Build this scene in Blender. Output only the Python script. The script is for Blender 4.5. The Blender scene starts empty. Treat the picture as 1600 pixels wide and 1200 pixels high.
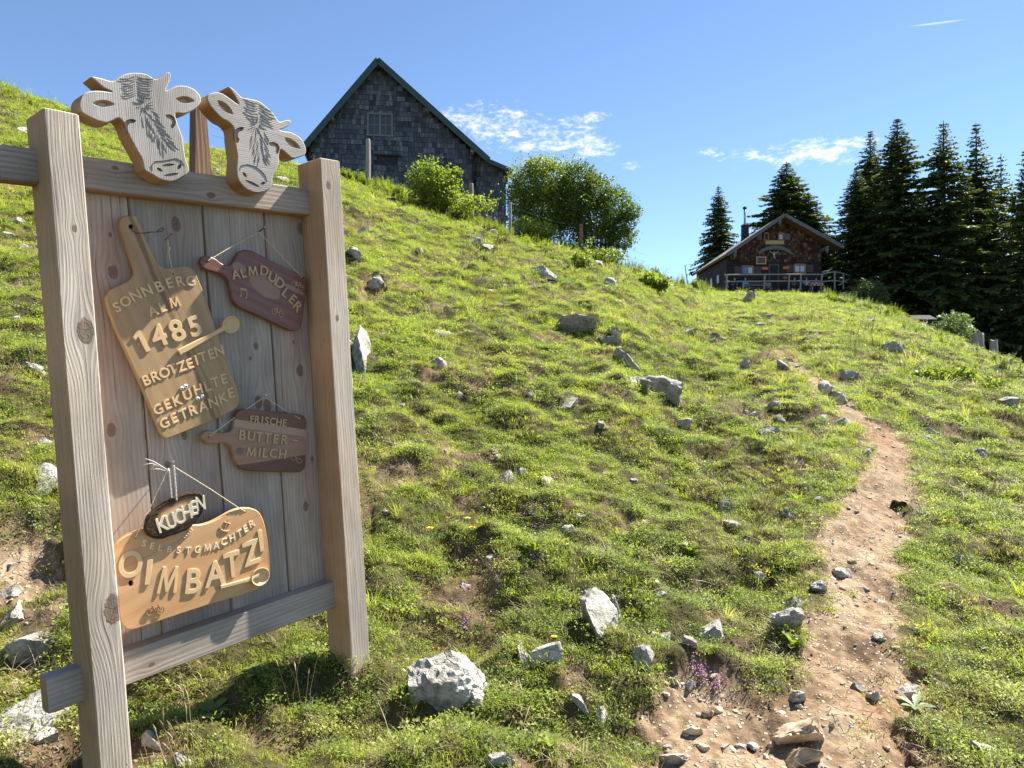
import bpy, bmesh, math, random
import numpy as np
from mathutils import Vector, Matrix, geometry
random.seed(7); RNG = np.random.default_rng(11)
scene = bpy.context.scene
COL = scene.collection
rad = math.radians
PI = math.pi

# ------------------------------------------------------------------ camera, sky, sun, exposure
F = 1135.0                      # focal length in pixels of the 1600 px wide photograph; the eye is 1.6 m above the path
cd = bpy.data.cameras.new('camera'); cam = bpy.data.objects.new('camera', cd); COL.objects.link(cam)
cd.sensor_width = 36; cd.lens = 36 * F / 1600; cd.clip_start = 0.05; cd.clip_end = 6000
cam.location = (0, 0, 0); cam.rotation_euler = (rad(90), 0, 0)
scene.camera = cam
SUN_AZ, SUN_EL = 54.0, 52.0     # degrees right of straight ahead, degrees up
SKY = 0.085
EXPO = 1.68
scene.view_settings.view_transform = 'Standard'; scene.view_settings.look = 'None'
scene.view_settings.exposure = EXPO; scene.view_settings.gamma = 1
scene.view_settings.use_curve_mapping = False
sd = Vector((math.sin(rad(SUN_AZ)) * math.cos(rad(SUN_EL)), math.cos(rad(SUN_AZ)) * math.cos(rad(SUN_EL)), math.sin(rad(SUN_EL))))
sl = bpy.data.lights.new('sun', 'SUN'); sl.energy = 5.0; sl.angle = rad(0.5); sl.color = (1, 0.95, 0.86)
so = bpy.data.objects.new('sun', sl); COL.objects.link(so); so.rotation_euler = sd.to_track_quat('Z', 'Y').to_euler()
so.location = sd * 60

# ------------------------------------------------------------------ node helper
class G:
    def __init__(s, tree): s.t = tree; s.n = tree.nodes; s.l = tree.links
    def put(s, sock, v):
        if v is None: return
        if hasattr(v, 'is_output'): s.l.new(v, sock)
        elif isinstance(v, (tuple, list)) and sock.type == 'RGBA' and len(v) == 3: sock.default_value = (*v, 1)
        else: sock.default_value = v
    def m(s, op, a, b=None, c=None, clamp=False):
        n = s.n.new('ShaderNodeMath'); n.operation = op; n.use_clamp = clamp
        for i, v in enumerate((a, b, c)): s.put(n.inputs[i], v)
        return n.outputs[0]
    def vm(s, op, a, b=None, sc=None):
        n = s.n.new('ShaderNodeVectorMath'); n.operation = op; s.put(n.inputs[0], a); s.put(n.inputs[1], b)
        if sc is not None: s.put(n.inputs['Scale'], sc)
        return n.outputs['Value'] if op in ('LENGTH', 'DOT_PRODUCT', 'DISTANCE') else n.outputs[0]
    def sep(s, v):
        n = s.n.new('ShaderNodeSeparateXYZ'); s.put(n.inputs[0], v); return n.outputs[0], n.outputs[1], n.outputs[2]
    def comb(s, x, y, z):
        n = s.n.new('ShaderNodeCombineXYZ')
        for i, v in enumerate((x, y, z)): s.put(n.inputs[i], v)
        return n.outputs[0]
    def noise(s, vec, scale=5, detail=4, rough=.55, dist=0, color=False):
        n = s.n.new('ShaderNodeTexNoise'); s.put(n.inputs['Vector'], vec); s.put(n.inputs['Scale'], scale)
        n.inputs['Detail'].default_value = detail; n.inputs['Roughness'].default_value = rough; n.inputs['Distortion'].default_value = dist
        return n.outputs['Color' if color else 'Fac']
    def vor(s, vec, scale=5, feature='F1', out='Distance'):
        n = s.n.new('ShaderNodeTexVoronoi'); n.feature = feature; s.put(n.inputs['Vector'], vec); s.put(n.inputs['Scale'], scale)
        return n.outputs[out]
    def ramp(s, f, stops, mode='LINEAR'):
        n = s.n.new('ShaderNodeValToRGB'); s.put(n.inputs[0], f); cr = n.color_ramp; cr.interpolation = mode
        while len(cr.elements) > 1: cr.elements.remove(cr.elements[-1])
        for i, (p, c) in enumerate(stops):
            e = cr.elements[0] if i == 0 else cr.elements.new(p)
            e.position = p; e.color = (c, c, c, 1) if isinstance(c, (int, float)) else (*c, 1)
        return n.outputs[0]
    def mix(s, f, a, b, mode='MIX'):
        n = s.n.new('ShaderNodeMix'); n.data_type = 'RGBA'; n.blend_type = mode
        s.put(n.inputs[0], f); s.put(n.inputs[6], a); s.put(n.inputs[7], b); return n.outputs[2]
    def sm(s, x, a, b):
        n = s.n.new('ShaderNodeMapRange'); n.interpolation_type = 'SMOOTHSTEP'; s.put(n.inputs[0], x)
        n.inputs[1].default_value = a; n.inputs[2].default_value = b; return n.outputs[0]
    def coord(s, kind='Object'): return s.n.new('ShaderNodeTexCoord').outputs[kind]
    def pos(s): return s.n.new('ShaderNodeNewGeometry').outputs['Position']
    def rnd(s): return s.n.new('ShaderNodeObjectInfo').outputs['Random']
    def attr(s, name):
        n = s.n.new('ShaderNodeAttribute'); n.attribute_name = name; return n.outputs['Fac']
    def bump(s, h, st=.3, d=.01):
        n = s.n.new('ShaderNodeBump'); s.put(n.inputs['Height'], h); n.inputs['Strength'].default_value = st; n.inputs['Distance'].default_value = d
        return n.outputs[0]

def new_mat(name):
    m = bpy.data.materials.new(name); m.use_nodes = True; m.node_tree.nodes.clear()
    g = G(m.node_tree); return m, g
def finish(g, col, rough=.8, normal=None, spec=.3, metal=0.0, transl=0.0, tcol=None):
    b = g.n.new('ShaderNodeBsdfPrincipled'); g.put(b.inputs['Base Color'], col); g.put(b.inputs['Roughness'], rough)
    b.inputs['Specular IOR Level'].default_value = spec; b.inputs['Metallic'].default_value = metal
    if normal is not None: g.put(b.inputs['Normal'], normal)
    out = g.n.new('ShaderNodeOutputMaterial'); sh = b.outputs[0]
    if transl:
        t = g.n.new('ShaderNodeBsdfTranslucent'); g.put(t.inputs[0], tcol if tcol is not None else col)
        mx = g.n.new('ShaderNodeMixShader'); mx.inputs[0].default_value = transl
        g.l.new(sh, mx.inputs[1]); g.l.new(t.outputs[0], mx.inputs[2]); sh = mx.outputs[0]
    g.l.new(sh, out.inputs[0])
def plain(name, col, rough=.6, var=.15, scale=20, spec=.3, metal=0.0, bump=0.0):
    m, g = new_mat(name); c = g.coord()
    n = g.noise(c, scale, 5)
    f = g.m('MULTIPLY_ADD', n, 2 * var, 1 - var)
    cc = g.mix(1, (*col,), g.comb(f, f, f), 'MULTIPLY')
    finish(g, cc, rough, g.bump(n, bump, .004) if bump else None, spec, metal); return m

# ------------------------------------------------------------------ world: Nishita sky, a few wind-torn clouds low over the ridge, one short contrail
w = bpy.data.worlds.new('World'); scene.world = w; w.use_nodes = True
w.node_tree.nodes.clear(); g = G(w.node_tree)
sky = g.n.new('ShaderNodeTexSky'); sky.sky_type = 'NISHITA'; sky.sun_disc = False
sky.sun_elevation = rad(SUN_EL); sky.sun_rotation = rad(SUN_AZ); sky.altitude = 2500; sky.air_density = 0.8; sky.dust_density = 0.0; sky.ozone_density = 3.0
d = g.coord('Generated'); dx, dy, dz = g.sep(d)
az = g.m('ARCTAN2', dx, dy); el = g.m('ARCSINE', dz)
def azel(u, v): x = (u - 800) / F; z = (600 - v) / F; return math.atan(x), math.atan(z / math.hypot(1, x))
def blob(u, v, ru, rv, tilt=0.0, soft=1.0):
    a, e = azel(u, v); A = g.m('SUBTRACT', az, a); E = g.m('SUBTRACT', el, e)
    E = g.m('ADD', E, g.m('MULTIPLY', A, -tilt))
    q = g.m('ADD', g.m('POWER', g.m('ABSOLUTE', g.m('DIVIDE', A, ru / F * .9)), 2), g.m('POWER', g.m('ABSOLUTE', g.m('DIVIDE', E, rv / F * .93)), 2))
    return g.m('SUBTRACT', 1, g.m('MULTIPLY', q, soft))
mask = None
for b in [(790, 195, 125, 42, -.12), (865, 225, 135, 38, -.05), (750, 188, 75, 30, -.1), (925, 232, 60, 22, .05), (985, 257, 26, 9, 0), (905, 185, 60, 12, .1),
          (1250, 236, 125, 26, .05), (1250, 238, 112, 20, .05), (1300, 234, 75, 26, .02), (1160, 242, 60, 12, .03), (1103, 238, 24, 7, 0.1)]:
    v = blob(*b); mask = v if mask is None else g.m('MAXIMUM', mask, v)
cv = g.comb(g.m('MULTIPLY', az, 1.0), g.m('MULTIPLY', el, 2.2), 0.9)
n1 = g.noise(cv, 34, 9, .66, .25); n2 = g.noise(cv, 110, 6, .65)
cf = g.m('ADD', g.m('MULTIPLY', mask, .42), g.m('ADD', g.m('MULTIPLY', g.m('SUBTRACT', n1, .5), 1.9), g.m('MULTIPLY', g.m('SUBTRACT', n2, .5), .9)))
cf = g.m('MULTIPLY', g.sm(cf, .13, .80), g.sm(mask, -.5, .6))
# far broken clouds elsewhere round the horizon
oth = g.m('MULTIPLY', g.sm(g.noise(g.comb(g.m('MULTIPLY', az, 1.2), g.m('MULTIPLY', el, 4), 4.0), 3.2, 8, .6), .66, .8), g.sm(g.m('ABSOLUTE', az), 1.0, 1.5))
con = blob(1465, 36, 42, 1.6, -.09)
con = g.m('MULTIPLY', g.sm(con, 0, .9), .4)
cf = g.m('MAXIMUM', g.m('MAXIMUM', cf, g.m('MULTIPLY', oth, .6)), con)
tint = g.mix(1, sky.outputs[0], (0.99, 1.0, 0.95), 'MULTIPLY')
CL = 4.9
skyc = g.mix(g.m('MULTIPLY', cf, .9), tint, (CL, CL * 1.0, CL * 1.02))
bg = g.n.new('ShaderNodeBackground'); g.put(bg.inputs[0], skyc); bg.inputs[1].default_value = SKY
wo = g.n.new('ShaderNodeOutputWorld'); g.l.new(bg.outputs[0], wo.inputs[0])

# ------------------------------------------------------------------ scene-graph and mesh helpers
def tag(o, label=None, cat=None, group=None, kind=None):
    if label: o['label'] = label
    if cat: o['category'] = cat
    if group: o['group'] = group
    if kind: o['kind'] = kind
    return o
def link(o, parent=None, loc=None):
    COL.objects.link(o)
    if parent is not None: o.parent = parent
    if loc is not None: o.location = loc
    return o
def empty(name, mat=None, **kw):
    o = bpy.data.objects.new(name, None); o.empty_display_size = .1; COL.objects.link(o)
    if mat is not None: o.matrix_world = mat
    return tag(o, **kw)
class MB:
    def __init__(s): s.v = []; s.f = []; s.mi = []; s.cm = 0
    def add(s, vs, fs):
        b = len(s.v); s.v.extend([tuple(p) for p in vs]); s.f.extend([tuple(b + i for i in f) for f in fs]); s.mi.extend([s.cm] * len(fs)); return b
    def box(s, x0, x1, y0, y1, z0, z1, M=None):
        vs = [Vector((x, y, z)) for x in (x0, x1) for y in (y0, y1) for z in (z0, z1)]
        if M is not None: vs = [M @ p for p in vs]
        s.add(vs, [(0, 1, 3, 2), (4, 6, 7, 5), (0, 4, 5, 1), (2, 3, 7, 6), (0, 2, 6, 4), (1, 5, 7, 3)])
    def tube(s, pts, r, seg=6, cap=True):
        pts = [Vector(p) for p in pts]; n = len(pts); rr = r if isinstance(r, (list, tuple)) else [r] * n
        rings = []
        up = Vector((.13, .21, .97))
        for i, p in enumerate(pts):
            t = (pts[min(i + 1, n - 1)] - pts[max(i - 1, 0)])
            t = t.normalized() if t.length > 1e-9 else Vector((0, 0, 1))
            if abs(t.dot(up)) > .95: up = Vector((.97, .21, .13))
            a = t.cross(up).normalized(); b = t.cross(a)
            rings.append([p + (a * math.cos(2 * PI * k / seg) + b * math.sin(2 * PI * k / seg)) * rr[i] for k in range(seg)])
        vs = [q for r_ in rings for q in r_]
        fs = [(i * seg + k, i * seg + (k + 1) % seg, (i + 1) * seg + (k + 1) % seg, (i + 1) * seg + k) for i in range(n - 1) for k in range(seg)]
        if cap: fs += [tuple(range(seg))[::-1], tuple((n - 1) * seg + k for k in range(seg))]
        s.add(vs, fs)
    def ell(s, c, r, seg=12, rings=8, M=None):
        c = Vector(c); vs = []; fs = []
        for i in range(rings + 1):
            th = PI * i / rings
            for k in range(seg):
                ph = 2 * PI * k / seg
                p = Vector((math.sin(th) * math.cos(ph) * r[0], math.sin(th) * math.sin(ph) * r[1], math.cos(th) * r[2]))
                if M is not None: p = M @ p
                vs.append(c + p)
        for i in range(rings):
            for k in range(seg): fs.append((i * seg + k, (i + 1) * seg + k, (i + 1) * seg + (k + 1) % seg, i * seg + (k + 1) % seg))
        s.add(vs, fs)
    def mesh(s, name, mat, smooth=False):
        me = bpy.data.meshes.new(name); me.from_pydata(s.v, [], s.f)
        for m_ in (mat if isinstance(mat, (list, tuple)) else [mat]): me.materials.append(m_)
        if isinstance(mat, (list, tuple)) and mat: me.polygons.foreach_set('material_index', s.mi)
        bm = bmesh.new(); bm.from_mesh(me); bmesh.ops.recalc_face_normals(bm, faces=bm.faces); bm.to_mesh(me); bm.free()
        if smooth: me.polygons.foreach_set('use_smooth', [True] * len(me.polygons))
        me.update(); return me
    def build(s, name, mat, parent=None, loc=None, smooth=False, **kw):
        o = bpy.data.objects.new(name, s.mesh(name, mat, smooth)); link(o, parent, loc); return tag(o, **kw)
def smooth_by_angle(o, a=35):
    me = o.data; me.polygons.foreach_set('use_smooth', [True] * len(me.polygons))
    bm = bmesh.new(); bm.from_mesh(me); lim = rad(a)
    for e in bm.edges:
        e.smooth = not (len(e.link_faces) == 2 and e.calc_face_angle(0) > lim)
    bm.to_mesh(me); bm.free()
def catmull(pts, k=4):
    n = len(pts); out = []
    for i in range(n):
        p0, p1, p2, p3 = (np.array(pts[(i + j) % n], float) for j in (-1, 0, 1, 2))
        for q in range(k):
            t = q / k
            out.append(tuple(.5 * ((2 * p1) + (-p0 + p2) * t + (2 * p0 - 5 * p1 + 4 * p2 - p3) * t * t + (-p0 + 3 * p1 - 3 * p2 + p3) * t ** 3)))
    return out
def pip(x, y, poly):
    c = False; n = len(poly); j = n - 1
    for i in range(n):
        xi, yi = poly[i]; xj, yj = poly[j]
        if (yi > y) != (yj > y) and x < (xj - xi) * (y - yi) / (yj - yi) + xi: c = not c
        j = i
    return c
def area(p): return .5 * sum(p[i][0] * p[(i + 1) % len(p)][1] - p[(i + 1) % len(p)][0] * p[i][1] for i in range(len(p)))
def inset(p, d):
    n = len(p); out = []
    for i in range(n):
        a = Vector(p[i - 1]); b = Vector(p[i]); c = Vector(p[(i + 1) % n])
        e1 = (b - a).normalized(); e2 = (c - b).normalized()
        nn = Vector((-e1.y - e2.y, e1.x + e2.x)); L = nn.length
        nn = nn / L if L > 1e-6 else Vector((-e1.y, e1.x))
        k = min(1.6, 1 / max(.3, nn.dot(Vector((-e1.y, e1.x)))))
        out.append(tuple(b + nn * d * k))
    return out
def slab(mb, outline, nf, th, holes=(), ch=.003, cback=None):
    """thick cut-out in the x,y plane, front at z=nf, with chamfered edge and carved pockets [(poly, depth, shrink)]"""
    if area(outline) < 0: outline = outline[::-1]
    mid = inset(outline, ch * .3); inn = inset(outline, ch)
    N_ = len(outline); cb = ch if cback is None else cback
    rings = [([*inset(outline, cb)], nf - th), (outline, nf - th + cb), (outline, nf - ch), (mid, nf - ch * .35), (inn, nf)]
    vs = [(x, y, z) for ring, z in rings for x, y in ring]; fs = []
    for r in range(4):
        for i in range(N_): fs.append((r * N_ + i, r * N_ + (i + 1) % N_, (r + 1) * N_ + (i + 1) % N_, (r + 1) * N_ + i))
    mb.add(vs, fs)
    allp = list(inn); cons = [(i, (i + 1) % N_) for i in range(N_)]; hp = []
    for poly, dep, shr in holes:
        if area(poly) < 0: poly = poly[::-1]
        hp.append(poly); b = len(allp); allp += list(poly); cons += [(b + i, b + (i + 1) % len(poly)) for i in range(len(poly))]
        cx = sum(p[0] for p in poly) / len(poly); cy = sum(p[1] for p in poly) / len(poly)
        fl = [(cx + (x - cx) * shr, cy + (y - cy) * shr) for x, y in poly]; m = len(poly)
        tri = geometry.tessellate_polygon([[Vector((*q, 0)) for q in fl]])
        mb.add([(x, y, nf) for x, y in poly] + [(x, y, nf - dep) for x, y in fl],
               [(i, i + m, (i + 1) % m + m, (i + 1) % m) for i in range(m)] + [tuple(m + j for j in t) for t in tri])
    def cdt(P, E, z, hs, outl):
        vo, eo, fo = geometry.delaunay_2d_cdt([Vector(p) for p in P], E, [], 0, 1e-6)[:3]
        keep = []
        for f in fo:
            cx = sum(vo[i].x for i in f) / len(f); cy = sum(vo[i].y for i in f) / len(f)
            if pip(cx, cy, outl) and not any(pip(cx, cy, h) for h in hs): keep.append(tuple(f))
        mb.add([(p.x, p.y, z) for p in vo], keep)
    cdt(allp, cons, nf, hp, inn)
    bk = inset(outline, cb); cdt(bk, [(i, (i + 1) % N_) for i in range(N_)], nf - th, [], bk)

# value noise, vectorised
_perm = np.random.default_rng(5).permutation(512)
_grad = np.random.default_rng(6).uniform(0, 2 * PI, 512); _gx, _gy = np.cos(_grad), np.sin(_grad)
def pn(x, y, s=0):
    xi = np.floor(x).astype(np.int64); yi = np.floor(y).astype(np.int64); xf = x - xi; yf = y - yi
    def g_(ix, iy, fx, fy):
        h = _perm[(_perm[(ix + s * 17) & 511] + iy + s * 31) & 511]; return _gx[h] * fx + _gy[h] * fy
    u_ = xf ** 3 * (xf * (xf * 6 - 15) + 10); v_ = yf ** 3 * (yf * (yf * 6 - 15) + 10)
    a = g_(xi, yi, xf, yf); b = g_(xi + 1, yi, xf - 1, yf); c = g_(xi, yi + 1, xf, yf - 1); d_ = g_(xi + 1, yi + 1, xf - 1, yf - 1)
    return (a + (b - a) * u_) * (1 - v_) + (c + (d_ - c) * u_) * v_
def sstep(x, a, b):
    t = np.clip((x - a) / (b - a), 0, 1); return t * t * (3 - 2 * t)
# ------------------------------------------------------------------ terrain
#        u, crest row, crest distance, curve, slope just behind the crest, slope farther back
CR = [(-300, 60, 26, 1.15, .06, .0), (0, 141, 26, 1.15, .05, .0), (100, 166, 26, 1.15, .05, .0), (200, 205, 27, 1.15, .04, .0), (300, 236, 28, 1.15, .03, 0),
      (400, 247, 29, 1.15, .03, 0), (500, 262, 30, 1.12, .02, 0), (600, 294, 30, 1.1, .02, -.02), (700, 332, 29, 1.1, .0, -.05), (800, 364, 28, 1.1, -.05, -.1),
      (900, 390, 27, 1.1, -.1, -.1), (950, 403, 27, 1.1, -.1, -.1), (1000, 426, 31, 1.1, -.06, -.1), (1050, 440, 44, 1.1, -.02, -.15), (1100, 456, 60, 1.05, .0, -.25),
      (1200, 458, 61, 1.0, .0, -.3), (1290, 458, 61, 1.0, .0, -.3), (1330, 468, 58, 1.0, -.04, -.3), (1400, 493, 50, 1.0, -.1, -.3), (1450, 516, 44, 1.0, -.15, -.3), (1500, 538, 38, 1.0, -.2, -.3),
      (1550, 556, 33, 1.0, -.25, -.3), (1600, 574, 29, 1.0, -.28, -.3), (1700, 600, 25, 1.0, -.28, -.3), (1950, 655, 20, 1.0, -.28, -.28)]
_AZ = [math.degrees(math.atan((c[0] - 800) / F)) for c in CR]
_ZR = [((600 - c[1]) / F * c[2] * 1.0, c[2] / math.cos(rad(a))) for c, a in zip(CR, _AZ)]
rows = [(a, zr[0], zr[1], c[3], c[4], c[5]) for a, zr, c in zip(_AZ, _ZR, CR)]
rows = [(-180, -4, 24, 1, -.15, -.15), (-130, 2.5, 24, 1.1, 0, -.05), (-85, 10, 28, 1.15, .05, 0)] + rows + [(75, -3.5, 18, 1, -.28, -.28), (110, -4.5, 18, 1, -.28, -.28), (150, -5, 22, 1, -.2, -.2), (180, -4, 24, 1, -.15, -.15)]
_ag = np.arange(-180, 180.01, .25); _par = []
for k in range(1, 6):
    y = np.interp(_ag, [r[0] for r in rows], [r[k] for r in rows])
    kk = np.exp(-.5 * (np.arange(-12, 13) / 3.5) ** 2); kk /= kk.sum()
    ys = np.convolve(np.concatenate([y[-13:-1], y, y[1:13]]), kk, 'valid'); _par.append(ys)
def base_z(x, y):
    R = np.hypot(x, y) + 1e-6; a = np.degrees(np.arctan2(x, y))
    zc, Rc, p, s1, s2 = (np.interp(a, _ag, q) for q in _par)
    R0 = 2.8
    plane = lambda r: -1.7 + (.15 * y - .03 * x) / R * r
    t = np.clip((R - R0) / (Rc - R0), 0, 1)
    D = zc - plane(Rc)
    z = plane(np.minimum(R, Rc)) + D * t ** p
    far = np.maximum(R - Rc, 0)
    z = z + s1 * np.minimum(far, 24) + s2 * np.clip(far - 24, 0, 150)
    return z
PATH = [(1250, 1260, 205), (1262, 1200, 195), (1296, 1130, 158), (1320, 1060, 125), (1343, 1000, 92), (1352, 930, 78), (1350, 860, 84), (1362, 800, 72), (1386, 740, 50), (1397, 700, 36), (1375, 672, 36), (1335, 650, 28), (1305, 622, 20), (1275, 602, 19), (1255, 582, 16), (1232, 558, 12), (1215, 545, 8)]
SOILP = [(1120, 1120, 120, 62, 1.), (1060, 1190, 70, 40, .8), (30, 870, 85, 62, 1.1), (70, 960, 55, 50, .9), (20, 1010, 60, 60, .7), (240, 1195, 90, 28, .9), (90, 1170, 90, 50, .8), (430, 1140, 110, 26, .6),
         (600, 745, 32, 45, .7), (565, 800, 26, 40, .6), (720, 905, 85, 26, .75), (1420, 782, 34, 26, 1.), (1215, 565, 45, 22, .8), (1260, 700, 40, 12, .5), (1080, 905, 40, 16, .5), (1190, 985, 55, 26, .6), (800, 1140, 60, 20, .5), (1010, 870, 50, 14, .5),
         (620, 1120, 40, 30, .6), (770, 572, 40, 14, .5), (0, 600, 60, 30, .5), (880, 300, 30, 12, .3), (1290, 660, 40, 14, .6), (925, 800, 60, 14, .4)]
HOLE = [(738, 868, 46, 26, .13), (1425, 786, 26, 20, .10), (770, 576, 62, 12, .10), (835, 775, 30, 16, .07), (1010, 870, 46, 16, .08), (1095, 900, 50, 14, .08), (585, 450, 34, 20, .30), (850, 440, 44, 18, .30), (730, 402, 26, 14, .35), (560, 345, 40, 12, .3),
        (1330, 600, 40, 16, .16), (1060, 640, 40, 10, .10), (1215, 552, 60, 16, .22), (900, 470, 60, 10, .2), (690, 480, 40, 10, .18), (1480, 600, 60, 12, .2), (640, 690, 50, 12, .08), (960, 720, 50, 12, .08), (1150, 720, 60, 10, .10), (880, 930, 50, 14, .06), (1460, 860, 40, 12, .05), (1500, 960, 50, 12, .04), (1180, 850, 46, 10, .06),
        (300, 1130, 90, 26, .04), (60, 880, 50, 26, .06), (40, 700, 50, 14, .06), (800, 690, 60, 10, .07), (1250, 480, 60, 8, .2), (1110, 500, 40, 8, .2), (1050, 480, 60, 8, .25), (1440, 720, 60, 8, .10), (660, 600, 40, 10, .12), (600, 780, 40, 20, .05)]
def hollows(x, y, z):
    u, v = to_px(x, y, z); ok = y > .6; d_ = np.zeros_like(x)
    n = pn(x * 4, y * 4, 71) * .5 + pn(x * 13, y * 13, 72) * .3
    for a, b, ra, rb, dp in HOLE:
        q = ((u - a) / ra) ** 2 + ((v - b) / rb) ** 2 + n
        d_ = np.maximum(d_, dp * sstep(1.25 - q, 0, .8))
    return np.where(ok, d_, 0)
def to_px(x, y, z):
    yy = np.maximum(y, .3); return 800 + F * x / yy, 600 - F * z / yy
def _ledge(x, y):
    q_ = (base_z(x, y) + .28 * pn(x / 2.3, y / 2.3, 61) + .10 * pn(x / .6, y / .6, 62)) / .34; fr = q_ - np.floor(q_)
    return np.maximum(sstep(fr, .86, .97), sstep(fr, .06, .0)) * np.clip(.05 + 1.9 * pn(x / 2.6, y / 1.9, 63), 0, 1) * (.5 + pn(x * 5, y * 5, 64))
def soil_mask(x, y, z):
    """where the turf is worn away, laid out once on the ground"""
    u, v = to_px(x, y, z); ok = y > .6
    pu = np.interp(v, [p[1] for p in PATH[::-1]], [p[0] for p in PATH[::-1]]); pw = np.interp(v, [p[1] for p in PATH[::-1]], [p[2] for p in PATH[::-1]])
    n = pn(x * 3.1, y * 3.1, 3) * .55 + pn(x * 9, y * 9, 4) * .35 + pn(x * 26, y * 26, 5) * .2
    dd = 1 - np.abs(u - pu) / pw; path = np.where((v > 545), dd, -1)
    path = sstep(path + n * 1.15, -.05, .30)
    for a, b, ra, rb in ((1130, 1125, 150, 82), (1050, 1195, 80, 36), (30, 880, 78, 52)):
        path = np.maximum(path, sstep(1 - ((u - a) / ra) ** 2 - ((v - b) / rb) ** 2 + n * 1.2, 0, .35))
    s = np.zeros_like(x)
    for a, b, ra, rb, k in SOILP:
        q = 1 - ((u - a) / ra) ** 2 - ((v - b) / rb) ** 2
        s = np.maximum(s, sstep(q + n * 1.1, -.1, .6) * min(k, 1))
    R = np.hypot(x, y)
    m = pn(x * .9, y * 1.3, 7) + .7 * pn(x * 2.3, y * 3.1, 8) + .45 * pn(x * 7, y * 7, 9)
    sp = np.maximum(sstep(m, .26, .50) * .9, np.clip(_ledge(x, y) * 1.2, 0, .85))
    hl_ = sstep(hollows(x, y, z) / (.03 + .008 * R), .6, 1.6) * .8
    sp = np.maximum(sp, hl_)
    return np.where(ok, path, 0), np.clip(np.where(ok, np.maximum(s, sp), sp), 0, 1)
def ground(x, y, full=False):
    x = np.asarray(x, float); y = np.asarray(y, float)
    z = base_z(x, y); R = np.hypot(x, y)
    pm, sm_ = soil_mask(x, y, z)
    u_, v_ = to_px(x, y, z); pu_ = np.interp(v_, [p[1] for p in PATH[::-1]], [p[0] for p in PATH[::-1]]); pw_ = np.interp(v_, [p[1] for p in PATH[::-1]], [p[2] for p in PATH[::-1]])
    wide = sstep(1 - np.abs(u_ - pu_) / (pw_ * 1.7 + 12), 0, .42) * (v_ > 545) * (y > .6)
    flat = 1 - .8 * np.maximum(pm, wide)
    terr = sstep(R, 50, 60) * sstep(x, 12, 17) * (1 - sstep(x, 34, 40)) * (1 - sstep(R, 90, 100))
    flat = flat * (1 - .9 * terr)
    q_ = (base_z(x, y) + .28 * pn(x / 2.3, y / 2.3, 61) + .10 * pn(x / .6, y / .6, 62)) / .34
    fr = q_ - np.floor(q_); led = (fr ** 3 - fr) * .19 * np.clip(.25 + 1.8 * pn(x / 2.6, y / 1.9, 63), 0, 1) * sstep(R, 2.0, 3.5) * (1 - sstep(R, 30, 45)) * (x * 1.0 < y * .75)
    rg = 1 - 2.6 * np.abs(pn(x / .62 + .2 * pn(x, y, 21), y / .8, 22))
    near = 1 - sstep(R, 14, 26)
    b = .30 * pn(x / 5.5, y / 5.0, 23) * sstep(R, 6, 14) + .17 * pn(x / 1.9, y / 1.6, 24) * (.35 + .65 * sstep(R, 2.5, 6)) + .055 * rg * (.6 + .4 * sstep(R, 3, 8)) \
        + .11 * pn(x / .8 + 3, y / .55, 25) + .07 * pn(x / .27, y / .22, 26) + led + .022 * pn(x / .1, y / .1, 27) * near
    b = 1.45 * b * flat * (1 - .0 * sm_) - .03 * pm * sstep(R, 0, 3) - .035 * sm_ * near
    b = b - .55 * hollows(x, y, z) * (1 - wide) + pm * near * (.014 * pn(x / .06, y / .06, 28) + .035 * pn(x / .2, y / .2, 29) + .03 * pn(x / .45, y / .3, 33))
    b = b + sm_ * near * (.014 * pn(x / .045, y / .045, 30))
    b = b * (1 - sstep(R, 300, 600)) + 6 * pn(x / 200, y / 200, 31) * sstep(R, 250, 700)
    return (z + b, pm, sm_) if full else z + b
def gz(x, y): return float(ground(np.array([x]), np.array([y]))[0])
def ray_ground(u, v, y0=1.7, y1=95):
    ys = np.geomspace(y0, y1, 900); xs = (u - 800) / F * ys; zr = (600 - v) / F * ys
    d = zr - ground(xs, ys); i = np.where(d < 0)[0]
    if len(i) == 0: i = [int(np.argmin(d))]
    k = int(i[0]); return Vector((xs[k], ys[k], float(ground(xs[k:k + 1], ys[k:k + 1])[0])))

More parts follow.
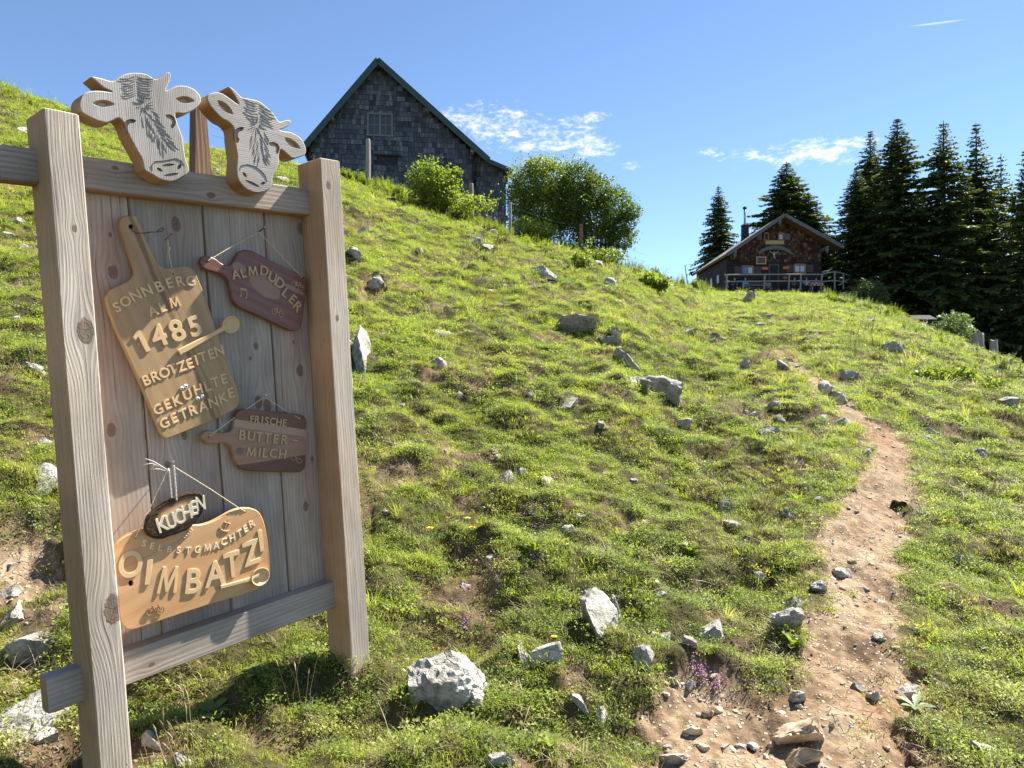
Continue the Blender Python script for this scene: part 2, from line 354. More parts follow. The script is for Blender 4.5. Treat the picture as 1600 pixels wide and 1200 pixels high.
# materials of the ground: green-brown turf floor under the blades, ochre earth with pebbles and cracks
def soil_colour(g, p):
    n1 = g.noise(p, 2.2, 6, .6); n2 = g.noise(p, 19, 6, .65); n3 = g.noise(p, 90, 4, .7)
    c = g.ramp(g.m('ADD', g.m('MULTIPLY', n1, .5), g.m('MULTIPLY', n2, .5)), [(.32, (.075, .046, .027)), (.44, (.155, .104, .063)), (.53, (.25, .18, .115)), (.66, (.36, .285, .195))])
    peb = g.vor(p, 46, out='Color'); pd = g.vor(p, 46)
    pr, pg, pb = g.sep(peb)
    pk = g.m('MULTIPLY', g.sm(pd, .42, .25), g.sm(pr, .62, .7))
    c = g.mix(g.m('MULTIPLY', pk, .8), c, (.42, .36, .29))
    ck = g.vor(g.vm('ADD', p, g.vm('SCALE', g.noise(p, 12, 3, color=True), None, .05)), 11, 'DISTANCE_TO_EDGE')
    crack = g.m('MULTIPLY', g.m('MULTIPLY', g.sm(ck, .03, .0), g.sm(n1, .5, .6)), g.sm(n2, .42, .55))
    c = g.mix(g.m('MULTIPLY', crack, .55), c, (.06, .035, .02))
    c = g.mix(g.m('MULTIPLY', g.sm(g.noise(p, .9, 3), .5, .66), .35), c, g.mix(1, c, (1.0, .66, .50), 'MULTIPLY'))
    f = g.m('MULTIPLY_ADD', n3, .7, .65)
    c = g.mix(1, c, g.comb(f, f, f), 'MULTIPLY')
    h = g.m('ADD', g.m('MULTIPLY', n2, .6), g.m('ADD', g.m('MULTIPLY', n3, .35), g.m('SUBTRACT', g.m('MULTIPLY', pk, .7), g.m('MULTIPLY', crack, .9))))
    return c, h
m_ground, g = new_mat('turf_floor'); p = g.pos()
sc_, sh = soil_colour(g, p)
t1 = g.noise(p, 1.3, 5); t2 = g.noise(p, 14, 6, .65); t3 = g.noise(p, 70, 4, .7)
tc = g.ramp(g.m('ADD', g.m('MULTIPLY', t1, .4), g.m('MULTIPLY', t2, .6)), [(.3, (.020, .019, .009)), (.48, (.052, .048, .018)), (.62, (.085, .070, .030)), (.75, (.15, .115, .065))])
f = g.m('MULTIPLY_ADD', t3, 1.0, .5); tc = g.mix(1, tc, g.comb(f, f, f), 'MULTIPLY')
sm_at = g.attr('soil')
finish(g, g.mix(sm_at, tc, g.mix(.5, sc_, (.055, .034, .018))), .95, g.bump(g.m('ADD', sh, t2), .7, .02), .1)
m_path, g = new_mat('path_earth'); p = g.pos(); sc_, sh = soil_colour(g, p)
finish(g, g.mix(g.sm(g.attr('soil'), .9, .2), sc_, (.10, .075, .035)), .95, g.bump(sh, .8, .02), .1)

azs = np.concatenate([np.linspace(-180, -60, 50)[:-1], np.linspace(-60, -39, 40)[:-1], np.linspace(-39, 39, 640), np.linspace(39, 60, 40)[1:], np.linspace(60, 180, 50)[1:-1]])
Rs = np.concatenate([np.geomspace(.3, 2.1, 30)[:-1], np.geomspace(2.1, 75, 560), np.geomspace(75, 3500, 50)[1:]])
A_, R_ = np.meshgrid(np.radians(azs), Rs); X_ = (np.sin(A_) * R_).ravel(); Y_ = (np.cos(A_) * R_).ravel()
Z_, PM_, SM_ = ground(X_, Y_, True)
nr, na = len(Rs), len(azs)
verts = np.stack([X_, Y_, Z_], 1)
i0 = (np.arange(nr - 1)[:, None] * na + np.arange(na)[None, :]); j1 = (np.arange(na) + 1) % na
quads = np.stack([i0, i0 + na, np.arange(1, nr)[:, None] * na + j1[None, :], np.arange(nr - 1)[:, None] * na + j1[None, :]], -1).reshape(-1, 4)
quads = np.concatenate([quads[:, ::-1]])
def grid_obj(name, q, mat):
    used, inv = np.unique(q, return_inverse=True); inv = inv.reshape(-1, 4)
    me = bpy.data.meshes.new(name); me.vertices.add(len(used)); me.vertices.foreach_set('co', verts[used].ravel().astype(np.float32))
    me.loops.add(inv.size); me.polygons.add(len(inv)); me.loops.foreach_set('vertex_index', inv.ravel().astype(np.int32))
    me.polygons.foreach_set('loop_start', np.arange(0, inv.size, 4, dtype=np.int32)); me.polygons.foreach_set('use_smooth', np.ones(len(inv), bool))
    me.update(calc_edges=True)
    at = me.attributes.new('soil', 'FLOAT', 'POINT'); at.data.foreach_set('value', np.maximum(SM_, PM_)[used].astype(np.float32))
    me.materials.append(mat); o = bpy.data.objects.new(name, me); link(o); return tag(o, kind='structure')
pq = PM_[quads].mean(1) > .5
pq &= (Y_[quads].min(1) > 1)
grid_obj('hillside', quads[~pq], m_ground); grid_obj('dirt_path', quads[pq], m_path)

# ------------------------------------------------------------------ turf: blades and leaves, instanced from a few tufts
def leafmat(name, c1, c2, tr, transl=.45, c3=None):
    m, g = new_mat(name); r = g.rnd(); p = g.pos(); n = g.noise(p, .7, 4); n2 = g.noise(p, 6, 3)
    f = g.m('ADD', g.m('MULTIPLY', r, .45), g.m('ADD', g.m('MULTIPLY', n, .5), g.m('MULTIPLY', n2, .3)))
    st = [(.32, c1), (.72, c2)] + ([(.93, c3)] if c3 else [])
    c = g.ramp(f, st); t = g.mix(1, c, tr, 'MULTIPLY')
    finish(g, c, .5, None, .35, transl=transl, tcol=t); return m
m_gr1 = leafmat('grass_blade', (.125, .150, .022), (.310, .330, .066), (1.5, 1.6, .78), .5, (.42, .37, .16))
m_gr2 = leafmat('turf_leaf', (.065, .105, .018), (.250, .300, .055), (1.5, 1.65, .78), .45, (.40, .36, .13))
m_gr3 = leafmat('dry_grass', (.22, .16, .08), (.38, .31, .17), (1.1, 1.0, .8), .3)
def tuft(name, kind, seed, mat):
    r = random.Random(seed); mb = MB()
    def blade(x, y, h, wd, lean, dr, seg=2):
        dx_, dy_ = math.cos(dr), math.sin(dr); px, py = -dy_ * wd / 2, dx_ * wd / 2; vs = []; 
        for i in range(seg):
            t = i / seg; o = lean * t * t * h; z = h * t * (1 - .25 * lean * t)
            vs += [(x + dx_ * o - px * (1 - .4 * t), y + dy_ * o - py * (1 - .4 * t), z - .01), (x + dx_ * o + px * (1 - .4 * t), y + dy_ * o + py * (1 - .4 * t), z - .01)]
        vs.append((x + dx_ * lean * h, y + dy_ * lean * h, h * (1 - .25 * lean) - .01))
        fs = [(2 * i, 2 * i + 1, 2 * i + 3, 2 * i + 2) for i in range(seg - 1)] + [(2 * seg - 2, 2 * seg - 1, 2 * seg)]
        mb.add(vs, fs)
    def leaf(x, y, z, L, W, dr, tilt):
        d = Vector((math.cos(dr) * math.cos(tilt), math.sin(dr) * math.cos(tilt), math.sin(tilt))); s_ = Vector((-math.sin(dr), math.cos(dr), r.uniform(-.4, .4))) * W / 2
        b = Vector((x, y, z)); mb.add([b, b + d * L * .5 + s_, b + d * L, b + d * L * .5 - s_ + Vector((0, 0, W * .15))], [(0, 1, 2, 3)])
    if kind == 'short':
        for _ in range(46):
            a = r.uniform(0, 2 * PI); q = .055 * math.sqrt(r.random()); blade(q * math.cos(a), q * math.sin(a), r.uniform(.012, .036), r.uniform(.0018, .0034), r.uniform(.2, 1.5), r.uniform(0, 2 * PI))
    if kind == 'leafy':
        for _ in range(74):
            a = r.uniform(0, 2 * PI); q = .06 * math.sqrt(r.random()); leaf(q * math.cos(a), q * math.sin(a), r.uniform(.0, .022), r.uniform(.005, .014), r.uniform(.003, .009), r.uniform(0, 2 * PI), r.uniform(-.3, 1.0))
        for _ in range(8):
            a = r.uniform(0, 2 * PI); q = .055 * math.sqrt(r.random()); blade(q * math.cos(a), q * math.sin(a), r.uniform(.02, .05), .002, r.uniform(.3, 1.4), r.uniform(0, 2 * PI))
    if kind == 'long':
        for _ in range(34):
            a = r.uniform(0, 2 * PI); q = .03 * math.sqrt(r.random()); blade(q * math.cos(a), q * math.sin(a), r.uniform(.06, .13), r.uniform(.002, .0035), r.uniform(.3, 1.3), a + r.uniform(-.8, .8), 3)
    if kind == 'dry':
        for _ in range(34):
            a = r.uniform(0, 2 * PI); q = .05 * math.sqrt(r.random()); blade(q * math.cos(a), q * math.sin(a), r.uniform(.02, .07), r.uniform(.0012, .0024), r.uniform(.5, 2.2), r.uniform(0, 2 * PI), 3)
    me = bpy.data.meshes.new(name); me.from_pydata(mb.v, [], mb.f); me.materials.append(mat)
    return bpy.data.objects.new(name, me)            # the pattern of an instance: never linked to the scene by itself
def scatter(name, protos, P, S, label=None, cat='grass'):
    """one object of stuff: instances of the tufts on points P with sizes S"""
    n = len(P); ids = RNG.integers(0, len(protos), n)
    me = bpy.data.meshes.new(name); me.vertices.add(n); me.vertices.foreach_set('co', P.astype(np.float32).ravel())
    me.attributes.new('sz', 'FLOAT', 'POINT').data.foreach_set('value', S.astype(np.float32))
    me.attributes.new('idx', 'INT', 'POINT').data.foreach_set('value', ids.astype(np.int32))
    rot = np.stack([RNG.normal(0, .22, n), RNG.normal(0, .22, n), RNG.uniform(0, 2 * PI, n)], 1)
    me.attributes.new('rot', 'FLOAT_VECTOR', 'POINT').data.foreach_set('vector', rot.astype(np.float32).ravel())
    o = bpy.data.objects.new(name, me); link(o)
    ng = bpy.data.node_groups.new(name + '_nodes', 'GeometryNodeTree')
    ng.interface.new_socket('Geometry', in_out='INPUT', socket_type='NodeSocketGeometry'); ng.interface.new_socket('Geometry', in_out='OUTPUT', socket_type='NodeSocketGeometry')
    gi = ng.nodes.new('NodeGroupInput'); go = ng.nodes.new('NodeGroupOutput'); jn = ng.nodes.new('GeometryNodeJoinGeometry')
    def na_(nm, ty):
        q = ng.nodes.new('GeometryNodeInputNamedAttribute'); q.data_type = ty; q.inputs[0].default_value = nm; return q.outputs[0]
    for k, pr in enumerate(protos):
        cmp = ng.nodes.new('FunctionNodeCompare'); cmp.data_type = 'INT'; cmp.operation = 'EQUAL'
        ng.links.new(na_('idx', 'INT'), cmp.inputs[2]); cmp.inputs[3].default_value = k
        ip = ng.nodes.new('GeometryNodeInstanceOnPoints'); oi = ng.nodes.new('GeometryNodeObjectInfo'); oi.inputs[0].default_value = pr; oi.inputs['As Instance'].default_value = True
        ng.links.new(gi.outputs[0], ip.inputs['Points']); ng.links.new(cmp.outputs[0], ip.inputs['Selection']); ng.links.new(oi.outputs['Geometry'], ip.inputs['Instance'])
        ng.links.new(na_('rot', 'FLOAT_VECTOR'), ip.inputs['Rotation']); ng.links.new(na_('sz', 'FLOAT'), ip.inputs['Scale']); ng.links.new(ip.outputs[0], jn.inputs[0])
    ng.links.new(jn.outputs[0], go.inputs[0]); md = o.modifiers.new('instances', 'NODES'); md.node_group = ng
    return tag(o, label, cat, kind='stuff')
def sample(dens, r0, r1, a0=-41, a1=41, step=1.12):
    xs = []; ys = []; r = r0
    while r < r1:
        q = min(r * step, r1); n = int(rad(a1 - a0) * (q * q - r * r) / 2 * dens(.5 * (r + q)))
        R = np.sqrt(RNG.uniform(r * r, q * q, n)); A = np.radians(RNG.uniform(a0, a1, n)); xs.append(R * np.sin(A)); ys.append(R * np.cos(A)); r = q
    return np.concatenate(xs), np.concatenate(ys)
def zone(x, y):  # keeps blades off the terrace and out of the buildings
    return ~((x > 17.5) & (x < 31) & (y > 61.2) & (y < 80)) & ~((x > -12) & (x < 1) & (y > 37.5) & (y < 54))
def turf(name, protos, dens, r0, r1, szf, want, label):
    x, y = sample(dens, r0, r1); z, pm, sm_ = ground(x, y, True); s = np.maximum(pm, sm_); R = np.hypot(x, y)
    k = want(x, y, s, pm, R) & zone(x, y); x, y, z, R = x[k], y[k], z[k], R[k]
    cl_ = np.clip(1 + .9 * pn(x * 7, y * 7, 81) + .7 * pn(x * 2.6, y * 2.6, 82), .35, 1.9)
    return scatter(name, protos, np.stack([x, y, z], 1), szf(R) * cl_ * RNG.uniform(.65, 1.4, len(x)), label)
def patch(x, y, sc, s): return pn(x * sc, y * sc, s)
U = lambda n: RNG.random(n)
_short = [tuft('short_tuft', 'short', k, m_gr1) for k in range(3)]
_leafy = [tuft('leafy_tuft', 'leafy', 10 + k, m_gr2) for k in range(3)]
_long = [tuft('long_tuft', 'long', 20 + k, m_gr1) for k in range(2)]
_dry = [tuft('dry_tuft', 'dry', 30 + k, m_gr3) for k in range(2)]
DQ = 1.12
dn = lambda r: DQ * (430 if r < 5 else 430 * (5 / r) ** 1.55)
szn = lambda R: .92 * np.where(R < 5, 1.0, (R / 5) ** .62)
turf('grass', _short, dn, 2.0, 70, szn, lambda x, y, s, pm, R: (U(len(x)) > s * .97) & (patch(x, y, 1.5, 40) + .6 * patch(x, y, 5, 41) > -.12), 'short fine green grass covering the whole alpine slope')
turf('turf_leaves', _leafy, dn, 2.0, 60, szn, lambda x, y, s, pm, R: (U(len(x)) > s * 1.0) & (patch(x, y, 1.5, 40) + .6 * patch(x, y, 5, 41) < .30), 'low leafy clover and herb cushions mixed into the slope turf')
turf('long_grass', _long, lambda r: dn(r) * .05, 2.0, 70, szn, lambda x, y, s, pm, R: (U(len(x)) > s) & (patch(x, y, 1.1, 43) + .5 * patch(x, y, 4, 44) > .12), 'longer grass tufts standing above the short turf')
turf('dry_grass', _dry, lambda r: dn(r) * .34, 2.0, 40, szn, lambda x, y, s, pm, R: (U(len(x)) > pm * .93) & (U(len(x)) < .22 + .9 * np.clip(patch(x, y, 2.2, 47) * 2, 0, 1) + s * .8), 'dry straw coloured grass litter between earth and turf')

def _stalks(seed):
    r = random.Random(seed); mb = MB()
    for _ in range(6):
        a = r.uniform(0, 2 * PI); h = r.uniform(.09, .22); x = .03 * math.cos(a); y = .03 * math.sin(a); lx, ly = r.uniform(-.06, .06), r.uniform(-.06, .06)
        mb.tube([(x, y, -.01), (x + lx * .3, y + ly * .3, h * .55), (x + lx, y + ly, h)], [.0011, .0009, .0007], 3, False)
        mb.tube([(x + lx, y + ly, h), (x + lx * 1.15, y + ly * 1.15, h + .012), (x + lx * 1.3, y + ly * 1.3, h + .022)], [.0008, .0028, .0006], 4, False)
    me = bpy.data.meshes.new('stalk_tuft'); me.from_pydata(mb.v, [], mb.f); me.materials.append(m_gr3); return bpy.data.objects.new('stalk_tuft', me)
turf('seed_stalks', [_stalks(k) for k in range(3)], lambda r: dn(r) * .03, 2.2, 45, lambda R: np.clip(R / 9, .9, 2.2), lambda x, y, s, pm, R: (U(len(x)) > s) & (patch(x, y, .8, 48) > .0), 'thin dry seed stalks rising out of the turf')
# ------------------------------------------------------------------ the sign: a rigid frame with its own axes H (along), Vv (up), Nn (towards the reader)
H = Vector((0.6481228, 0.75758947, 0.07742765)); Vv = Vector((-0.04723598, -0.06148429, 0.99698969)); Nn = Vector((0.76006947, -0.64982912, -0.00406388))
O = Vector(((123 - 800) / F, 1, (600 - 180) / F)) * 2.2
def P(u, v, n=0.0):
    r = Vector(((u - 800) / F, 1, (600 - v) / F)); t = (O.dot(Nn) + n) / r.dot(Nn); q = r * t - O
    return (q.dot(H), q.dot(Vv))
R3 = Matrix((H, Vv, Nn)).transposed()
def sign_mat(h, v, n):
    o = O + H * h + Vv * v + Nn * n; M = R3.to_4x4(); M.translation = o; return M
def thing(name, h, v, n, **kw):
    o = empty(name, sign_mat(h, v, n), **kw); o['_org'] = (h, v, n); return o
def part(t, mb, name, mat, smooth=False, ang=None, **kw):
    org = t['_org']; o = mb.build(name, mat, t, tuple(-c for c in org), smooth, **kw)
    if ang: smooth_by_angle(o, ang)
    return o

def wood(name, axis, lo, hi, knots=(), fine=1.0, rough=.82, contrast=1.0, bump=.35, warm=None, side=None, spec=.25, ring=60., weather=1.0, dark_knot=(.11, .062, .034)):
    """wood with its grain along axis (0 = along the sign, 1 = up); knots are (h, v, radius) and bend the grain round them"""
    m, g = new_mat(name); c = g.coord(); x, y, z = g.sep(c)
    if axis == 0: x, y = y, x                              # x across the grain, y along it
    km = None; kr = None; kn_ = g.noise(c, 55, 4)
    xx = x
    for (kh, kv, r) in knots:
        ka, kb = (kv, kh) if axis == 0 else (kh, kv)
        dx = g.m('SUBTRACT', x, ka); dy = g.m('MULTIPLY', g.m('SUBTRACT', y, kb), .62)
        d2 = g.m('ADD', g.m('MULTIPLY', dx, dx), g.m('MULTIPLY', dy, dy)); dn_ = g.m('DIVIDE', d2, r * r)
        e = g.m('EXPONENT', g.m('MULTIPLY', dn_, -.16))
        xx = g.m('SUBTRACT', xx, g.m('MULTIPLY', g.m('MULTIPLY', dx, e), .88))
        dw = g.m('ADD', dn_, g.m('MULTIPLY', g.m('SUBTRACT', kn_, .5), 1.1))
        q = g.sm(dw, .95, .62); km = q if km is None else g.m('MAXIMUM', km, q)
        an = g.m('ARCTAN2', dy, dx); ck = g.m('ABSOLUTE', g.m('SINE', g.m('ADD', g.m('MULTIPLY', an, 2.5), r * 900)))
        cr = g.m('MULTIPLY', g.sm(g.m('MULTIPLY', ck, g.m('SQRT', dn_)), .10, .02), q)
        rg = g.m('MULTIPLY', g.m('SINE', g.m('MULTIPLY', g.m('SQRT', g.m('ADD', dw, .3)), 30)), g.m('MULTIPLY', q, .25)); rg = g.m('SUBTRACT', rg, g.m('ADD', g.m('MULTIPLY', cr, .8), g.m('MULTIPLY', g.m('MULTIPLY', q, g.sm(dw, .45, .95)), .7)))
        kr = rg if kr is None else g.m('ADD', kr, rg)
    rn = g.m('MULTIPLY', g.rnd(), 7.0)
    low = g.noise(g.comb(g.m('MULTIPLY', xx, 3.0), g.m('MULTIPLY', y, 1.1), g.m('ADD', z, rn)), 1, 2)
    xr = g.m('ADD', g.m('ADD', xx, g.m('MULTIPLY', z, .8)), g.m('MULTIPLY', low, .05))
    rings = g.m('SINE', g.m('ADD', g.m('MULTIPLY', xr, ring * 2 * PI), g.m('MULTIPLY', g.noise(g.comb(g.m('MULTIPLY', xr, ring * .7), g.m('MULTIPLY', y, 1.2), rn), 1, 3), 4)))
    rings = g.m('MULTIPLY', rings, g.noise(g.comb(g.m('MULTIPLY', xr, ring * .35), g.m('MULTIPLY', y, 1.5), g.m('ADD', rn, 5.0)), 1, 2))
    wob = g.noise(g.comb(g.m('MULTIPLY', xr, 55), g.m('MULTIPLY', y, 2.5), rn), 1, 3)
    fib = g.noise(g.comb(g.m('MULTIPLY', xr, 420 * fine), g.m('MULTIPLY', y, 9), g.m('MULTIPLY', z, 400)), 1, 4, .65)
    stain = g.noise(g.comb(g.m('MULTIPLY', x, 9), g.m('MULTIPLY', y, 3), g.m('ADD', g.m('MULTIPLY', z, 9), rn)), 1, 5, .6)
    gr = g.m('ADD', g.m('MULTIPLY', rings, .30), g.m('ADD', g.m('MULTIPLY', g.m('SUBTRACT', wob, .5), .6), g.m('MULTIPLY', g.m('SUBTRACT', fib, .5), 1.5)))
    fac = g.m('MULTIPLY_ADD', gr, .75 * contrast, .5)
    col = g.mix(g.m('ADD', fac, 0, clamp=True), lo, hi)
    st = g.sm(stain, .35, .7)
    if warm: col = g.mix(g.m('MULTIPLY', st, .75), col, g.mix(1, col, warm, 'MULTIPLY'))
    sp = g.sm(g.noise(g.comb(g.m('MULTIPLY', x, 160), g.m('MULTIPLY', y, 60), g.m('MULTIPLY', z, 160)), 1, 2), .70, .78)
    col = g.mix(g.m('MULTIPLY', sp, .45 * weather), col, (.05, .035, .025))
    crk = g.m('MULTIPLY', g.sm(g.noise(g.comb(g.m('MULTIPLY', xr, 150), g.m('MULTIPLY', y, 1.6), rn), 1, 2), .66, .72), .7 * weather); col = g.mix(crk, col, g.mix(1, col, (.30, .24, .2), 'MULTIPLY'))
    big = g.noise(g.comb(g.m('MULTIPLY', x, 5), g.m('MULTIPLY', y, 1.3), g.m('ADD', rn, 3.0)), 1, 4, .6); bf = g.m('MULTIPLY_ADD', g.sm(big, .3, .7), .45 * max(weather, .5), 1 - .3 * max(weather, .5)); col = g.mix(1, col, g.comb(bf, g.m('MULTIPLY', bf, .985), g.m('MULTIPLY', bf, .97)), 'MULTIPLY')
    h = g.m('ADD', g.m('MULTIPLY', rings, .35), g.m('ADD', g.m('MULTIPLY', fib, 1.0), g.m('MULTIPLY', wob, .5)))
    if side:  # warm bounced light put into the colour of left-facing and downward faces
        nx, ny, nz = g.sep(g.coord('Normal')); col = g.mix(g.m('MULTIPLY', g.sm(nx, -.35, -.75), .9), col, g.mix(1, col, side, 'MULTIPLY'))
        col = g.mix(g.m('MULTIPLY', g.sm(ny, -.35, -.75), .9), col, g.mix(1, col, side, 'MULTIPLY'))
    if km is not None:
        kc = g.mix(g.m('MULTIPLY_ADD', kr, .8, .65, True), tuple(a * .25 for a in dark_knot), tuple(min(1, a * 1.9) for a in dark_knot))
        col = g.mix(g.m('MULTIPLY', km, .75), col, kc); h = g.m('ADD', h, g.m('MULTIPLY', kr, .5))
    finish(g, col, rough, g.bump(h, bump, .0022), spec); return m
GR_LO, GR_HI = (.20, .165, .135), (.47, .42, .365)
def kn(lst, n): return [(*P(u, v, n), r) for u, v, r in lst]
NP_ = -.145     # front of the planks
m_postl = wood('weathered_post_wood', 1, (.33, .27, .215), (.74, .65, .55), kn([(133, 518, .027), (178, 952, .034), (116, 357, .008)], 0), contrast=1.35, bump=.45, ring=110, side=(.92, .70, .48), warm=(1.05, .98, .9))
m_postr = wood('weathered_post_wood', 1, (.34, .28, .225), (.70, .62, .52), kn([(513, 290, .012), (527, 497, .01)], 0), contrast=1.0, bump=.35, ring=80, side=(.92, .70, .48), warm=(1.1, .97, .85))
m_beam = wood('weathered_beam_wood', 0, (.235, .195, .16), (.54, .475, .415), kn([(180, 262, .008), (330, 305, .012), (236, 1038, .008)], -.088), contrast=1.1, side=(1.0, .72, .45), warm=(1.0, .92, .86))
m_plank = [wood('weathered_plank_wood', 1, (.225, .178, .142), (.56, .48, .40), kn(k, NP_), contrast=.85, warm=w_, fine=1.2, dark_knot=(.13, .065, .04)) for k, w_ in
           [([(177, 425, .017), (172, 367, .006), (174, 672, .016)], (1.1, .78, .68)), ([(275, 350, .018), (288, 680, .012), (262, 728, .012)], (1.0, .93, .90)),
            ([(400, 541, .011), (404, 628, .018), (418, 634, .020), (391, 560, .006)], (.97, .95, .93)), ([(470, 357, .018), (469, 579, .017), (478, 791, .014), (459, 535, .006), (488, 717, .008)], (1.08, .88, .78))]]
m_hole = plain('dark_hole', (.012, .009, .007), .9, .1)
m_steel = plain('screw_steel', (.55, .53, .50), .35, .2, 200, .5, .8)
m_rust = plain('rusty_nail', (.20, .11, .07), .6, .3, 200, .4, .5)
m_string = plain('jute_string', (.62, .52, .36), .85, .25, 900)
m_white_string = plain('white_string', (.62, .58, .50), .85, .2, 900)
m_cord = plain('dark_cord', (.06, .04, .05), .7, .2, 900)

base_v = -2.25
SG = thing('sign_frame', .43, -2.12, -.075, label='weathered wooden sign frame with two posts, two cross beams and upright planks', cat='sign')
def beam_box(h0, h1, v0, v1, n0, n1, ch=.004):
    mb = MB(); c = ch
    # box with chamfered long edges
    prof = [(v0 + c, n0), (v0, n0 + c), (v0, n1 - c), (v0 + c, n1), (v1 - c, n1), (v1, n1 - c), (v1, n0 + c), (v1 - c, n0)]
    if h1 - h0 > v1 - v0:
        A = [(h0, a, b) for a, b in prof]; B = [(h1, a, b) for a, b in prof]
    else:
        prof = [(h0 + c, n0), (h0, n0 + c), (h0, n1 - c), (h0 + c, n1), (h1 - c, n1), (h1, n1 - c), (h1, n0 + c), (h1 - c, n0)]
        A = [(a, v0, b) for a, b in prof]; B = [(a, v1, b) for a, b in prof]
    k = 8
    mb.add(A + B, [(i, (i + 1) % k, k + (i + 1) % k, k + i) for i in range(k)] + [tuple(range(k))[::-1], tuple(range(k, 2 * k))]); return mb
def grid_post(h0, h1, v1, n0, n1, top_slope, v0=base_v):
    """post with a slightly sloping sawn top, small wobble along its length"""
    mb = MB(); c = .0035; prof = [(h0 + c, n0), (h0, n0 + c), (h0, n1 - c), (h0 + c, n1), (h1 - c, n1), (h1, n1 - c), (h1, n0 + c), (h1 - c, n0)]
    S_ = 14; vs = []
    for i in range(S_ + 1):
        t = i / S_
        for a, b in prof:
            top = v1 + top_slope * (a - h0) + (-.006 if i == S_ else 0) * 0
            vs.append((a + .0012 * math.sin(t * 9 + b * 30), v0 + (top - v0) * t, b + .001 * math.sin(t * 7)))
    ii = [Vector(((h0 + h1) / 2 + (a - (h0 + h1) / 2) * .93, v1 + top_slope * (a - h0) + .003, (n0 + n1) / 2 + (b - (n0 + n1) / 2) * .95)) for a, b in prof]
    fs = [(r * 8 + i, r * 8 + (i + 1) % 8, (r + 1) * 8 + (i + 1) % 8, (r + 1) * 8 + i) for r in range(S_) for i in range(8)]
    b0 = len(vs); vs += ii; fs += [(S_ * 8 + i, S_ * 8 + (i + 1) % 8, b0 + (i + 1) % 8, b0 + i) for i in range(8)] + [tuple(b0 + i for i in range(8)), tuple(range(8))[::-1]]
    mb.add(vs, fs); return mb
part(SG, grid_post(-.094, 0, .002, -.155, 0, -.02), 'post', m_postl, label='left post with a big cracked knot')
part(SG, grid_post(.861, .955, .006, -.155, 0, .01, -2.145), 'post', m_postr, label='right post ending just above the turf')
part(SG, beam_box(-.192, 1.005, -.202, -.098, -.146, -.088), 'cross_beam', m_beam, label='upper cross beam between the posts')
part(SG, beam_box(-.192, .995, -1.815, -1.706, -.146, -.084), 'cross_beam', m_beam, label='lower cross beam between the posts')
# planks
gaps = [0.0] + [sum(P(u, v, NP_)[0] for u, v in q) / len(q) for q in ([(200, 312), (253, 985)], [(315, 326), (362, 930)], [(413, 337), (451, 905)])] + [.8615]
for i in range(4):
    a, b = gaps[i] + (.0035 if i else -.0), gaps[i + 1] - (.0035 if i < 3 else .0)
    mb = beam_box(a, b, -1.76, -.15, -.168, NP_ - .0 - .001 * (i % 2), .004)
    # the planks stand behind both beams
    mb.v = [(x, y, z - .012) if False else (x, y, z) for x, y, z in mb.v]
    part(SG, mb, 'plank', m_plank[i])
mb = MB()  # iron stake end behind the upper beam, between the cow heads
sk = thing('wooden_stake', *P(312, 250, -.22), -.22, label='tapered reddish brown stake standing behind the sign between the cow heads', cat='stake')
a = [P(u, v, -.20) for u, v in [(297, 268), (328, 268), (323, 166), (307, 163)]]
bz = a[0][1] - .4
vs = [(a[0][0] - .012, bz, -.20), (a[1][0] + .01, bz, -.20), (a[2][0], a[2][1], -.205), (a[3][0], a[3][1], -.205)]
vs += [(x, y, z - .055) for x, y, z in vs]
vs[7] = (vs[7][0] + .004, vs[7][1] + .004, vs[7][2])
mb.add(vs, [(0, 1, 2, 3), (4, 7, 6, 5), (0, 4, 5, 1), (1, 5, 6, 2), (2, 6, 7, 3), (3, 7, 4, 0)])
m_stake = wood('stake_wood', 1, (.15, .09, .055), (.34, .22, .145), contrast=1.3, bump=.6)
sk_p = part(sk, mb, 'stake_shaft', m_stake)

# ---- cow heads
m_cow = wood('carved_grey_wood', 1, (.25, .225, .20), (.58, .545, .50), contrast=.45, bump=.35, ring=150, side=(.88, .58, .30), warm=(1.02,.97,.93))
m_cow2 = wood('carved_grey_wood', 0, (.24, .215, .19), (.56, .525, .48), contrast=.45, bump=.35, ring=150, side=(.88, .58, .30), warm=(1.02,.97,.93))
m_groove = plain('dark_groove', (.085, .07, .058), .9, .3, 300)  # dark tubes for the carved lines: woodburn plus groove shade in one colour
def z3(p): return (100 + p[0] / 4, 90 + p[1] / 4)
def ellp(cx, cy, rx, ry, rot=0, k=14, lens=False):
    out = []
    for i in range(k):
        a = 2 * PI * i / k; x = rx * math.cos(a); y = ry * math.sin(a) * (abs(math.sin(a)) ** .6 if lens else 1)
        out.append((cx + x * math.cos(rad(rot)) + y * math.sin(rad(rot)), cy - x * math.sin(rad(rot)) + y * math.cos(rad(rot))))
    return out
def crescent(cx, cy, r, rot, w_=.45, k=8):
    r = r * 1.15
    o = [(r * math.cos(PI * (i / k) * 1.0 - .2), r * math.sin(PI * (i / k) - .2)) for i in range(k + 1)]
    q = [(r * .5 * math.cos(PI * (i / k) * .9 - .1) - 0 * r, r * .42 * math.sin(PI * (i / k) * .9)) for i in range(k, -1, -1)]
    pts = o + q; ca, sa = math.cos(rad(rot)), math.sin(rad(rot))
    return [(cx + x * ca + y * sa, cy - (-x * sa + y * ca)) for x, y in pts]
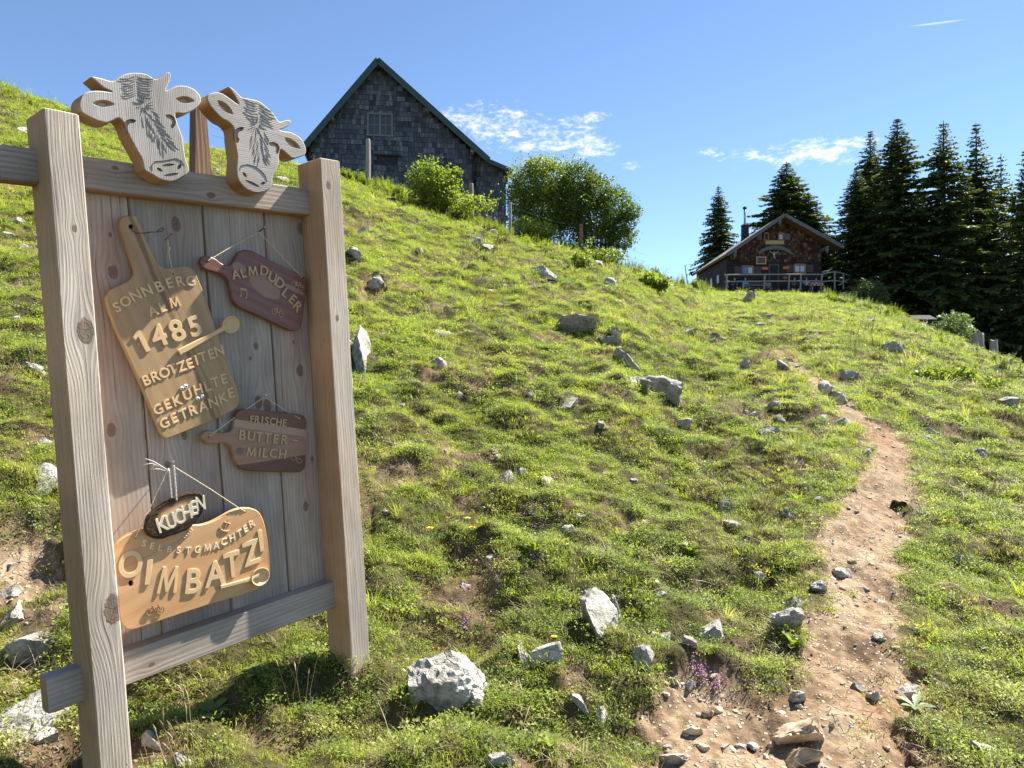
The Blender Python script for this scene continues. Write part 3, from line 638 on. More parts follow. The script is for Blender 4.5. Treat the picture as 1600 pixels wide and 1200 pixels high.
def cow(outline, pockets, lines, nf, th, mat, label):
    cb = [P(*z3(p), nf) for p in outline]; cb = catmull(cb, 4)
    holes = [([P(*z3(p), nf) for p in poly], dep, shr) for poly, dep, shr in pockets]
    mb = MB(); slab(mb, cb, nf, th, holes, .0035)
    cx = sum(p[0] for p in cb) / len(cb); cy = sum(p[1] for p in cb) / len(cb)
    o = part(SG, mb, 'cow_head', mat, ang=40, label=label)
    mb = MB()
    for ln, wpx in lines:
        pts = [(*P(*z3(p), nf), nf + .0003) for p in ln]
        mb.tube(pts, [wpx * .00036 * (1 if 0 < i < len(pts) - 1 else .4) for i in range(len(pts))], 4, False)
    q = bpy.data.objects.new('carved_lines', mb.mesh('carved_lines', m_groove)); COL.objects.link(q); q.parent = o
    return o
r_ = random.Random(3)
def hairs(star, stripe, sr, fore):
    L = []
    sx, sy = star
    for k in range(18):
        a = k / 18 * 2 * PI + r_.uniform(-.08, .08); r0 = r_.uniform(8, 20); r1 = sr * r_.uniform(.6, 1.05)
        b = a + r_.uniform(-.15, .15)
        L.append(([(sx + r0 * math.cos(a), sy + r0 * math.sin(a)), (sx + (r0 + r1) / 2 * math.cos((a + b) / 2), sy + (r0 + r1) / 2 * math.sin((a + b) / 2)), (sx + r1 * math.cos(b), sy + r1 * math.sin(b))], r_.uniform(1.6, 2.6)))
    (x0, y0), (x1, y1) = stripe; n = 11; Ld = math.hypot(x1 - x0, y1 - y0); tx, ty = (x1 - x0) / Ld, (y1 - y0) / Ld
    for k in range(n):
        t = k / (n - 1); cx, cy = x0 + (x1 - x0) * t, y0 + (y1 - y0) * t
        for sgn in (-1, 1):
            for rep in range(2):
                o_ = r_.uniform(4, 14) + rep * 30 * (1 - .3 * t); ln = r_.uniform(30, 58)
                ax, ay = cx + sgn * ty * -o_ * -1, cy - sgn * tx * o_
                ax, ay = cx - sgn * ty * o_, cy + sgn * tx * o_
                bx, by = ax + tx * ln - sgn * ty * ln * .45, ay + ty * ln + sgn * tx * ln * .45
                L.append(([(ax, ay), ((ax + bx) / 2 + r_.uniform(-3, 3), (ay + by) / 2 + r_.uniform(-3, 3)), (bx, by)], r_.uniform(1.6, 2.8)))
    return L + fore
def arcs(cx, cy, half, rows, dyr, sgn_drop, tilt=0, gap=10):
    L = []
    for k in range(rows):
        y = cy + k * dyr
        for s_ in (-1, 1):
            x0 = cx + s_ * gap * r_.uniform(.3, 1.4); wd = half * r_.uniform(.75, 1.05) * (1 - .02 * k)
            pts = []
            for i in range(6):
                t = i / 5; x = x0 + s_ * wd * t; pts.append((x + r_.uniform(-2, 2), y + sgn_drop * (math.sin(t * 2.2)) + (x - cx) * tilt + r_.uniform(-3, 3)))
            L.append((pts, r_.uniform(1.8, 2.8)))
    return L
cow1 = [(172, 118), (230, 127), (300, 146), (335, 127), (375, 105), (420, 95), (475, 95), (525, 106), (570, 134), (605, 118), (640, 94), (662, 92), (668, 122), (655, 162), (640, 205), (685, 184), (730, 173), (790, 184), (838, 218), (858, 262), (842, 300), (800, 335), (755, 350), (700, 350), (706, 395), (722, 440), (742, 500), (750, 560), (762, 630), (781, 690), (775, 722), (738, 748), (680, 774), (610, 763), (552, 730), (503, 698), (488, 635), (462, 588), (430, 530), (400, 470), (376, 412), (345, 378), (300, 397), (265, 407), (215, 395), (158, 370), (110, 338), (96, 298), (102, 255), (130, 222), (180, 207), (240, 207), (301, 214), (250, 188), (205, 150)]
pk1 = [(ellp(247, 287, 72, 24, -3, lens=True), .016, .45), (ellp(757, 264, 62, 24, -6, lens=True), .016, .45), (crescent(420, 435, 46, -62), .012, .9), (crescent(652, 402, 42, 55), .012, .9),
       (ellp(597, 700, 22, 10, -32, lens=True), .01, .8), (ellp(721, 682, 20, 11, 60, lens=True), .01, .8), (ellp(652, 671, 42, 9, 6, lens=True), .01, .8), (ellp(671, 731, 48, 9, 8, lens=True), .01, .8)]
muz1 = [([(552, 710), (549, 672), (572, 648), (620, 645), (660, 638), (700, 630), (733, 645), (753, 676)], 4.2)]
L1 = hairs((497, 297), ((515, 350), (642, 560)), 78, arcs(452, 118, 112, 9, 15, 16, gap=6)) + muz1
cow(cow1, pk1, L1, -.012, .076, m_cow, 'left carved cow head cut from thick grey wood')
cow2 = [(893, 255), (904, 230), (942, 216), (985, 221), (1035, 252), (1092, 290), (1066, 235), (1028, 181), (1062, 197), (1112, 247), (1160, 256), (1220, 272), (1268, 308), (1312, 352), (1345, 398), (1380, 393), (1410, 389), (1418, 407), (1388, 437), (1350, 451), (1385, 461), (1422, 467), (1478, 500), (1511, 558), (1509, 604), (1468, 624), (1428, 628), (1390, 597), (1357, 574), (1345, 610), (1345, 660), (1326, 702), (1305, 750), (1298, 806), (1252, 839), (1190, 842), (1130, 812), (1090, 762), (1079, 700), (1084, 620), (1075, 560), (1068, 500), (1062, 440), (1030, 402), (990, 380), (950, 342), (915, 300)]
pk2 = [(ellp(1008, 310, 68, 22, -42, lens=True), .016, .45), (ellp(1428, 535, 62, 20, -35, lens=True), .016, .45), (crescent(1108, 486, 46, -80), .012, .9), (crescent(1305, 570, 38, 40), .012, .9),
       (ellp(1130, 732, 22, 9, -55, lens=True), .01, .8), (ellp(1244, 785, 16, 9, 15, lens=True), .01, .8), (ellp(1178, 787, 54, 9, -26, lens=True), .01, .8)]
muz2 = [([(1097, 706), (1108, 676), (1145, 667), (1190, 678), (1230, 705), (1258, 738), (1270, 775)], 4.2)]
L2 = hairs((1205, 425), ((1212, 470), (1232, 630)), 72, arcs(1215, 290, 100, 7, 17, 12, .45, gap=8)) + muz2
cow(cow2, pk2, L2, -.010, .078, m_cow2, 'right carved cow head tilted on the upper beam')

# ---- letters, small shapes
_let = {}
_POLY = {'M': [(-.52, -.5), (-.36, -.5), (-.30, .14), (-.07, -.44), (.07, -.44), (.30, .14), (.36, -.5), (.52, -.5), (.41, .5), (.25, .5), (0, -.14), (-.25, .5), (-.41, .5)],
         '1': [(-.05, -.5), (.15, -.5), (.15, .5), (.01, .5), (-.27, .33), (-.22, .17), (-.05, .27)], '-': [(-.34, -.07), (.34, -.07), (.34, .07), (-.34, .07)]}
def letter_mesh(ch, offset=.012, ext=.12, serif=False, shear=0.0):
    key = (ch, offset, ext, shear)
    if key in _let: return _let[key]
    if ch in _POLY:
        mb = MB(); slab(mb, _POLY[ch], .14, .14, (), .012); me = mb.mesh('letter', []); _let[key] = me; return me
    cu = bpy.data.curves.new('letter', 'FONT'); cu.body = ch; cu.size = 1.4; cu.extrude = ext / 2; cu.offset = offset; cu.bevel_depth = .012; cu.bevel_resolution = 0; cu.resolution_u = 6; cu.shear = shear
    ob = bpy.data.objects.new('letter', cu); me = bpy.data.meshes.new_from_object(ob)
    co = np.empty(len(me.vertices) * 3); me.vertices.foreach_get('co', co); co = co.reshape(-1, 3)
    mn, mx = co.min(0), co.max(0); hgt = (mx[1] - mn[1]) if ch not in '-' else 1.0
    co[:, 0] -= (mn[0] + mx[0]) / 2; co[:, 1] -= (mn[1] + mx[1]) / 2; co[:, :2] /= hgt; co[:, 2] -= mn[2]
    me.vertices.foreach_set('co', co.ravel()); me.update(); _let[key] = me; bpy.data.objects.remove(ob); return me
def letters(t, zf, spec, n, mat, offset=.012, thick=.006, wscale=1.0, shear=0.0, name='letter'):
    """each letter its own small wooden piece glued on the board face at depth n; spec = (char, u, v, tilt in degrees, height)"""
    org = t['_org']
    for s_ in spec:
        ch, u, v, a, hz = s_[:5]; ws = s_[5] if len(s_) > 5 else wscale
        u0, v0 = zf((u, v)); k = zf((u + 1, v))[0] - u0; hp = hz * k
        c = P(u0, v0, n); q = P(u0 + 4 * math.cos(rad(a)), v0 - 4 * math.sin(rad(a)), n); ang = math.atan2(q[1] - c[1], q[0] - c[0])
        up = P(u0 - math.sin(rad(a)) * hp / 2, v0 - math.cos(rad(a)) * hp / 2, n); hh = 2 * math.hypot(up[0] - c[0], up[1] - c[1])
        me = letter_mesh(ch, min(offset, .004) if ch == 'M' else offset, .12, shear=shear)
        if not me.materials: me.materials.append(mat)
        if me.materials[0] != mat:
            key = (ch, offset, mat.name)
            if key not in _let: m2 = me.copy(); m2.materials.clear(); m2.materials.append(mat); _let[key] = m2
            me = _let[key]
        o = bpy.data.objects.new(name, me); link(o, t, (c[0] - org[0], c[1] - org[1], n - org[2] + .0002)); o.rotation_euler = (0, 0, ang)
        dz = max(v_.co.z for v_ in me.vertices); o.scale = (hh * ws, hh, thick / dz)
def tube_px(t, name, zf, pts, ns, r, mat, seg=6, rs=None, parent=None):
    """string or cord through points given on the sign, ns = how far each stands off"""
    mb = MB(); q = [(*P(*zf(p), n), n) for p, n in zip(pts, ns)]; mb.tube(q, rs or r, seg); o = part(t, mb, name, mat, True); return o
def twist(t, name, zf, pts, ns, r, mat):
    mb = MB(); q = [Vector((*P(*zf(p), n), n)) for p, n in zip(pts, ns)]
    dense = []
    for i in range(len(q) - 1):
        L = (q[i + 1] - q[i]).length; k = max(2, int(L / .004))
        dense += [q[i].lerp(q[i + 1], j / k) for j in range(k)]
    dense.append(q[-1])
    for ph in (0, PI):
        mb.tube([p + Vector((math.cos(i * .9 + ph), 0, math.sin(i * .9 + ph))) * r * .5 for i, p in enumerate(dense)], r * .62, 4)
    return part(t, mb, name, mat, True)
def ring_mb(mb, c, r, tr, n, seg=16, sx=1):
    mb.tube([(c[0] + r * sx * math.cos(2 * PI * i / seg), c[1] + r * math.sin(2 * PI * i / seg), n) for i in range(seg + 1)], tr, 5, False)
def bicycle(t, zf, u, v, w_, ang, n, mat):
    c0 = zf((u, v)); k = zf((u + 1, v))[0] - c0[0]; c = P(*c0, n); q = P(c0[0] + 4 * math.cos(rad(ang)), c0[1] - 4 * math.sin(rad(ang)), n); a = math.atan2(q[1] - c[1], q[0] - c[0])
    e = P(c0[0] + w_ * k / 2 * math.cos(rad(ang)), c0[1] - w_ * k / 2 * math.sin(rad(ang)), n); s_ = math.hypot(e[0] - c[0], e[1] - c[1])
    T = lambda x, y: (c[0] + s_ * (x * math.cos(a) - y * math.sin(a)), c[1] + s_ * (x * math.sin(a) + y * math.cos(a)))
    mb = MB(); tr = s_ * .05
    for wx in (-.58, .58): ring_mb(mb, T(wx, -.2), s_ * .40, tr, n)
    for pl in ([(-.58, -.2), (-.3, .25), (.32, .25), (.02, -.22), (-.58, -.2)], [(-.3, .25), (.02, -.22)], [(-.36, .38), (-.3, .25)], [(-.46, .4), (-.24, .4)], [(.58, -.2), (.32, .25), (.26, .46), (.44, .5)], [(-.58, -.2), (-.7, .02)], [(.58, -.2), (.74, .0)]):
        mb.tube([(*T(*p), n) for p in pl], tr, 5)
    part(t, mb, 'bicycle_cutout', mat)
def cut(t, zf, poly, n, th, name, mat, holes=(), smooth=True, ch=.001):
    o = [P(*zf(p), n) for p in poly]
    if smooth: o = catmull(o, 3)
    mb = MB(); slab(mb, o, n, th, [([P(*zf(p), n) for p in h], d_, s_) for h, d_, s_ in holes], ch); return part(t, mb, name, mat, ang=40)
def spoon(t, zf, p0, p1, bc, br, hw0, hw1, n, mat):
    """wooden spoon: handle tapering to a round hollow bowl"""
    a = Vector(P(*zf(p0), n)); b = Vector(P(*zf(p1), n)); c = Vector(P(*zf(bc), n)); e = Vector(P(*zf((bc[0] + br, bc[1])), n)); R = (e - c).length
    k = (Vector(P(*zf((p0[0] + 1, p0[1])), n)) - a).length
    dx = (c - a).normalized(); sd_ = Vector((-dx.y, dx.x)); L = (c - a).length
    mb = MB(); st = 14; vs = []
    for i in range(st + 1):
        t_ = i / st; x = L * t_ * .97
        w_ = (hw0 + (hw1 - hw0) * min(1, t_ * 1.5)) * k
        if x > L - R * 1.7: w_ = w_ + (R * .75 - w_) * ((x - (L - R * 1.7)) / (R * 1.7)) ** 2.2
        cpt = a + dx * x; hz = .0045
        for sgn, zz in ((-1, 0), (-.7, hz), (.7, hz), (1, 0), (.7, -hz), (-.7, -hz)):
            q = cpt + sd_ * w_ * sgn; vs.append((q.x, q.y, n + zz))
    mb.add(vs, [(i * 6 + j, i * 6 + (j + 1) % 6, (i + 1) * 6 + (j + 1) % 6, (i + 1) * 6 + j) for i in range(st) for j in range(6)] + [(0, 1, 2, 3, 4, 5), tuple(st * 6 + j for j in range(6))])
    sp = part(t, mb, 'spoon', mat, ang=50)
    mb = MB(); prof = [(0, -.004), (.45, -.003), (.75, .0005), (.9, .005), (.97, .0065), (1.0, .005), (.96, .0), (.7, -.0065), (.3, -.009), (0, -.0095)]; seg = 24; vs = []
    for rr, zz in prof:
        for j in range(seg):
            q = c + dx * R * 1.12 * rr * math.cos(2 * PI * j / seg) + sd_ * R * rr * math.sin(2 * PI * j / seg); vs.append((q.x, q.y, n + .001 + zz))
    mb.add(vs, [(i * seg + j, i * seg + (j + 1) % seg, (i + 1) * seg + (j + 1) % seg, (i + 1) * seg + j) for i in range(len(prof) - 1) for j in range(seg)])
    bo = bpy.data.objects.new('spoon_bowl', mb.mesh('spoon_bowl', mat, True)); COL.objects.link(bo); bo.parent = sp; return sp
def screw(h2, n0, n1, zf, head, foot, name='screw', mat=None):
    mb = MB(); a = Vector((*P(*zf(foot), n0), n0 - .01)); b = Vector((*P(*zf(head), n1), n1)); mb.tube([a, b], .0016, 6); d_ = (b - a).normalized()
    mb.tube([b - d_ * .0008, b + d_ * .0012], .0042, 10); part(SG, mb, name, mat or m_steel)
    mb = MB(); mb.tube([b + d_ * .0012, b + d_ * .0015], .0018, 6)
NF = -.110    # face of the boards
ck_wood = wood('acacia_board_wood', 1, (.27, .165, .085), (.50, .34, .19), kn([(395, 500, .004)], NF), contrast=.9, bump=.15, ring=20, rough=.5, warm=(.86, .74, .66), weather=.3, spec=.4)
m_let = plain('light_plywood_letter', (.66, .45, .24), .6, .12, 300)
m_letd = plain('plywood_letter', (.50, .34, .19), .6, .12, 300)
m_spoon = plain('beech_spoon_wood', (.62, .42, .22), .5, .12, 120)

# board 1
zA = lambda p: (140 + p[0] / 6.154, 320 + p[1] / 6.154); zB = lambda p: (140 + p[0] / 6.154, 500 + p[1] / 6.154)
o1 = [zA(p) for p in [(285, 195), (298, 140), (340, 106), (400, 100), (452, 115), (492, 165), (520, 240), (560, 340), (610, 460), (650, 540), (690, 592), (745, 608), (830, 600), (900, 590), (965, 600), (1012, 640), (1040, 700), (1120, 900)]] + \
     [zB(p) for p in [(1190, 10), (1262, 240), (1330, 440), (1412, 630), (1440, 755), (1428, 825), (1375, 872), (1200, 960), (1000, 1040), (850, 1100), (745, 1138), (695, 1100), (655, 1010), (560, 770), (440, 495), (330, 255), (250, 80)]] + \
     [zA(p) for p in [(230, 1130), (180, 990), (163, 900), (178, 858), (215, 812), (300, 770), (370, 738), (420, 690), (436, 645), (425, 595), (400, 525), (350, 380), (310, 275)]]
idn = lambda p: p
rot_wood = []
def board_wood(name, ang, lo, hi, **kw):
    return wood(name, 1, lo, hi, **kw)
T = thing('serving_board', *P(215, 345, NF), NF, label='large pale cutting board sign with handle up reading SONNBERG ALM 1485', cat='sign board')
# grain follows the board: its shapes are drawn straight and the whole board hangs tilted
def tilted(name, ang, lo, hi, extra=None, **kw):
    """wood whose grain is turned by ang degrees in the plane of the sign"""
    m = wood(name, 1, lo, hi, **kw); nt = m.node_tree; tc = [n for n in nt.nodes if n.type == 'TEX_COORD'][0]
    mp = nt.nodes.new('ShaderNodeMapping'); mp.inputs['Rotation'].default_value = (0, 0, rad(ang)); lks = list(tc.outputs['Object'].links)
    for l in lks: nt.links.new(mp.outputs[0], l.to_socket)
    nt.links.new(tc.outputs['Object'], mp.inputs[0])
    if extra:
        g_ = G(nt); b = [n for n in nt.nodes if n.type == 'BSDF_PRINCIPLED'][0]; src = b.inputs['Base Color'].links[0].from_socket
        nt.links.new(extra(g_, tc.outputs['Object'], src), b.inputs['Base Color'])
    return m
def streaks(ang, x0, bands):
    """heartwood streaks: (centre, half width, colour, strength) across the grain"""
    def f(g_, co, src):
        mp = g_.n.new('ShaderNodeMapping'); mp.inputs['Rotation'].default_value = (0, 0, rad(ang)); g_.l.new(co, mp.inputs[0]); x, y, z = g_.sep(mp.outputs[0])
        wv = g_.noise(g_.comb(g_.m('MULTIPLY', x, 20), g_.m('MULTIPLY', y, 5), 0.0), 1, 3); x = g_.m('ADD', x, g_.m('MULTIPLY', g_.m('SUBTRACT', wv, .5), .03)); c = src
        for cx, hw, colr, st in bands:
            d_ = g_.m('ABSOLUTE', g_.m('SUBTRACT', x, x0 + cx)); c = g_.mix(g_.m('MULTIPLY', g_.sm(d_, hw * 1.3, hw * .5), st), c, g_.mix(1, c, colr, 'MULTIPLY'))
        return c
    return f
def rotx(u, v, ang):  # across-grain coordinate of a point of the sign
    h, vv = P(u, v, NF); a = rad(ang); return h * math.cos(a) - vv * math.sin(a)
A1 = -19
m_b1 = tilted('acacia_board_wood', A1, (.27, .165, .078), (.52, .355, .19), streaks(A1, rotx(205, 355, A1), [(.010, .008, (.50, .40, .36), .8), (.034, .004, (.55, .45, .4), .5), (-.05, .03, (1.06, 1.06, 1.0), .5)]), contrast=.8, bump=.12, ring=22, rough=.55, weather=.3, warm=(.93, .86, .78), spec=.35)
bo = catmull([P(*p, NF) for p in o1], 3)
mb = MB(); slab(mb, bo, NF, .022, [([P(*zA(p), NF) for p in ellp(398, 210, 24, 24)], .02, .95), ([P(*zA(p), NF) for p in ellp(804, 662, 10, 10, k=8)], .01, .9)], .003)
part(T, mb, 'board', m_b1, ang=40)
for c_, r0 in (((398, 210), 22), ((804, 662), 9)):
    mb = MB(); slab(mb, [P(*zA(p), NF) for p in ellp(*c_, r0, r0, k=10)], NF - .008, .001, (), .0002); part(T, mb, 'hole', m_hole)
letters(T, zA, [('S', 262, 985, 24, 100), ('O', 345, 930, 26, 100), ('N', 440, 872, 25, 105), ('N', 548, 826, 22, 105), ('B', 668, 785, 18, 105), ('E', 768, 752, 15, 100), ('R', 870, 735, 12, 100), ('G', 968, 733, 8, 98)], NF, m_let, .014, .0032)
letters(T, zA, [('A', 605, 1022, 20, 96), ('L', 702, 985, 18, 96), ('M', 815, 940, 14, 96)], NF, m_let, .014, .0032)
letters(T, zB, [('1', 500, 208, 24, 225, 1.0), ('4', 660, 152, 20, 215), ('8', 836, 102, 20, 218), ('5', 1004, 62, 17, 200)], NF, m_let, .026, .0045, name='numeral')
letters(T, zB, [('B', 545, 580, 22, 98), ('R', 630, 543, 22, 98), ('O', 716, 508, 22, 98), ('T', 792, 470, 22, 98), ('Z', 880, 448, 20, 98), ('E', 962, 420, 19, 98), ('I', 1025, 388, 18, 98), ('T', 1085, 356, 18, 98), ('E', 1168, 326, 17, 98), ('N', 1242, 295, 17, 98)], NF, m_let, .014, .0032)
letters(T, zB, [('G', 655, 860, 24, 96), ('E', 747, 812, 23, 96), ('K', 842, 776, 22, 96), ('U', 936, 720, 20, 96), ('H', 1040, 668, 18, 96), ('L', 1130, 636, 17, 96), ('T', 1205, 598, 17, 96), ('E', 1290, 565, 16, 96)], NF, m_let, .014, .0032)
letters(T, zB, [('G', 716, 992, 24, 96), ('E', 812, 944, 23, 96), ('T', 900, 904, 22, 96), ('R', 992, 866, 20, 96), ('A', 1088, 830, 19, 96), ('N', 1186, 790, 18, 96), ('K', 1282, 745, 17, 96), ('E', 1358, 700, 16, 96)], NF, m_let, .014, .0032)
m_eye = plain('white_eye_plastic', (.85, .86, .88), .25, .03, 50, .5); m_pup = plain('black_pupil', (.02, .02, .03), .3, .1)
for e in [(885, 655), (922, 635), (1038, 755), (1083, 733)]:
    c = P(*zB(e), NF); r0 = .0068; mb = MB(); mb.ell((c[0], c[1], NF + .001), (r0, r0, .0045), 14, 8); ey = part(T, mb, 'googly_eye', m_eye, True)
    mb = MB(); mb.ell((c[0] + .0006, c[1] - .0008, NF + .0038), (r0 * .55, r0 * .55, .0024), 12, 6); q = bpy.data.objects.new('pupil', mb.mesh('pupil', m_pup, True)); COL.objects.link(q); q.parent = ey
spoon(T, zB, (862, 312), (1200, 140), (1355, 45), 76, 32, 22, NF + .006, m_spoon)
mb = MB(); c = P(*zB((895, 308)), NF); mb.ell((c[0], c[1], NF + .0115), (.0016, .0016, .0008), 8, 4); part(T, mb, 'screw_head', m_steel)
screw(SG, NP_, NP_ + .045, zA, (785, 285), (728, 345), mat=m_rust)
twist(T, 'string', zA, [(752, 330), (762, 430), (772, 520), (803, 660)], [NP_ + .015, NP_ + .018, NP_ + .02, NF + .001], .0018, m_string)
twist(T, 'string', zA, [(752, 330), (752, 430), (753, 520), (755, 606)], [NP_ + .015, NP_ + .012, NP_ + .01, NP_ + .01], .0016, m_string)
mb = MB(); c = P(*zA((768, 420)), NP_ + .018); mb.ell((c[0], c[1], NP_ + .018), (.004, .007, .004), 8, 6); part(T, mb, 'knot', m_string)
tube_px(T, 'black_cord', zA, [(398, 215), (415, 250), (450, 272), (520, 272), (590, 262), (650, 262), (690, 255), (716, 235), (710, 222), (685, 226), (655, 250), (648, 262)], [NF - .004, NF + .004, NF + .008, NF + .01, NF + .01, NF + .008, NF + .008, NF + .006, NF + .006, NF + .006, NF + .006, NF + .006], .0015, m_cord, 5)

# board 2
zC = lambda p: (290 + p[0] / 6.668, 340 + p[1] / 6.667)
T = thing('serving_board', *P(400, 450, NF), NF, label='dark reddish cutting board sign tilted down to the right reading ALMDUDLER', cat='sign board')
o2 = [(160, 475), (166, 430), (198, 400), (255, 402), (318, 430), (372, 472), (422, 495), (468, 490), (508, 442), (540, 385), (588, 343), (648, 335), (722, 358), (900, 452), (1100, 548), (1225, 604), (1262, 640), (1266, 720), (1242, 900), (1212, 1100), (1185, 1162), (1122, 1180), (1040, 1152), (850, 1062), (700, 992), (560, 930), (503, 870), (480, 800), (462, 710), (440, 645), (385, 592), (300, 565), (225, 542), (182, 515)]
def spots(base, lst):
    """patches of pale sapwood on the board (h, v, half length, half width, turn, colour, strength)"""
    def f(g_, co, src):
        x, y, z = g_.sep(co); c = src; nz = g_.noise(co, 30, 4)
        for u, v, a, b, t, colr, st in lst:
            h0, v0 = P(u, v, NF); t = rad(t); dx = g_.m('SUBTRACT', x, h0); dy = g_.m('SUBTRACT', y, v0)
            p_ = g_.m('ADD', g_.m('MULTIPLY', dx, math.cos(t)), g_.m('MULTIPLY', dy, math.sin(t))); q_ = g_.m('ADD', g_.m('MULTIPLY', dx, -math.sin(t)), g_.m('MULTIPLY', dy, math.cos(t)))
            d_ = g_.m('ADD', g_.m('POWER', g_.m('ABSOLUTE', g_.m('DIVIDE', p_, a)), 2.), g_.m('POWER', g_.m('ABSOLUTE', g_.m('DIVIDE', q_, b)), 2.))
            d_ = g_.m('ADD', d_, g_.m('MULTIPLY', g_.m('SUBTRACT', nz, .5), .8)); c = g_.mix(g_.m('MULTIPLY', g_.sm(d_, 1.1, .8), st), c, g_.mix(.35, colr, c))
        return c
    return f
A2 = 90 + 23
m_b2 = tilted('dark_acacia_board_wood', A2, (.12, .038, .026), (.27, .105, .070), spots(None, [(*zC((830, 720)), .075, .036, -32, (.34, .22, .12), .9), (*zC((560, 520)), .03, .017, -25, (.36, .23, .13), .85), (*zC((1130, 745)), .05, .009, -24, (.36, .25, .15), .9)]), contrast=1.0, bump=.1, ring=30, rough=.4, weather=.3, spec=.45)
mb = MB(); slab(mb, catmull([P(*zC(p), NF) for p in o2], 3), NF, .024, [([P(*zC(p), NF) for p in ellp(225, 455, 12, 12, k=8)], .01, .9), ([P(*zC(p), NF) for p in ellp(1220, 630, 11, 11, k=8)], .01, .9)], .0035); part(T, mb, 'board', m_b2, ang=40)
letters(T, zC, [('A', 518, 592, 10, 98), ('L', 598, 580, 14, 92), ('M', 695, 556, 2, 98), ('D', 815, 555, -10, 98), ('U', 900, 622, -24, 98), ('D', 978, 682, -36, 98), ('L', 1040, 785, -42, 92), ('E', 1112, 852, -46, 90), ('R', 1165, 928, -50, 92)], NF, m_letd, .014, .005)
mb = MB()
for a, b, r0 in (((572, 738), (578, 815), .0016), ((630, 752), (636, 832), .0016), ((570, 736), (632, 752), .0026), ((572, 748), (632, 764), .0022)): mb.tube([(*P(*zC(a), NF), NF + .002), (*P(*zC(b), NF), NF + .002)], r0, 6)
for a in ((566, 818), (624, 836)): c = P(*zC(a), NF); mb.ell((c[0], c[1], NF + .002), (.0042, .0032, .002), 10, 6)
part(T, mb, 'music_note', m_letd)
bicycle(T, zC, 1168, 697, 132, -28, NF + .002, m_letd); bicycle(T, zC, 966, 976, 136, -22, NF + .002, m_letd)
screw(SG, NP_, NP_ + .04, zC, (828, 97), (858, 60), mat=m_steel)
hub = ((762, 148), NP_ + .02)
tube_px(T, 'string', zC, [(830, 100), (762, 148)], [NP_ + .036, NP_ + .02], .0022, m_cord, 6)
twist(T, 'string', zC, [(762, 148), (490, 297), (228, 452)], [NP_ + .02, NP_ + .026, NF + .001], .0021, m_string)
twist(T, 'string', zC, [(762, 148), (1000, 400), (1218, 626)], [NP_ + .02, NP_ + .026, NF + .001], .0019, m_string)

# board 3
zD = lambda p: (290 + p[0] / 7.273, 600 + p[1] / 7.273)
T = thing('serving_board', *P(410, 690, NF), NF, label='level striped brown cutting board sign reading FRISCHE BUTTER-MILCH', cat='sign board')
o3 = [(188, 605), (206, 556), (255, 528), (330, 540), (420, 555), (488, 550), (535, 515), (558, 435), (578, 345), (618, 300), (700, 290), (900, 302), (1150, 322), (1292, 345), (1352, 372), (1376, 425), (1372, 560), (1370, 700), (1366, 900), (1345, 972), (1288, 1002), (1100, 1003), (800, 990), (662, 975), (600, 925), (562, 855), (548, 780), (520, 712), (468, 670), (380, 674), (280, 680), (222, 652)]
def bands3(g_, co, src):
    x, y, z = g_.sep(co)
    h0, v0 = P(*zD((560, 400)), NF); h1, v1 = P(*zD((1370, 520)), NF); sl_ = (v1 - v0) / (h1 - h0)
    t = g_.m('SUBTRACT', y, g_.m('MULTIPLY', g_.m('SUBTRACT', x, h0), sl_)); nz = g_.noise(g_.comb(g_.m('MULTIPLY', x, 6), g_.m('MULTIPLY', y, 40), 0.0), 1, 3); t = g_.m('ADD', t, g_.m('MULTIPLY', g_.m('SUBTRACT', nz, .5), .006))
    c = g_.mix(g_.sm(t, v0 - .001, v0 + .001), src, g_.mix(1, src, (.52, .40, .36), 'MULTIPLY'))           # dark top
    va = P(*zD((560, 490)), NF)[1]; c = g_.mix(g_.m('MULTIPLY', g_.m('MULTIPLY', g_.sm(t, va, va + .002), g_.sm(t, v0 + .001, v0 - .001)), .8), c, (.40, .27, .17))
    vb = P(*zD((900, 842)), NF)[1]; yb = g_.m('ADD', y, g_.m('MULTIPLY', x, .02)); c = g_.mix(g_.sm(yb, vb + .0015, vb - .0005), c, g_.mix(1, src, (.42, .31, .34), 'MULTIPLY'))
    return c
m_b3 = tilted('striped_acacia_board_wood', 90, (.21, .105, .062), (.38, .215, .135), bands3, contrast=.9, bump=.1, ring=30, rough=.42, weather=.2, spec=.45)
mb = MB(); slab(mb, catmull([P(*zD(p), NF) for p in o3], 3), NF, .024, [([P(*zD(p), NF) for p in ellp(265, 600, 12, 12, k=8)], .01, .9), ([P(*zD(p), NF) for p in ellp(1316, 405, 10, 10, k=8)], .01, .9)], .0035); part(T, mb, 'board', m_b3, ang=40)
def serif(spec, k=.30):
    return spec
letters(T, zD, [('F', 752, 397, -5, 80), ('R', 812, 402, -5, 80), ('I', 866, 408, -5, 80), ('S', 918, 415, -5, 82), ('C', 985, 424, -6, 82), ('H', 1055, 432, -6, 80), ('E', 1122, 440, -6, 80)], NF, m_letd, .012, .004)
letters(T, zD, [('B', 642, 580, -3, 108), ('U', 740, 590, -4, 108), ('T', 832, 598, -5, 108), ('T', 925, 608, -6, 108), ('E', 1022, 622, -7, 108), ('R', 1122, 634, -8, 108), ('-', 1236, 642, -4, 108)], NF, m_letd, .014, .005)
letters(T, zD, [('M', 742, 770, -3, 106), ('I', 835, 778, -4, 106), ('L', 900, 783, -4, 106), ('C', 992, 786, -5, 106), ('H', 1095, 796, -5, 106)], NF, m_letd, .014, .005)
mb = MB()
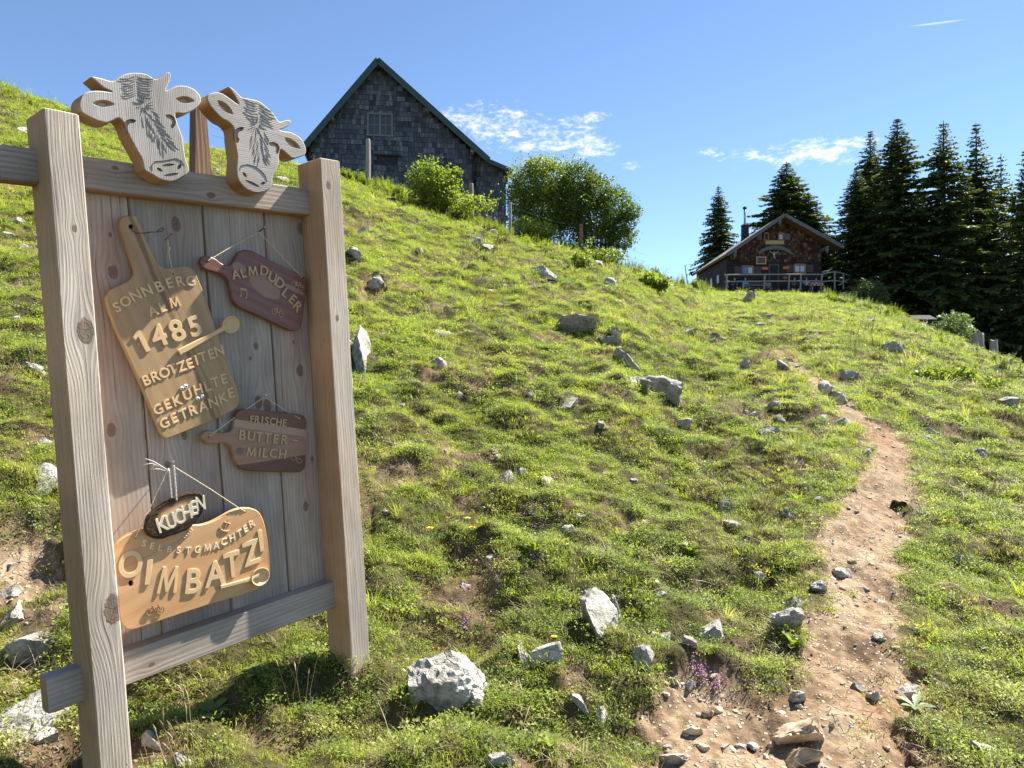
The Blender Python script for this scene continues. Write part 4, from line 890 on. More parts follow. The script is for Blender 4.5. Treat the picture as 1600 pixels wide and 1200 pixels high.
for cx, cy in ((1225, 838), (1292, 872)):
    q = [P(*zD(p), NF + .002) for p in catmull([(cx - 32, cy - 22), (cx, cy - 20), (cx + 28, cy - 6), (cx + 14, cy + 26), (cx - 18, cy + 20)], 3)]; q.append(q[0]); mb.tube([(*p, NF + .002) for p in q], .0011, 5, False)
mb.tube([(*P(*zD(p), NF + .002), NF + .002) for p in [(1248, 828), (1270, 838)]], .0012, 5); part(T, mb, 'glasses_cutout', m_letd)
mb = MB(); slab(mb, [P(*zD(p), NF) for p in ellp(615, 762, 44, 44)], NF + .0006, .001, (), .0003); part(T, mb, 'round_stamp', plain('grey_stamp', (.17, .13, .11), .5, .5, 400))
screw(SG, NP_, NP_ + .042, zD, (917, 127), (890, 160))
twist(T, 'string', zD, [(890, 150), (560, 378), (268, 596)], [NP_ + .032, NP_ + .03, NF + .001], .0021, m_string)
twist(T, 'string', zD, [(905, 150), (1120, 290), (1312, 402)], [NP_ + .034, NP_ + .03, NF + .001], .0021, m_string)

NF = -.064
# board 4
zE = lambda p: (160 + p[0] / 4.139, 710 + p[1] / 4.139)
T = thing('wavy_board', *P(300, 900, NF), NF, label='wide honey coloured wavy board sign with raised letters reading SELBSTGMACHTER OLMBATZI', cat='sign board')
o4 = [(72, 640), (84, 592), (112, 555), (165, 518), (235, 490), (310, 470), (400, 462), (480, 456), (560, 455), (630, 455), (700, 437), (770, 402), (830, 368), (890, 347), (958, 346), (1010, 370), (1042, 425), (1062, 505), (1077, 600), (1086, 715), (1076, 795), (1030, 858), (900, 910), (700, 970), (500, 1035), (330, 1092), (195, 1135), (140, 1112), (112, 1050), (96, 880), (80, 740)]
A4 = 90 - 13
m_b4 = tilted('honey_board_wood', A4, (.46, .255, .115), (.68, .43, .225), contrast=.75, bump=.1, ring=16, rough=.5, weather=.4, spec=.35, warm=(.93, .83, .72))
mb = MB(); slab(mb, catmull([P(*zE(p), NF) for p in o4], 3), NF, .02, [([P(*zE(p), NF) for p in ellp(185, 833, 17, 20)], .018, .95), ([P(*zE(p), NF) for p in ellp(215, 540, 7, 7, k=8)], .01, .9), ([P(*zE(p), NF) for p in ellp(925, 372, 7, 7, k=8)], .01, .9)], .0035)
part(T, mb, 'board', m_b4, ang=40)
mb = MB(); slab(mb, [P(*zE(p), NF) for p in ellp(185, 833, 16, 19, k=10)], NF - .010, .001, (), .0002); part(T, mb, 'hole', m_hole)
letters(T, zE, [('O', 180, 710, 8, 172, .80), ('I', 296, 760, 4, 160, 1.0), ('M', 425, 812, 2, 168, .72), ('B', 588, 818, 5, 158, .88), ('A', 728, 770, 12, 158, .86), ('T', 836, 712, 17, 160, .78), ('Z', 958, 636, 20, 150, .78), ('I', 1022, 558, 19, 134)], NF, m_let, .024, .0042)
letters(T, zE, [('S', 270, 574, -12, 44), ('E', 322, 590, -8, 42), ('L', 375, 603, -6, 42), ('B', 432, 612, -4, 42), ('S', 492, 619, 0, 42), ('T', 553, 621, 3, 42), ('G', 613, 615, 6, 42), ('M', 678, 604, 9, 42), ('A', 735, 590, 12, 44), ('C', 785, 565, 18, 44), ('H', 838, 540, 22, 42), ('T', 885, 511, 26, 42), ('E', 925, 481, 28, 42), ('R', 965, 448, 30, 42)], NF, plain('bright_plywood_letter', (.80, .62, .40), .55, .1, 300), .010, .0028)
mb = MB()   # anchor
for pl in ([(812, 425), (786, 488)], [(786, 436), (826, 448)], ): mb.tube([(*P(*zE(p), NF), NF + .002) for p in pl], .0018, 6)
q = [P(*zE(p), NF) for p in [(760, 462), (764, 484), (782, 494), (804, 496), (824, 488)]]; mb.tube([(*p, NF + .002) for p in q], [.001, .002, .0024, .002, .001], 6)
ring_mb(mb, P(*zE((814, 420)), NF), .0022, .001, NF + .002, 10); part(T, mb, 'anchor_cutout', m_letd)
mb = MB()   # ear of wheat
a = Vector(P(*zE((488, 572)), NF)); b = Vector(P(*zE((576, 484)), NF)); mb.tube([(*a, NF + .002), (*b, NF + .002)], .0013, 6); d_ = (b - a).normalized(); s_ = Vector((-d_.y, d_.x))
for k in range(5):
    for sg in (-1, 1):
        p_ = a.lerp(b, .35 + k * .14); q_ = p_ + d_ * .009 + s_ * sg * .0045; mb.tube([(*p_, NF + .002), (*((p_ + q_) / 2 + s_ * sg * .0012), NF + .003), (*q_, NF + .002)], [.0008, .0022, .0006], 6)
part(T, mb, 'wheat_ear_cutout', m_let)
spoon(T, zE, (765, 858), (955, 806), (1018, 790), 52, 11, 12, NF + .006, m_spoon)
bicycle(T, zE, 342, 1000, 118, 8, NF + .0035, plain('brown_plywood', (.22, .12, .06), .6, .15, 300))
screw(SG, NP_, NF + .03, zE, (460, 46), (436, 70))
twist(T, 'string', zE, [(428, 88), (330, 300), (250, 465), (216, 538)], [NF + .018, NF + .012, NF + .004, NF], .0022, m_string)
twist(T, 'string', zE, [(470, 84), (700, 226), (880, 345), (924, 370)], [NF + .018, NF + .012, NF + .003, NF], .0020, m_string)
mb = MB(); c = P(*zE((424, 104)), NF + .018); mb.ell((c[0], c[1], NF + .018), (.006, .007, .005), 8, 6); part(T, mb, 'knot', m_white_string)
for k, e in enumerate([[(278, 28), (330, 45), (385, 78), (420, 100)], [(268, 66), (320, 58), (380, 82), (420, 102)], [(318, 96), (340, 62), (350, 92), (418, 108)], [(330, 96), (370, 94), (416, 108)]]):
    tube_px(T, 'loose_string_end', zE, e, [NF + .026, NF + .03, NF + .026, NF + .018][-len(e):], .0015, m_white_string, 5)
tg = thing('wood_slice', *P(*zE((468, 395)), NF + .012), NF + .012, label='oval bark edged wood slice with burnt rim reading KUCHEN hung over the wavy board', cat='sign board')
NS = NF + .016
ok = [(276, 485), (283, 425), (318, 372), (400, 310), (500, 262), (578, 243), (638, 248), (664, 290), (655, 350), (622, 418), (560, 480), (462, 522), (380, 545), (308, 530)]
m_bark = plain('dark_bark', (.06, .036, .022), .95, .5, 120, .1, 0, 1.0)
m_sl, g = new_mat('burnt_slice_wood'); co = g.coord(); x, y, z = g.sep(co)
c0 = P(*zE((486, 388)), NS); c1 = P(*zE((680, 300)), NS); a_ = math.atan2(c1[1] - c0[1], c1[0] - c0[0]); L_ = math.hypot(c1[0] - c0[0], c1[1] - c0[1])
dx = g.m('SUBTRACT', x, c0[0]); dy = g.m('SUBTRACT', y, c0[1]); pp = g.m('DIVIDE', g.m('ADD', g.m('MULTIPLY', dx, math.cos(a_)), g.m('MULTIPLY', dy, math.sin(a_))), L_ * .90)
qq = g.m('DIVIDE', g.m('ADD', g.m('MULTIPLY', dx, -math.sin(a_)), g.m('MULTIPLY', dy, math.cos(a_))), L_ * .42); rr = g.m('SQRT', g.m('ADD', g.m('MULTIPLY', pp, pp), g.m('MULTIPLY', qq, qq)))
rr = g.m('ADD', rr, g.m('MULTIPLY', g.m('SUBTRACT', g.noise(co, 40, 5), .5), .25))
cc = g.ramp(rr, [(0, (.58, .42, .26)), (.55, (.50, .32, .17)), (.78, (.20, .10, .045)), (.97, (.045, .025, .015))]); finish(g, cc, .5, g.bump(g.noise(co, 200, 4), .2, .001), .35)
oc = catmull([P(*zE(p), NS) for p in ok], 4)
mb = MB(); slab(mb, inset(oc if area(oc) > 0 else oc[::-1], .0045), NS, .008, (), .002); part(tg, mb, 'slice_face', m_sl, ang=40)
rb = random.Random(9); oc2 = oc if area(oc) > 0 else oc[::-1]; oc2 = [(x + rb.uniform(-.0014, .0014), y + rb.uniform(-.0014, .0014)) for x, y in oc2]
mb = MB(); N_ = len(oc2); rn_ = []
for k, (dd, zz) in enumerate([(.0065, .0015), (.001, -.001), (-.001, -.006), (.0005, -.0115), (.008, -.012)]):
    rn_ += [(x + rb.uniform(-.0008, .0008), y + rb.uniform(-.0008, .0008), NS + zz) for x, y in inset(oc2, dd)]
mb.add(rn_, [(r * N_ + i, r * N_ + (i + 1) % N_, (r + 1) * N_ + (i + 1) % N_, (r + 1) * N_ + i) for r in range(4) for i in range(N_)] + [tuple(4 * N_ + i for i in range(N_))]); part(tg, mb, 'bark', m_bark)
q = [P(*zE(p), NS) for p in catmull([(282, 485), (290, 430), (322, 382), (362, 372), (335, 430), (338, 490), (372, 520), (330, 528)], 3)]; mb = MB(); slab(mb, q, NS + .004, .004, (), .0012); part(tg, mb, 'bark', m_bark)
letters(tg, zE, [('K', 387, 450, 24, 94, .82), ('U', 441, 430, 24, 94, .68), ('C', 493, 402, 22, 94, .68), ('H', 543, 373, 20, 94, .70), ('E', 589, 344, 18, 92, .70), ('N', 632, 315, 15, 90, .68)], NS, plain('pale_plywood_letter', (.66, .56, .42), .55, .1, 300), .014, .005)
twist(tg, 'string', zE, [(432, 112), (440, 200), (448, 285)], [NF + .018, NF + .014, NS - .004], .0022, m_white_string)
twist(tg, 'string', zE, [(462, 72), (472, 190), (480, 298)], [NF + .028, NF + .024, NS + .002], .0026, m_white_string)
for q in list(bpy.data.objects):
    if '_org' in q: del q['_org']
# ------------------------------------------------------------------ limestone rocks
m_rock, g = new_mat('limestone'); p = g.pos(); n1 = g.noise(p, 5, 6, .6); n2 = g.noise(p, 28, 6, .65); n3 = g.noise(p, 130, 4, .6)
c = g.ramp(g.m('ADD', g.m('MULTIPLY', n1, .55), g.m('MULTIPLY', n2, .45)), [(.33, (.095, .08, .06)), (.43, (.24, .22, .19)), (.53, (.41, .385, .34)), (.67, (.58, .55, .49))])
ck = g.vor(g.vm('ADD', p, g.vm('SCALE', g.noise(p, 9, 4, color=True), None, .09)), 9, 'DISTANCE_TO_EDGE'); c = g.mix(g.m('MULTIPLY', g.m('MULTIPLY', g.sm(ck, .02, 0), g.sm(n1, .5, .6)), .6), c, (.08, .07, .055))
pit = g.sm(n3, .60, .70); c = g.mix(g.m('MULTIPLY', pit, .5), c, (.13, .12, .10))
lic = g.sm(g.noise(p, 13, 5, .6), .60, .68); c = g.mix(g.m('MULTIPLY', lic, .35), c, (.14, .13, .07))
finish(g, c, .9, g.bump(g.m('ADD', g.m('MULTIPLY', n2, 1.3), g.m('SUBTRACT', g.m('MULTIPLY', n3, .5), g.m('MULTIPLY', g.m('MULTIPLY', g.sm(ck, .04, 0), g.sm(n1, .5, .6)), .5))), .8, .02), .2)
m_tanrock, g = new_mat('earthy_stone'); p = g.pos(); n1 = g.noise(p, 12, 6, .6); c = g.ramp(n1, [(.3, (.24, .17, .11)), (.5, (.42, .32, .22)), (.7, (.56, .47, .36))]); finish(g, c, .9, g.bump(g.noise(p, 60, 5), .7, .01), .2)
def rock_mesh(name, seed, sx, sy, sz, sub=4, rough=.12, nplanes=14, mat=None):
    r = np.random.default_rng(seed); bm = bmesh.new(); bmesh.ops.create_icosphere(bm, subdivisions=sub, radius=1)
    co = np.array([v.co[:] for v in bm.verts])
    for _ in range(nplanes):
        d_ = r.normal(size=3); d_ /= np.linalg.norm(d_); o = r.uniform(.36, .84); k = co @ d_ - o; k[k < 0] = 0; co -= k[:, None] * d_[None] * .96
    n = pn(co[:, 0] * 2.2 + seed * 3.1, co[:, 1] * 2.2 + co[:, 2] * 1.7, 51) * rough * 1.5 + pn(co[:, 0] * 6 + co[:, 2] * 4, co[:, 1] * 6 - co[:, 2] * 5 + seed, 52) * rough * .9 + pn(co[:, 0] * 15 + co[:, 2] * 11, co[:, 1] * 15 - co[:, 2] * 9 + seed, 53) * rough * .8
    ly = np.abs(np.sin((co @ np.array([.3, .2, .93])) * 9 + n * 10)) ** .5 * .03
    co *= (1 + n - ly)[:, None]; co *= np.array([sx, sy, sz])
    for v, q in zip(bm.verts, co): v.co = q
    me = bpy.data.meshes.new(name); bm.to_mesh(me); bm.free(); me.materials.append(mat or m_rock); return me
_seed = [100]
def rock(u, v, w, h, label, tilt=0, deep=.7, mat=None, name='rock', cat='rock', sub=None, rough=.12, group=None, flat=1.0):
    """a rock w x h pixels large in the photograph, standing in the slope where the turf begins below it"""
    _seed[0] += 1; b = ray_ground(u, v + h * .25); k = b.y / F * 1.18; sx, sz = w / 2 * k, h / 2 * k
    px_ = max(w, h); rough = rough * (.65 if px_ > 75 else 1); sub = sub or (5 if px_ > 75 else 4 if px_ > 26 else 3)
    o = bpy.data.objects.new(name, rock_mesh(name, _seed[0], sx * 1.08, max(sx, sz) * deep * 1.5, sz * 1.2 * flat, sub, rough, mat=mat)); link(o)
    if 500 < v < 640 and 860 < u < 1070: o.scale = (1.3, 1.3, .72)
    o.location = (b.x, b.y + sz * .5, b.z + h * .25 * k * .15 + (sz * .08 if b.y > 7 else 0) - (sz * .5 if name == 'earth_clod' else 0)); o.rotation_euler = (rad(-42), rad(tilt), 0)
    me = o.data; me.polygons.foreach_set('use_smooth', [True] * len(me.polygons)); smooth_by_angle(o, 38)
    return tag(o, label, cat, group)
RK = [
 (682, 1074, 122, 88, 'large pale limestone boulder with a dark mossy hollow, right of the right sign post', 0, .8),
 (735, 1090, 48, 52, 'shaded grey stone leaning on the right side of the large boulder near the sign', 10, .8),
 (938, 960, 62, 98, 'tall pointed pale limestone slab standing in turf left of the path bend', -28, .5),
 (968, 950, 26, 84, 'narrow ribbed slab behind the tall pointed limestone slab', -22, .5),
 (1115, 993, 62, 44, 'rounded grey limestone block above the red earth patch', 5, .8),
 (1080, 1003, 30, 26, 'smaller stone touching the left side of the rounded limestone block', 0, .8),
 (1040, 999, 32, 30, 'small pale round stone left of the rounded limestone block', 0, .8),
 (1008, 1036, 40, 46, 'angular white stone at the top left edge of the red earth patch', 20, .6),
 (1236, 975, 54, 40, 'grey shadow-faced stone at the left path edge behind a leafy plant', 0, .8),
 (1242, 945, 38, 24, 'white flat-topped stone just above the grey stone at the left path edge', 0, .8),
 (1282, 920, 36, 18, 'pale flat stone at the left edge of the path above the white flat-topped stone', 0, .8),
 (822, 1034, 16, 78, 'thin upright limestone blade standing in the turf', -14, .45),
 (855, 1018, 50, 42, 'low pale ledge stone right of the thin limestone blade', -20, .6),
 (902, 1100, 32, 56, 'slanted pale stone at the lower centre, below the thin limestone blade', -38, .5),
 (942, 1125, 28, 30, 'white wedge stone lower right of the slanted pale stone', -20, .6),
 (1081, 1076, 22, 26, 'egg-shaped grey stone lying on the red earth patch', 10, .9),
 (1052, 1068, 24, 15, 'small pale stone left of the egg-shaped grey stone', 25, .8),
 (1243, 1091, 34, 15, 'small sharp white stone in the middle of the path near the bottom', 0, .8),
 (1340, 1075, 26, 16, 'small pale brown stone on the right part of the path', 0, .8),
 (1368, 1092, 24, 18, 'flat brownish stone near the right edge of the path', 0, .8),
 (1372, 997, 34, 18, 'pale cracked stone at the right edge of the path bend', 0, .8),
 (1317, 898, 36, 22, 'pointed tan stone standing in the left half of the path', 12, .8),
 (1498, 877, 28, 20, 'lone white stone in the grass right of the path', 0, .8),
 (1533, 716, 36, 22, 'flat pale slab lying in the grass far right of the path', 28, .6),
 (1137, 797, 34, 38, 'jagged pale stone in the mid slope left of the path', 15, .6),
 (1230, 803, 28, 20, 'white double-humped stone near the left path edge at mid slope', 0, .8),
 (1280, 780, 22, 14, 'dark little stone on a turf lip at the left path edge', 0, .8),
 (1204, 678, 32, 28, 'pale stone with dark cracks in the stony bank below the upper path', 10, .7),
 (1223, 660, 22, 22, 'upper stone of the stony bank below the upper path', 20, .7),
 (1184, 656, 20, 16, 'left stone of the stony bank below the upper path', 20, .7),
 (1215, 632, 26, 14, 'flat grey stone at the head of the stony bank', 0, .7),
 (1291, 612, 26, 26, 'round grey boulder on the upper path, left one of the pair', 0, .9),
 (1309, 622, 30, 30, 'round grey boulder on the upper path, right one of the pair', 0, .9),
 (1224, 573, 28, 20, 'grey stone where the path comes over the rise', 0, .8),
 (1168, 575, 26, 15, 'weathered stone left of where the path comes over the rise', 0, .8),
 (1292, 655, 14, 20, 'small upright stone at the left edge of the upper path', -20, .6),
 (1320, 660, 24, 20, 'pale stone at the narrow part of the upper path', -15, .7),
 (1357, 711, 14, 18, 'small dark-sided stone left of the path above its bend', 0, .8),
 (1452, 680, 44, 16, 'long flat grey stone in the right slope grass', 15, .6),
 (1330, 590, 36, 22, 'mossy dark rock in the turf right of the upper path', 35, .7),
 (1025, 606, 62, 46, 'big dark-cracked limestone outcrop in the middle of the slope', 28, .7),
 (1000, 600, 30, 36, 'left horn of the limestone outcrop in the middle of the slope', 20, .7),
 (972, 562, 46, 34, 'crooked limestone ledge above the big outcrop', 32, .7),
 (952, 536, 30, 26, 'dark notch stone at the bend of the long rock ledge', 0, .8),
 (900, 516, 58, 16, 'long pale top stone of the rock ledge on the slope', 6, .7),
 (962, 522, 26, 14, 'pale cap stone at the right end of the long rock ledge', 12, .7),
 (887, 632, 28, 40, 'upright dark stone with a pale top and small red flowers beside it', -8, .6),
 (940, 670, 14, 26, 'small slender pale stone in the centre slope', 10, .5),
 (1068, 668, 34, 20, 'pale stone on a small turf mound left of the stony bank', 10, .7),
 (788, 748, 26, 34, 'grey stone half hidden in the turf at the centre left', -10, .6),
 (812, 745, 28, 24, 'pale stone right of the half hidden grey stone', 20, .6),
 (680, 572, 34, 32, 'pale wedge stone upper left of the slope beside the right sign post', 30, .6),
 (690, 520, 22, 26, 'narrow tilted stone above the pale wedge stone', 55, .5),
 (560, 548, 34, 84, 'tall white limestone boulder touching the right edge of the sign', -8, .6),
 (715, 626, 22, 14, 'small pale stone in bright turf right of the sign', 0, .7),
 (885, 827, 22, 18, 'pale stone beside the pink thyme cushion', 0, .7),
 (1185, 906, 24, 14, 'flat little stone in the turf left of the path', 0, .7),
 (62, 755, 62, 88, 'rough grey limestone boulder left of the left sign post', -10, .6),
 (25, 1135, 90, 92, 'big shaded boulder at the bottom left corner', 10, .7),
 (70, 1150, 36, 40, 'pale block right of the big bottom left boulder', 0, .8),
 (14, 965, 40, 50, 'pale stone at the left border in the brown earth', 20, .7),
 (36, 1018, 80, 40, 'flat slab stone above the big bottom left boulder', -18, .6),
 (12, 925, 26, 30, 'small pale stone at the left border above the brown earth', 10, .7),
 (68, 692, 24, 22, 'white stone above the rough grey boulder on the left', 20, .6),
 (50, 578, 34, 18, 'weathered stone in the grass beside the left sign post', 25, .6),
 (18, 500, 26, 26, 'grey stone high on the left border', 40, .6),
 (230, 1165, 38, 30, 'grey stone right of the left post foot', 0, .8),
 (285, 1192, 46, 26, 'white stone at the bottom border below the sign', 0, .8),
 (775, 1192, 50, 20, 'white flat stone at the bottom border in the centre', 0, .8),
 (1535, 1170, 46, 24, 'pale stone at the bottom right in the grass', 10, .8),
 (1050, 1185, 46, 20, 'white stone at the bottom edge of the red earth patch', 0, .8),
 (760, 388, 28, 20, 'dark rock high on the slope below the barn fence', 10, .7),
 (742, 378, 24, 12, 'pale flat rock left of the dark rock below the barn fence', 10, .7),
 (850, 428, 46, 24, 'dark turf-topped rock high on the centre slope', 15, .7),
 (585, 445, 34, 26, 'dark hollowed rock on the slope right of the sign top', 20, .7),
 (565, 362, 32, 20, 'brown weathered rock high up just right of the sign', 20, .7),
 (555, 400, 26, 16, 'pale rock right of the upper right sign post', 15, .7),
 (955, 442, 22, 18, 'dark rock below the large shrubs', 0, .7),
 (1170, 470, 34, 14, 'low brown rock in the grass below the alpine hut terrace', 10, .7),
 (1080, 518, 26, 12, 'small dark rock on the slope left of the upper path', 10, .7),
 (1395, 548, 30, 14, 'dark rock on the right slope below the spruces', 20, .7),
 (1578, 628, 34, 22, 'dark crumbling rock at the right border', 40, .7),
 (1545, 600, 26, 14, 'grey rock at the right border above the crumbling one', 20, .7),
]
for k_ in RK: rock(*k_[:5], tilt=k_[5], deep=k_[6])
rock(1258, 1150, 72, 56, 'broad yellowish bedrock hump at the bottom of the path', 0, .9, m_tanrock, flat=.7)
rock(1262, 1185, 70, 40, 'lower half of the yellowish bedrock at the bottom border of the path', 0, .9, m_tanrock, flat=.7)
rock(1082, 1142, 40, 26, 'tan stone set in the red earth patch', 20, .8, m_tanrock, flat=.8)
rock(1105, 1116, 30, 18, 'small tan stone upper middle of the red earth patch', 0, .8, m_tanrock)
rock(1266, 1134, 22, 16, 'small yellowish cobble above the bedrock hump', 0, .8, m_tanrock)
rock(1300, 1135, 14, 10, 'pebble-sized brown stone right of the bedrock hump', 0, .8, m_tanrock)
rock(1335, 765, 16, 10, 'small stone in the middle of the path below its bend', 0, .8, m_tanrock)
m_clod, g = new_mat('dark_earth_clod'); p = g.pos(); finish(g, g.ramp(g.noise(p, 20, 5), [(.3, (.03, .018, .011)), (.7, (.11, .065, .04))]), .95, g.bump(g.noise(p, 60, 5), 1, .02), .1)
rock(1408, 790, 34, 20, 'dark crumbling earth clod overhanging the right path edge', 0, .8, m_clod, 'earth_clod', 'clod', rough=.25)
rock(1434, 796, 30, 24, 'larger dark earth clod under the turf lip at the right path edge', 0, .8, m_clod, 'earth_clod', 'clod', rough=.25)
# pebbles and crumbs on the bare earth: stuff
_peb = []
for k in range(4):
    me = rock_mesh('pebble_pattern', 500 + k, .012, .010, .007, 2, .15, 8, m_tanrock if k % 2 else m_rock); _peb.append(bpy.data.objects.new('pebble_pattern', me))
x, y = sample(lambda r: 260 if r < 5 else 260 * (5 / r) ** 2, 2.0, 16, -38, 38); z, pm, sm_ = ground(x, y, True); k = (U(len(x)) < np.maximum(pm, sm_ * .6) * .8) & (x * .9 > -9); x, y, z = x[k], y[k], z[k]
scatter('gravel', _peb, np.stack([x, y, z], 1), RNG.gamma(2.0, .34, len(x)) + .15, 'small pale gravel and earth crumbs strewn over the path', 'gravel')

_st = []
for k in range(4): _st.append(bpy.data.objects.new('stone_pattern', rock_mesh('stone_pattern', 520 + k, .05, .045, .03, 3, .14, 9, m_rock)))
x, y = sample(lambda r: 8.5 if r < 5 else 8.5 * (5 / r) ** 1.2, 2.3, 45, -38, 38); z, pm, sm_ = ground(x, y, True); k = (U(len(x)) < .25 + 2.2 * np.clip(pn(x / 1.6, y / 1.6, 66) + .1, 0, 1) + sm_); x, y, z = x[k], y[k], z[k]
scatter('small_stones', _st, np.stack([x, y, z - .012], 1), (RNG.gamma(2.0, .26, len(x)) + .15) * np.clip(np.hypot(x, y) / 7, 1, 3.2), 'small limestone fragments scattered in the turf', 'stones')

# ------------------------------------------------------------------ plants
m_leaf_y = leafmat('bush_leaf_light', (.11, .16, .022), (.25, .29, .05), (1.6, 1.7, .8), .45)
m_leaf_d = leafmat('bush_leaf', (.075, .115, .02), (.20, .24, .045), (1.6, 1.7, .8), .42)
m_leaf_m = leafmat('pine_shrub_needle', (.03, .055, .015), (.085, .12, .03), (1.4, 1.5, .8), .2)
m_leaf_p = leafmat('pale_shrub_leaf', (.12, .17, .06), (.20, .26, .10), (1.2, 1.3, .8), .3)
m_stem = plain('twig_bark', (.055, .042, .03), .9, .3, 60)
def bush(name, u, v, blobs, n, leaf, mat, label, cat='bush', depth=None, seed=1, long_=1.6, stems=9):
    """blobs = (u, v, ru, rv) ellipses of foliage as seen; every blob is as deep as it is wide"""
    r = np.random.default_rng(seed); b = ray_ground(u, v) if depth is None else Vector(((u - 800) / F * depth, depth, gz((u - 800) / F * depth, depth)))
    k = b.y / F; root = empty(name, Matrix.Translation(b), label=label, cat=cat)
    V = []; Fc = []; tot = sum(q[2] * q[3] for q in blobs)
    for (bu, bv, ru, rv) in blobs:
        c = np.array([(bu - 800) * k - b.x, r.uniform(-.3, .3) * ru * k, (600 - bv) * k - b.z]); m = int(n * ru * rv / tot)
        d_ = r.normal(size=(m, 3)); d_ /= np.linalg.norm(d_, axis=1)[:, None]
        lump = 1 + .50 * pn(d_[:, 0] * 2.6 + bu, d_[:, 2] * 2.6 + d_[:, 1] * 1.7, seed) + .55 * pn(d_[:, 0] * 7 + bu, d_[:, 2] * 7 + d_[:, 1] * 5, seed + 1)
        rr = (r.uniform(.25, 1.0, m) ** .42) * lump + r.exponential(.09, m)
        pc = c + d_ * rr[:, None] * np.array([ru * k, (ru + rv) / 2 * k, rv * k])
        hole = pn(pc[:, 0] / (ru * k) * 2.5, pc[:, 2] / (ru * k) * 2.5 + pc[:, 1] / (ru * k) * 2, seed + 5); pc = pc[hole > -.26]
        gg = np.array([gz(b.x + q[0], b.y + q[1]) - b.z for q in pc[:0]])
        m = len(pc); dr = r.normal(size=(m, 3)); dr[:, 2] = dr[:, 2] * .6 + .25; dr /= np.linalg.norm(dr, axis=1)[:, None]
        sd_ = np.cross(dr, r.normal(size=(m, 3))); sd_ /= np.linalg.norm(sd_, axis=1)[:, None]; L = leaf * r.uniform(.6, 1.3, m)[:, None]
        q0 = pc; q1 = pc + dr * L * .5 + sd_ * L / long_ / 2; q2 = pc + dr * L; q3 = pc + dr * L * .5 - sd_ * L / long_ / 2
        base = len(V); V.extend(np.stack([q0, q1, q2, q3], 1).reshape(-1, 3).tolist()); Fc.extend([(base + 4 * i, base + 4 * i + 1, base + 4 * i + 2, base + 4 * i + 3) for i in range(m)])
    for _ in range(int(n / 260)):
        bu, bv, ru, rv = blobs[int(r.integers(len(blobs)))]; an = r.uniform(0, 6.283); st = np.array([(bu - 800) * k - b.x + math.cos(an) * ru * k * .8, r.uniform(-.4, .4) * ru * k, (600 - bv) * k - b.z + math.sin(an) * rv * k * .8])
        dv = np.array([math.cos(an) * .8, r.uniform(-.4, .4), math.sin(an) * .6 + .45]); dv /= np.linalg.norm(dv); ln_ = r.uniform(.3, .8) * ru * k
        for j in range(16):
            c_ = st + dv * ln_ * j / 15 + np.array([0, 0, -.12 * ln_ * (j / 15) ** 2]); dr_ = dv * .5 + r.normal(size=3) * .6; dr_ /= np.linalg.norm(dr_); s_ = np.cross(dr_, r.normal(size=3)); s_ /= np.linalg.norm(s_); L_ = leaf * r.uniform(.7, 1.2)
            base = len(V); V.extend([c_.tolist(), (c_ + dr_ * L_ * .5 + s_ * L_ / long_ / 2).tolist(), (c_ + dr_ * L_).tolist(), (c_ + dr_ * L_ * .5 - s_ * L_ / long_ / 2).tolist()]); Fc.append((base, base + 1, base + 2, base + 3))
    me = bpy.data.meshes.new('foliage'); me.from_pydata(V, [], Fc); me.materials.append(mat); o = bpy.data.objects.new('foliage', me); link(o, root)
    mb = MB(); rr_ = random.Random(seed)
    for i in range(stems):
        bu, bv, ru, rv = blobs[i % len(blobs)]; e = Vector(((bu + rr_.uniform(-.7, .7) * ru - 800) * k - b.x, rr_.uniform(-.5, .5) * ru * k, (600 - bv + rr_.uniform(-.2, .75) * rv) * k - b.z))
        s_ = Vector((rr_.uniform(-.12, .12), rr_.uniform(-.1, .1), -.15)); s_.x += e.x * .35; s_.z = gz(b.x + s_.x, b.y + s_.y) - b.z - .05
        md_ = s_.lerp(e, .5) + Vector((rr_.uniform(-.1, .1), rr_.uniform(-.1, .1), 0)) * e.length * .3
        t0 = .008 + .009 * e.length; mb.tube([s_, md_, e], [t0, t0 * .6, t0 * .2], 5)
    mb.build('stem', m_stem, root); return root
bush('round_bush', 680, 330, [(668, 282, 26, 26), (690, 296, 26, 30), (676, 315, 26, 18), (712, 270, 7, 6)], 8200, .095, m_leaf_y, 'round bright green bush in front of the barn wall', seed=3, long_=1.4)
bush('low_bush', 692, 335, [(692, 325, 16, 14), (720, 318, 26, 14), (745, 318, 26, 12)], 2200, .09, m_leaf_y, 'low leafy bush at the fence right of the round bright bush', seed=4)
bush('large_shrub', 838, 375, [(830, 290, 36, 34), (812, 312, 22, 26), (862, 285, 34, 32), (845, 330, 38, 34), (880, 315, 30, 34), (842, 262, 22, 14), (828, 352, 32, 22), (865, 356, 26, 20)], 27000, .088, m_leaf_d, 'large dark leafy shrub at the right end of the barn', seed=5, stems=16)
bush('large_shrub', 940, 385, [(903, 280, 26, 24), (930, 300, 28, 26), (960, 322, 26, 26), (925, 340, 32, 30), (972, 350, 18, 18), (900, 320, 26, 34), (930, 368, 40, 20), (968, 372, 22, 18), (985, 330, 14, 14)], 27000, .088, m_leaf_d, 'wide shrub with a bare twiggy right edge at the crest', seed=6, stems=18)
bush('light_sapling', 880, 365, [(882, 325, 12, 20), (878, 345, 16, 14)], 900, .11, m_leaf_y, 'small light green sapling between the two large shrubs', seed=7)
bush('low_bush', 855, 372, [(845, 362, 22, 14), (820, 352, 20, 12)], 1500, .09, m_leaf_y, 'low bright bush under the large dark shrub', seed=8)
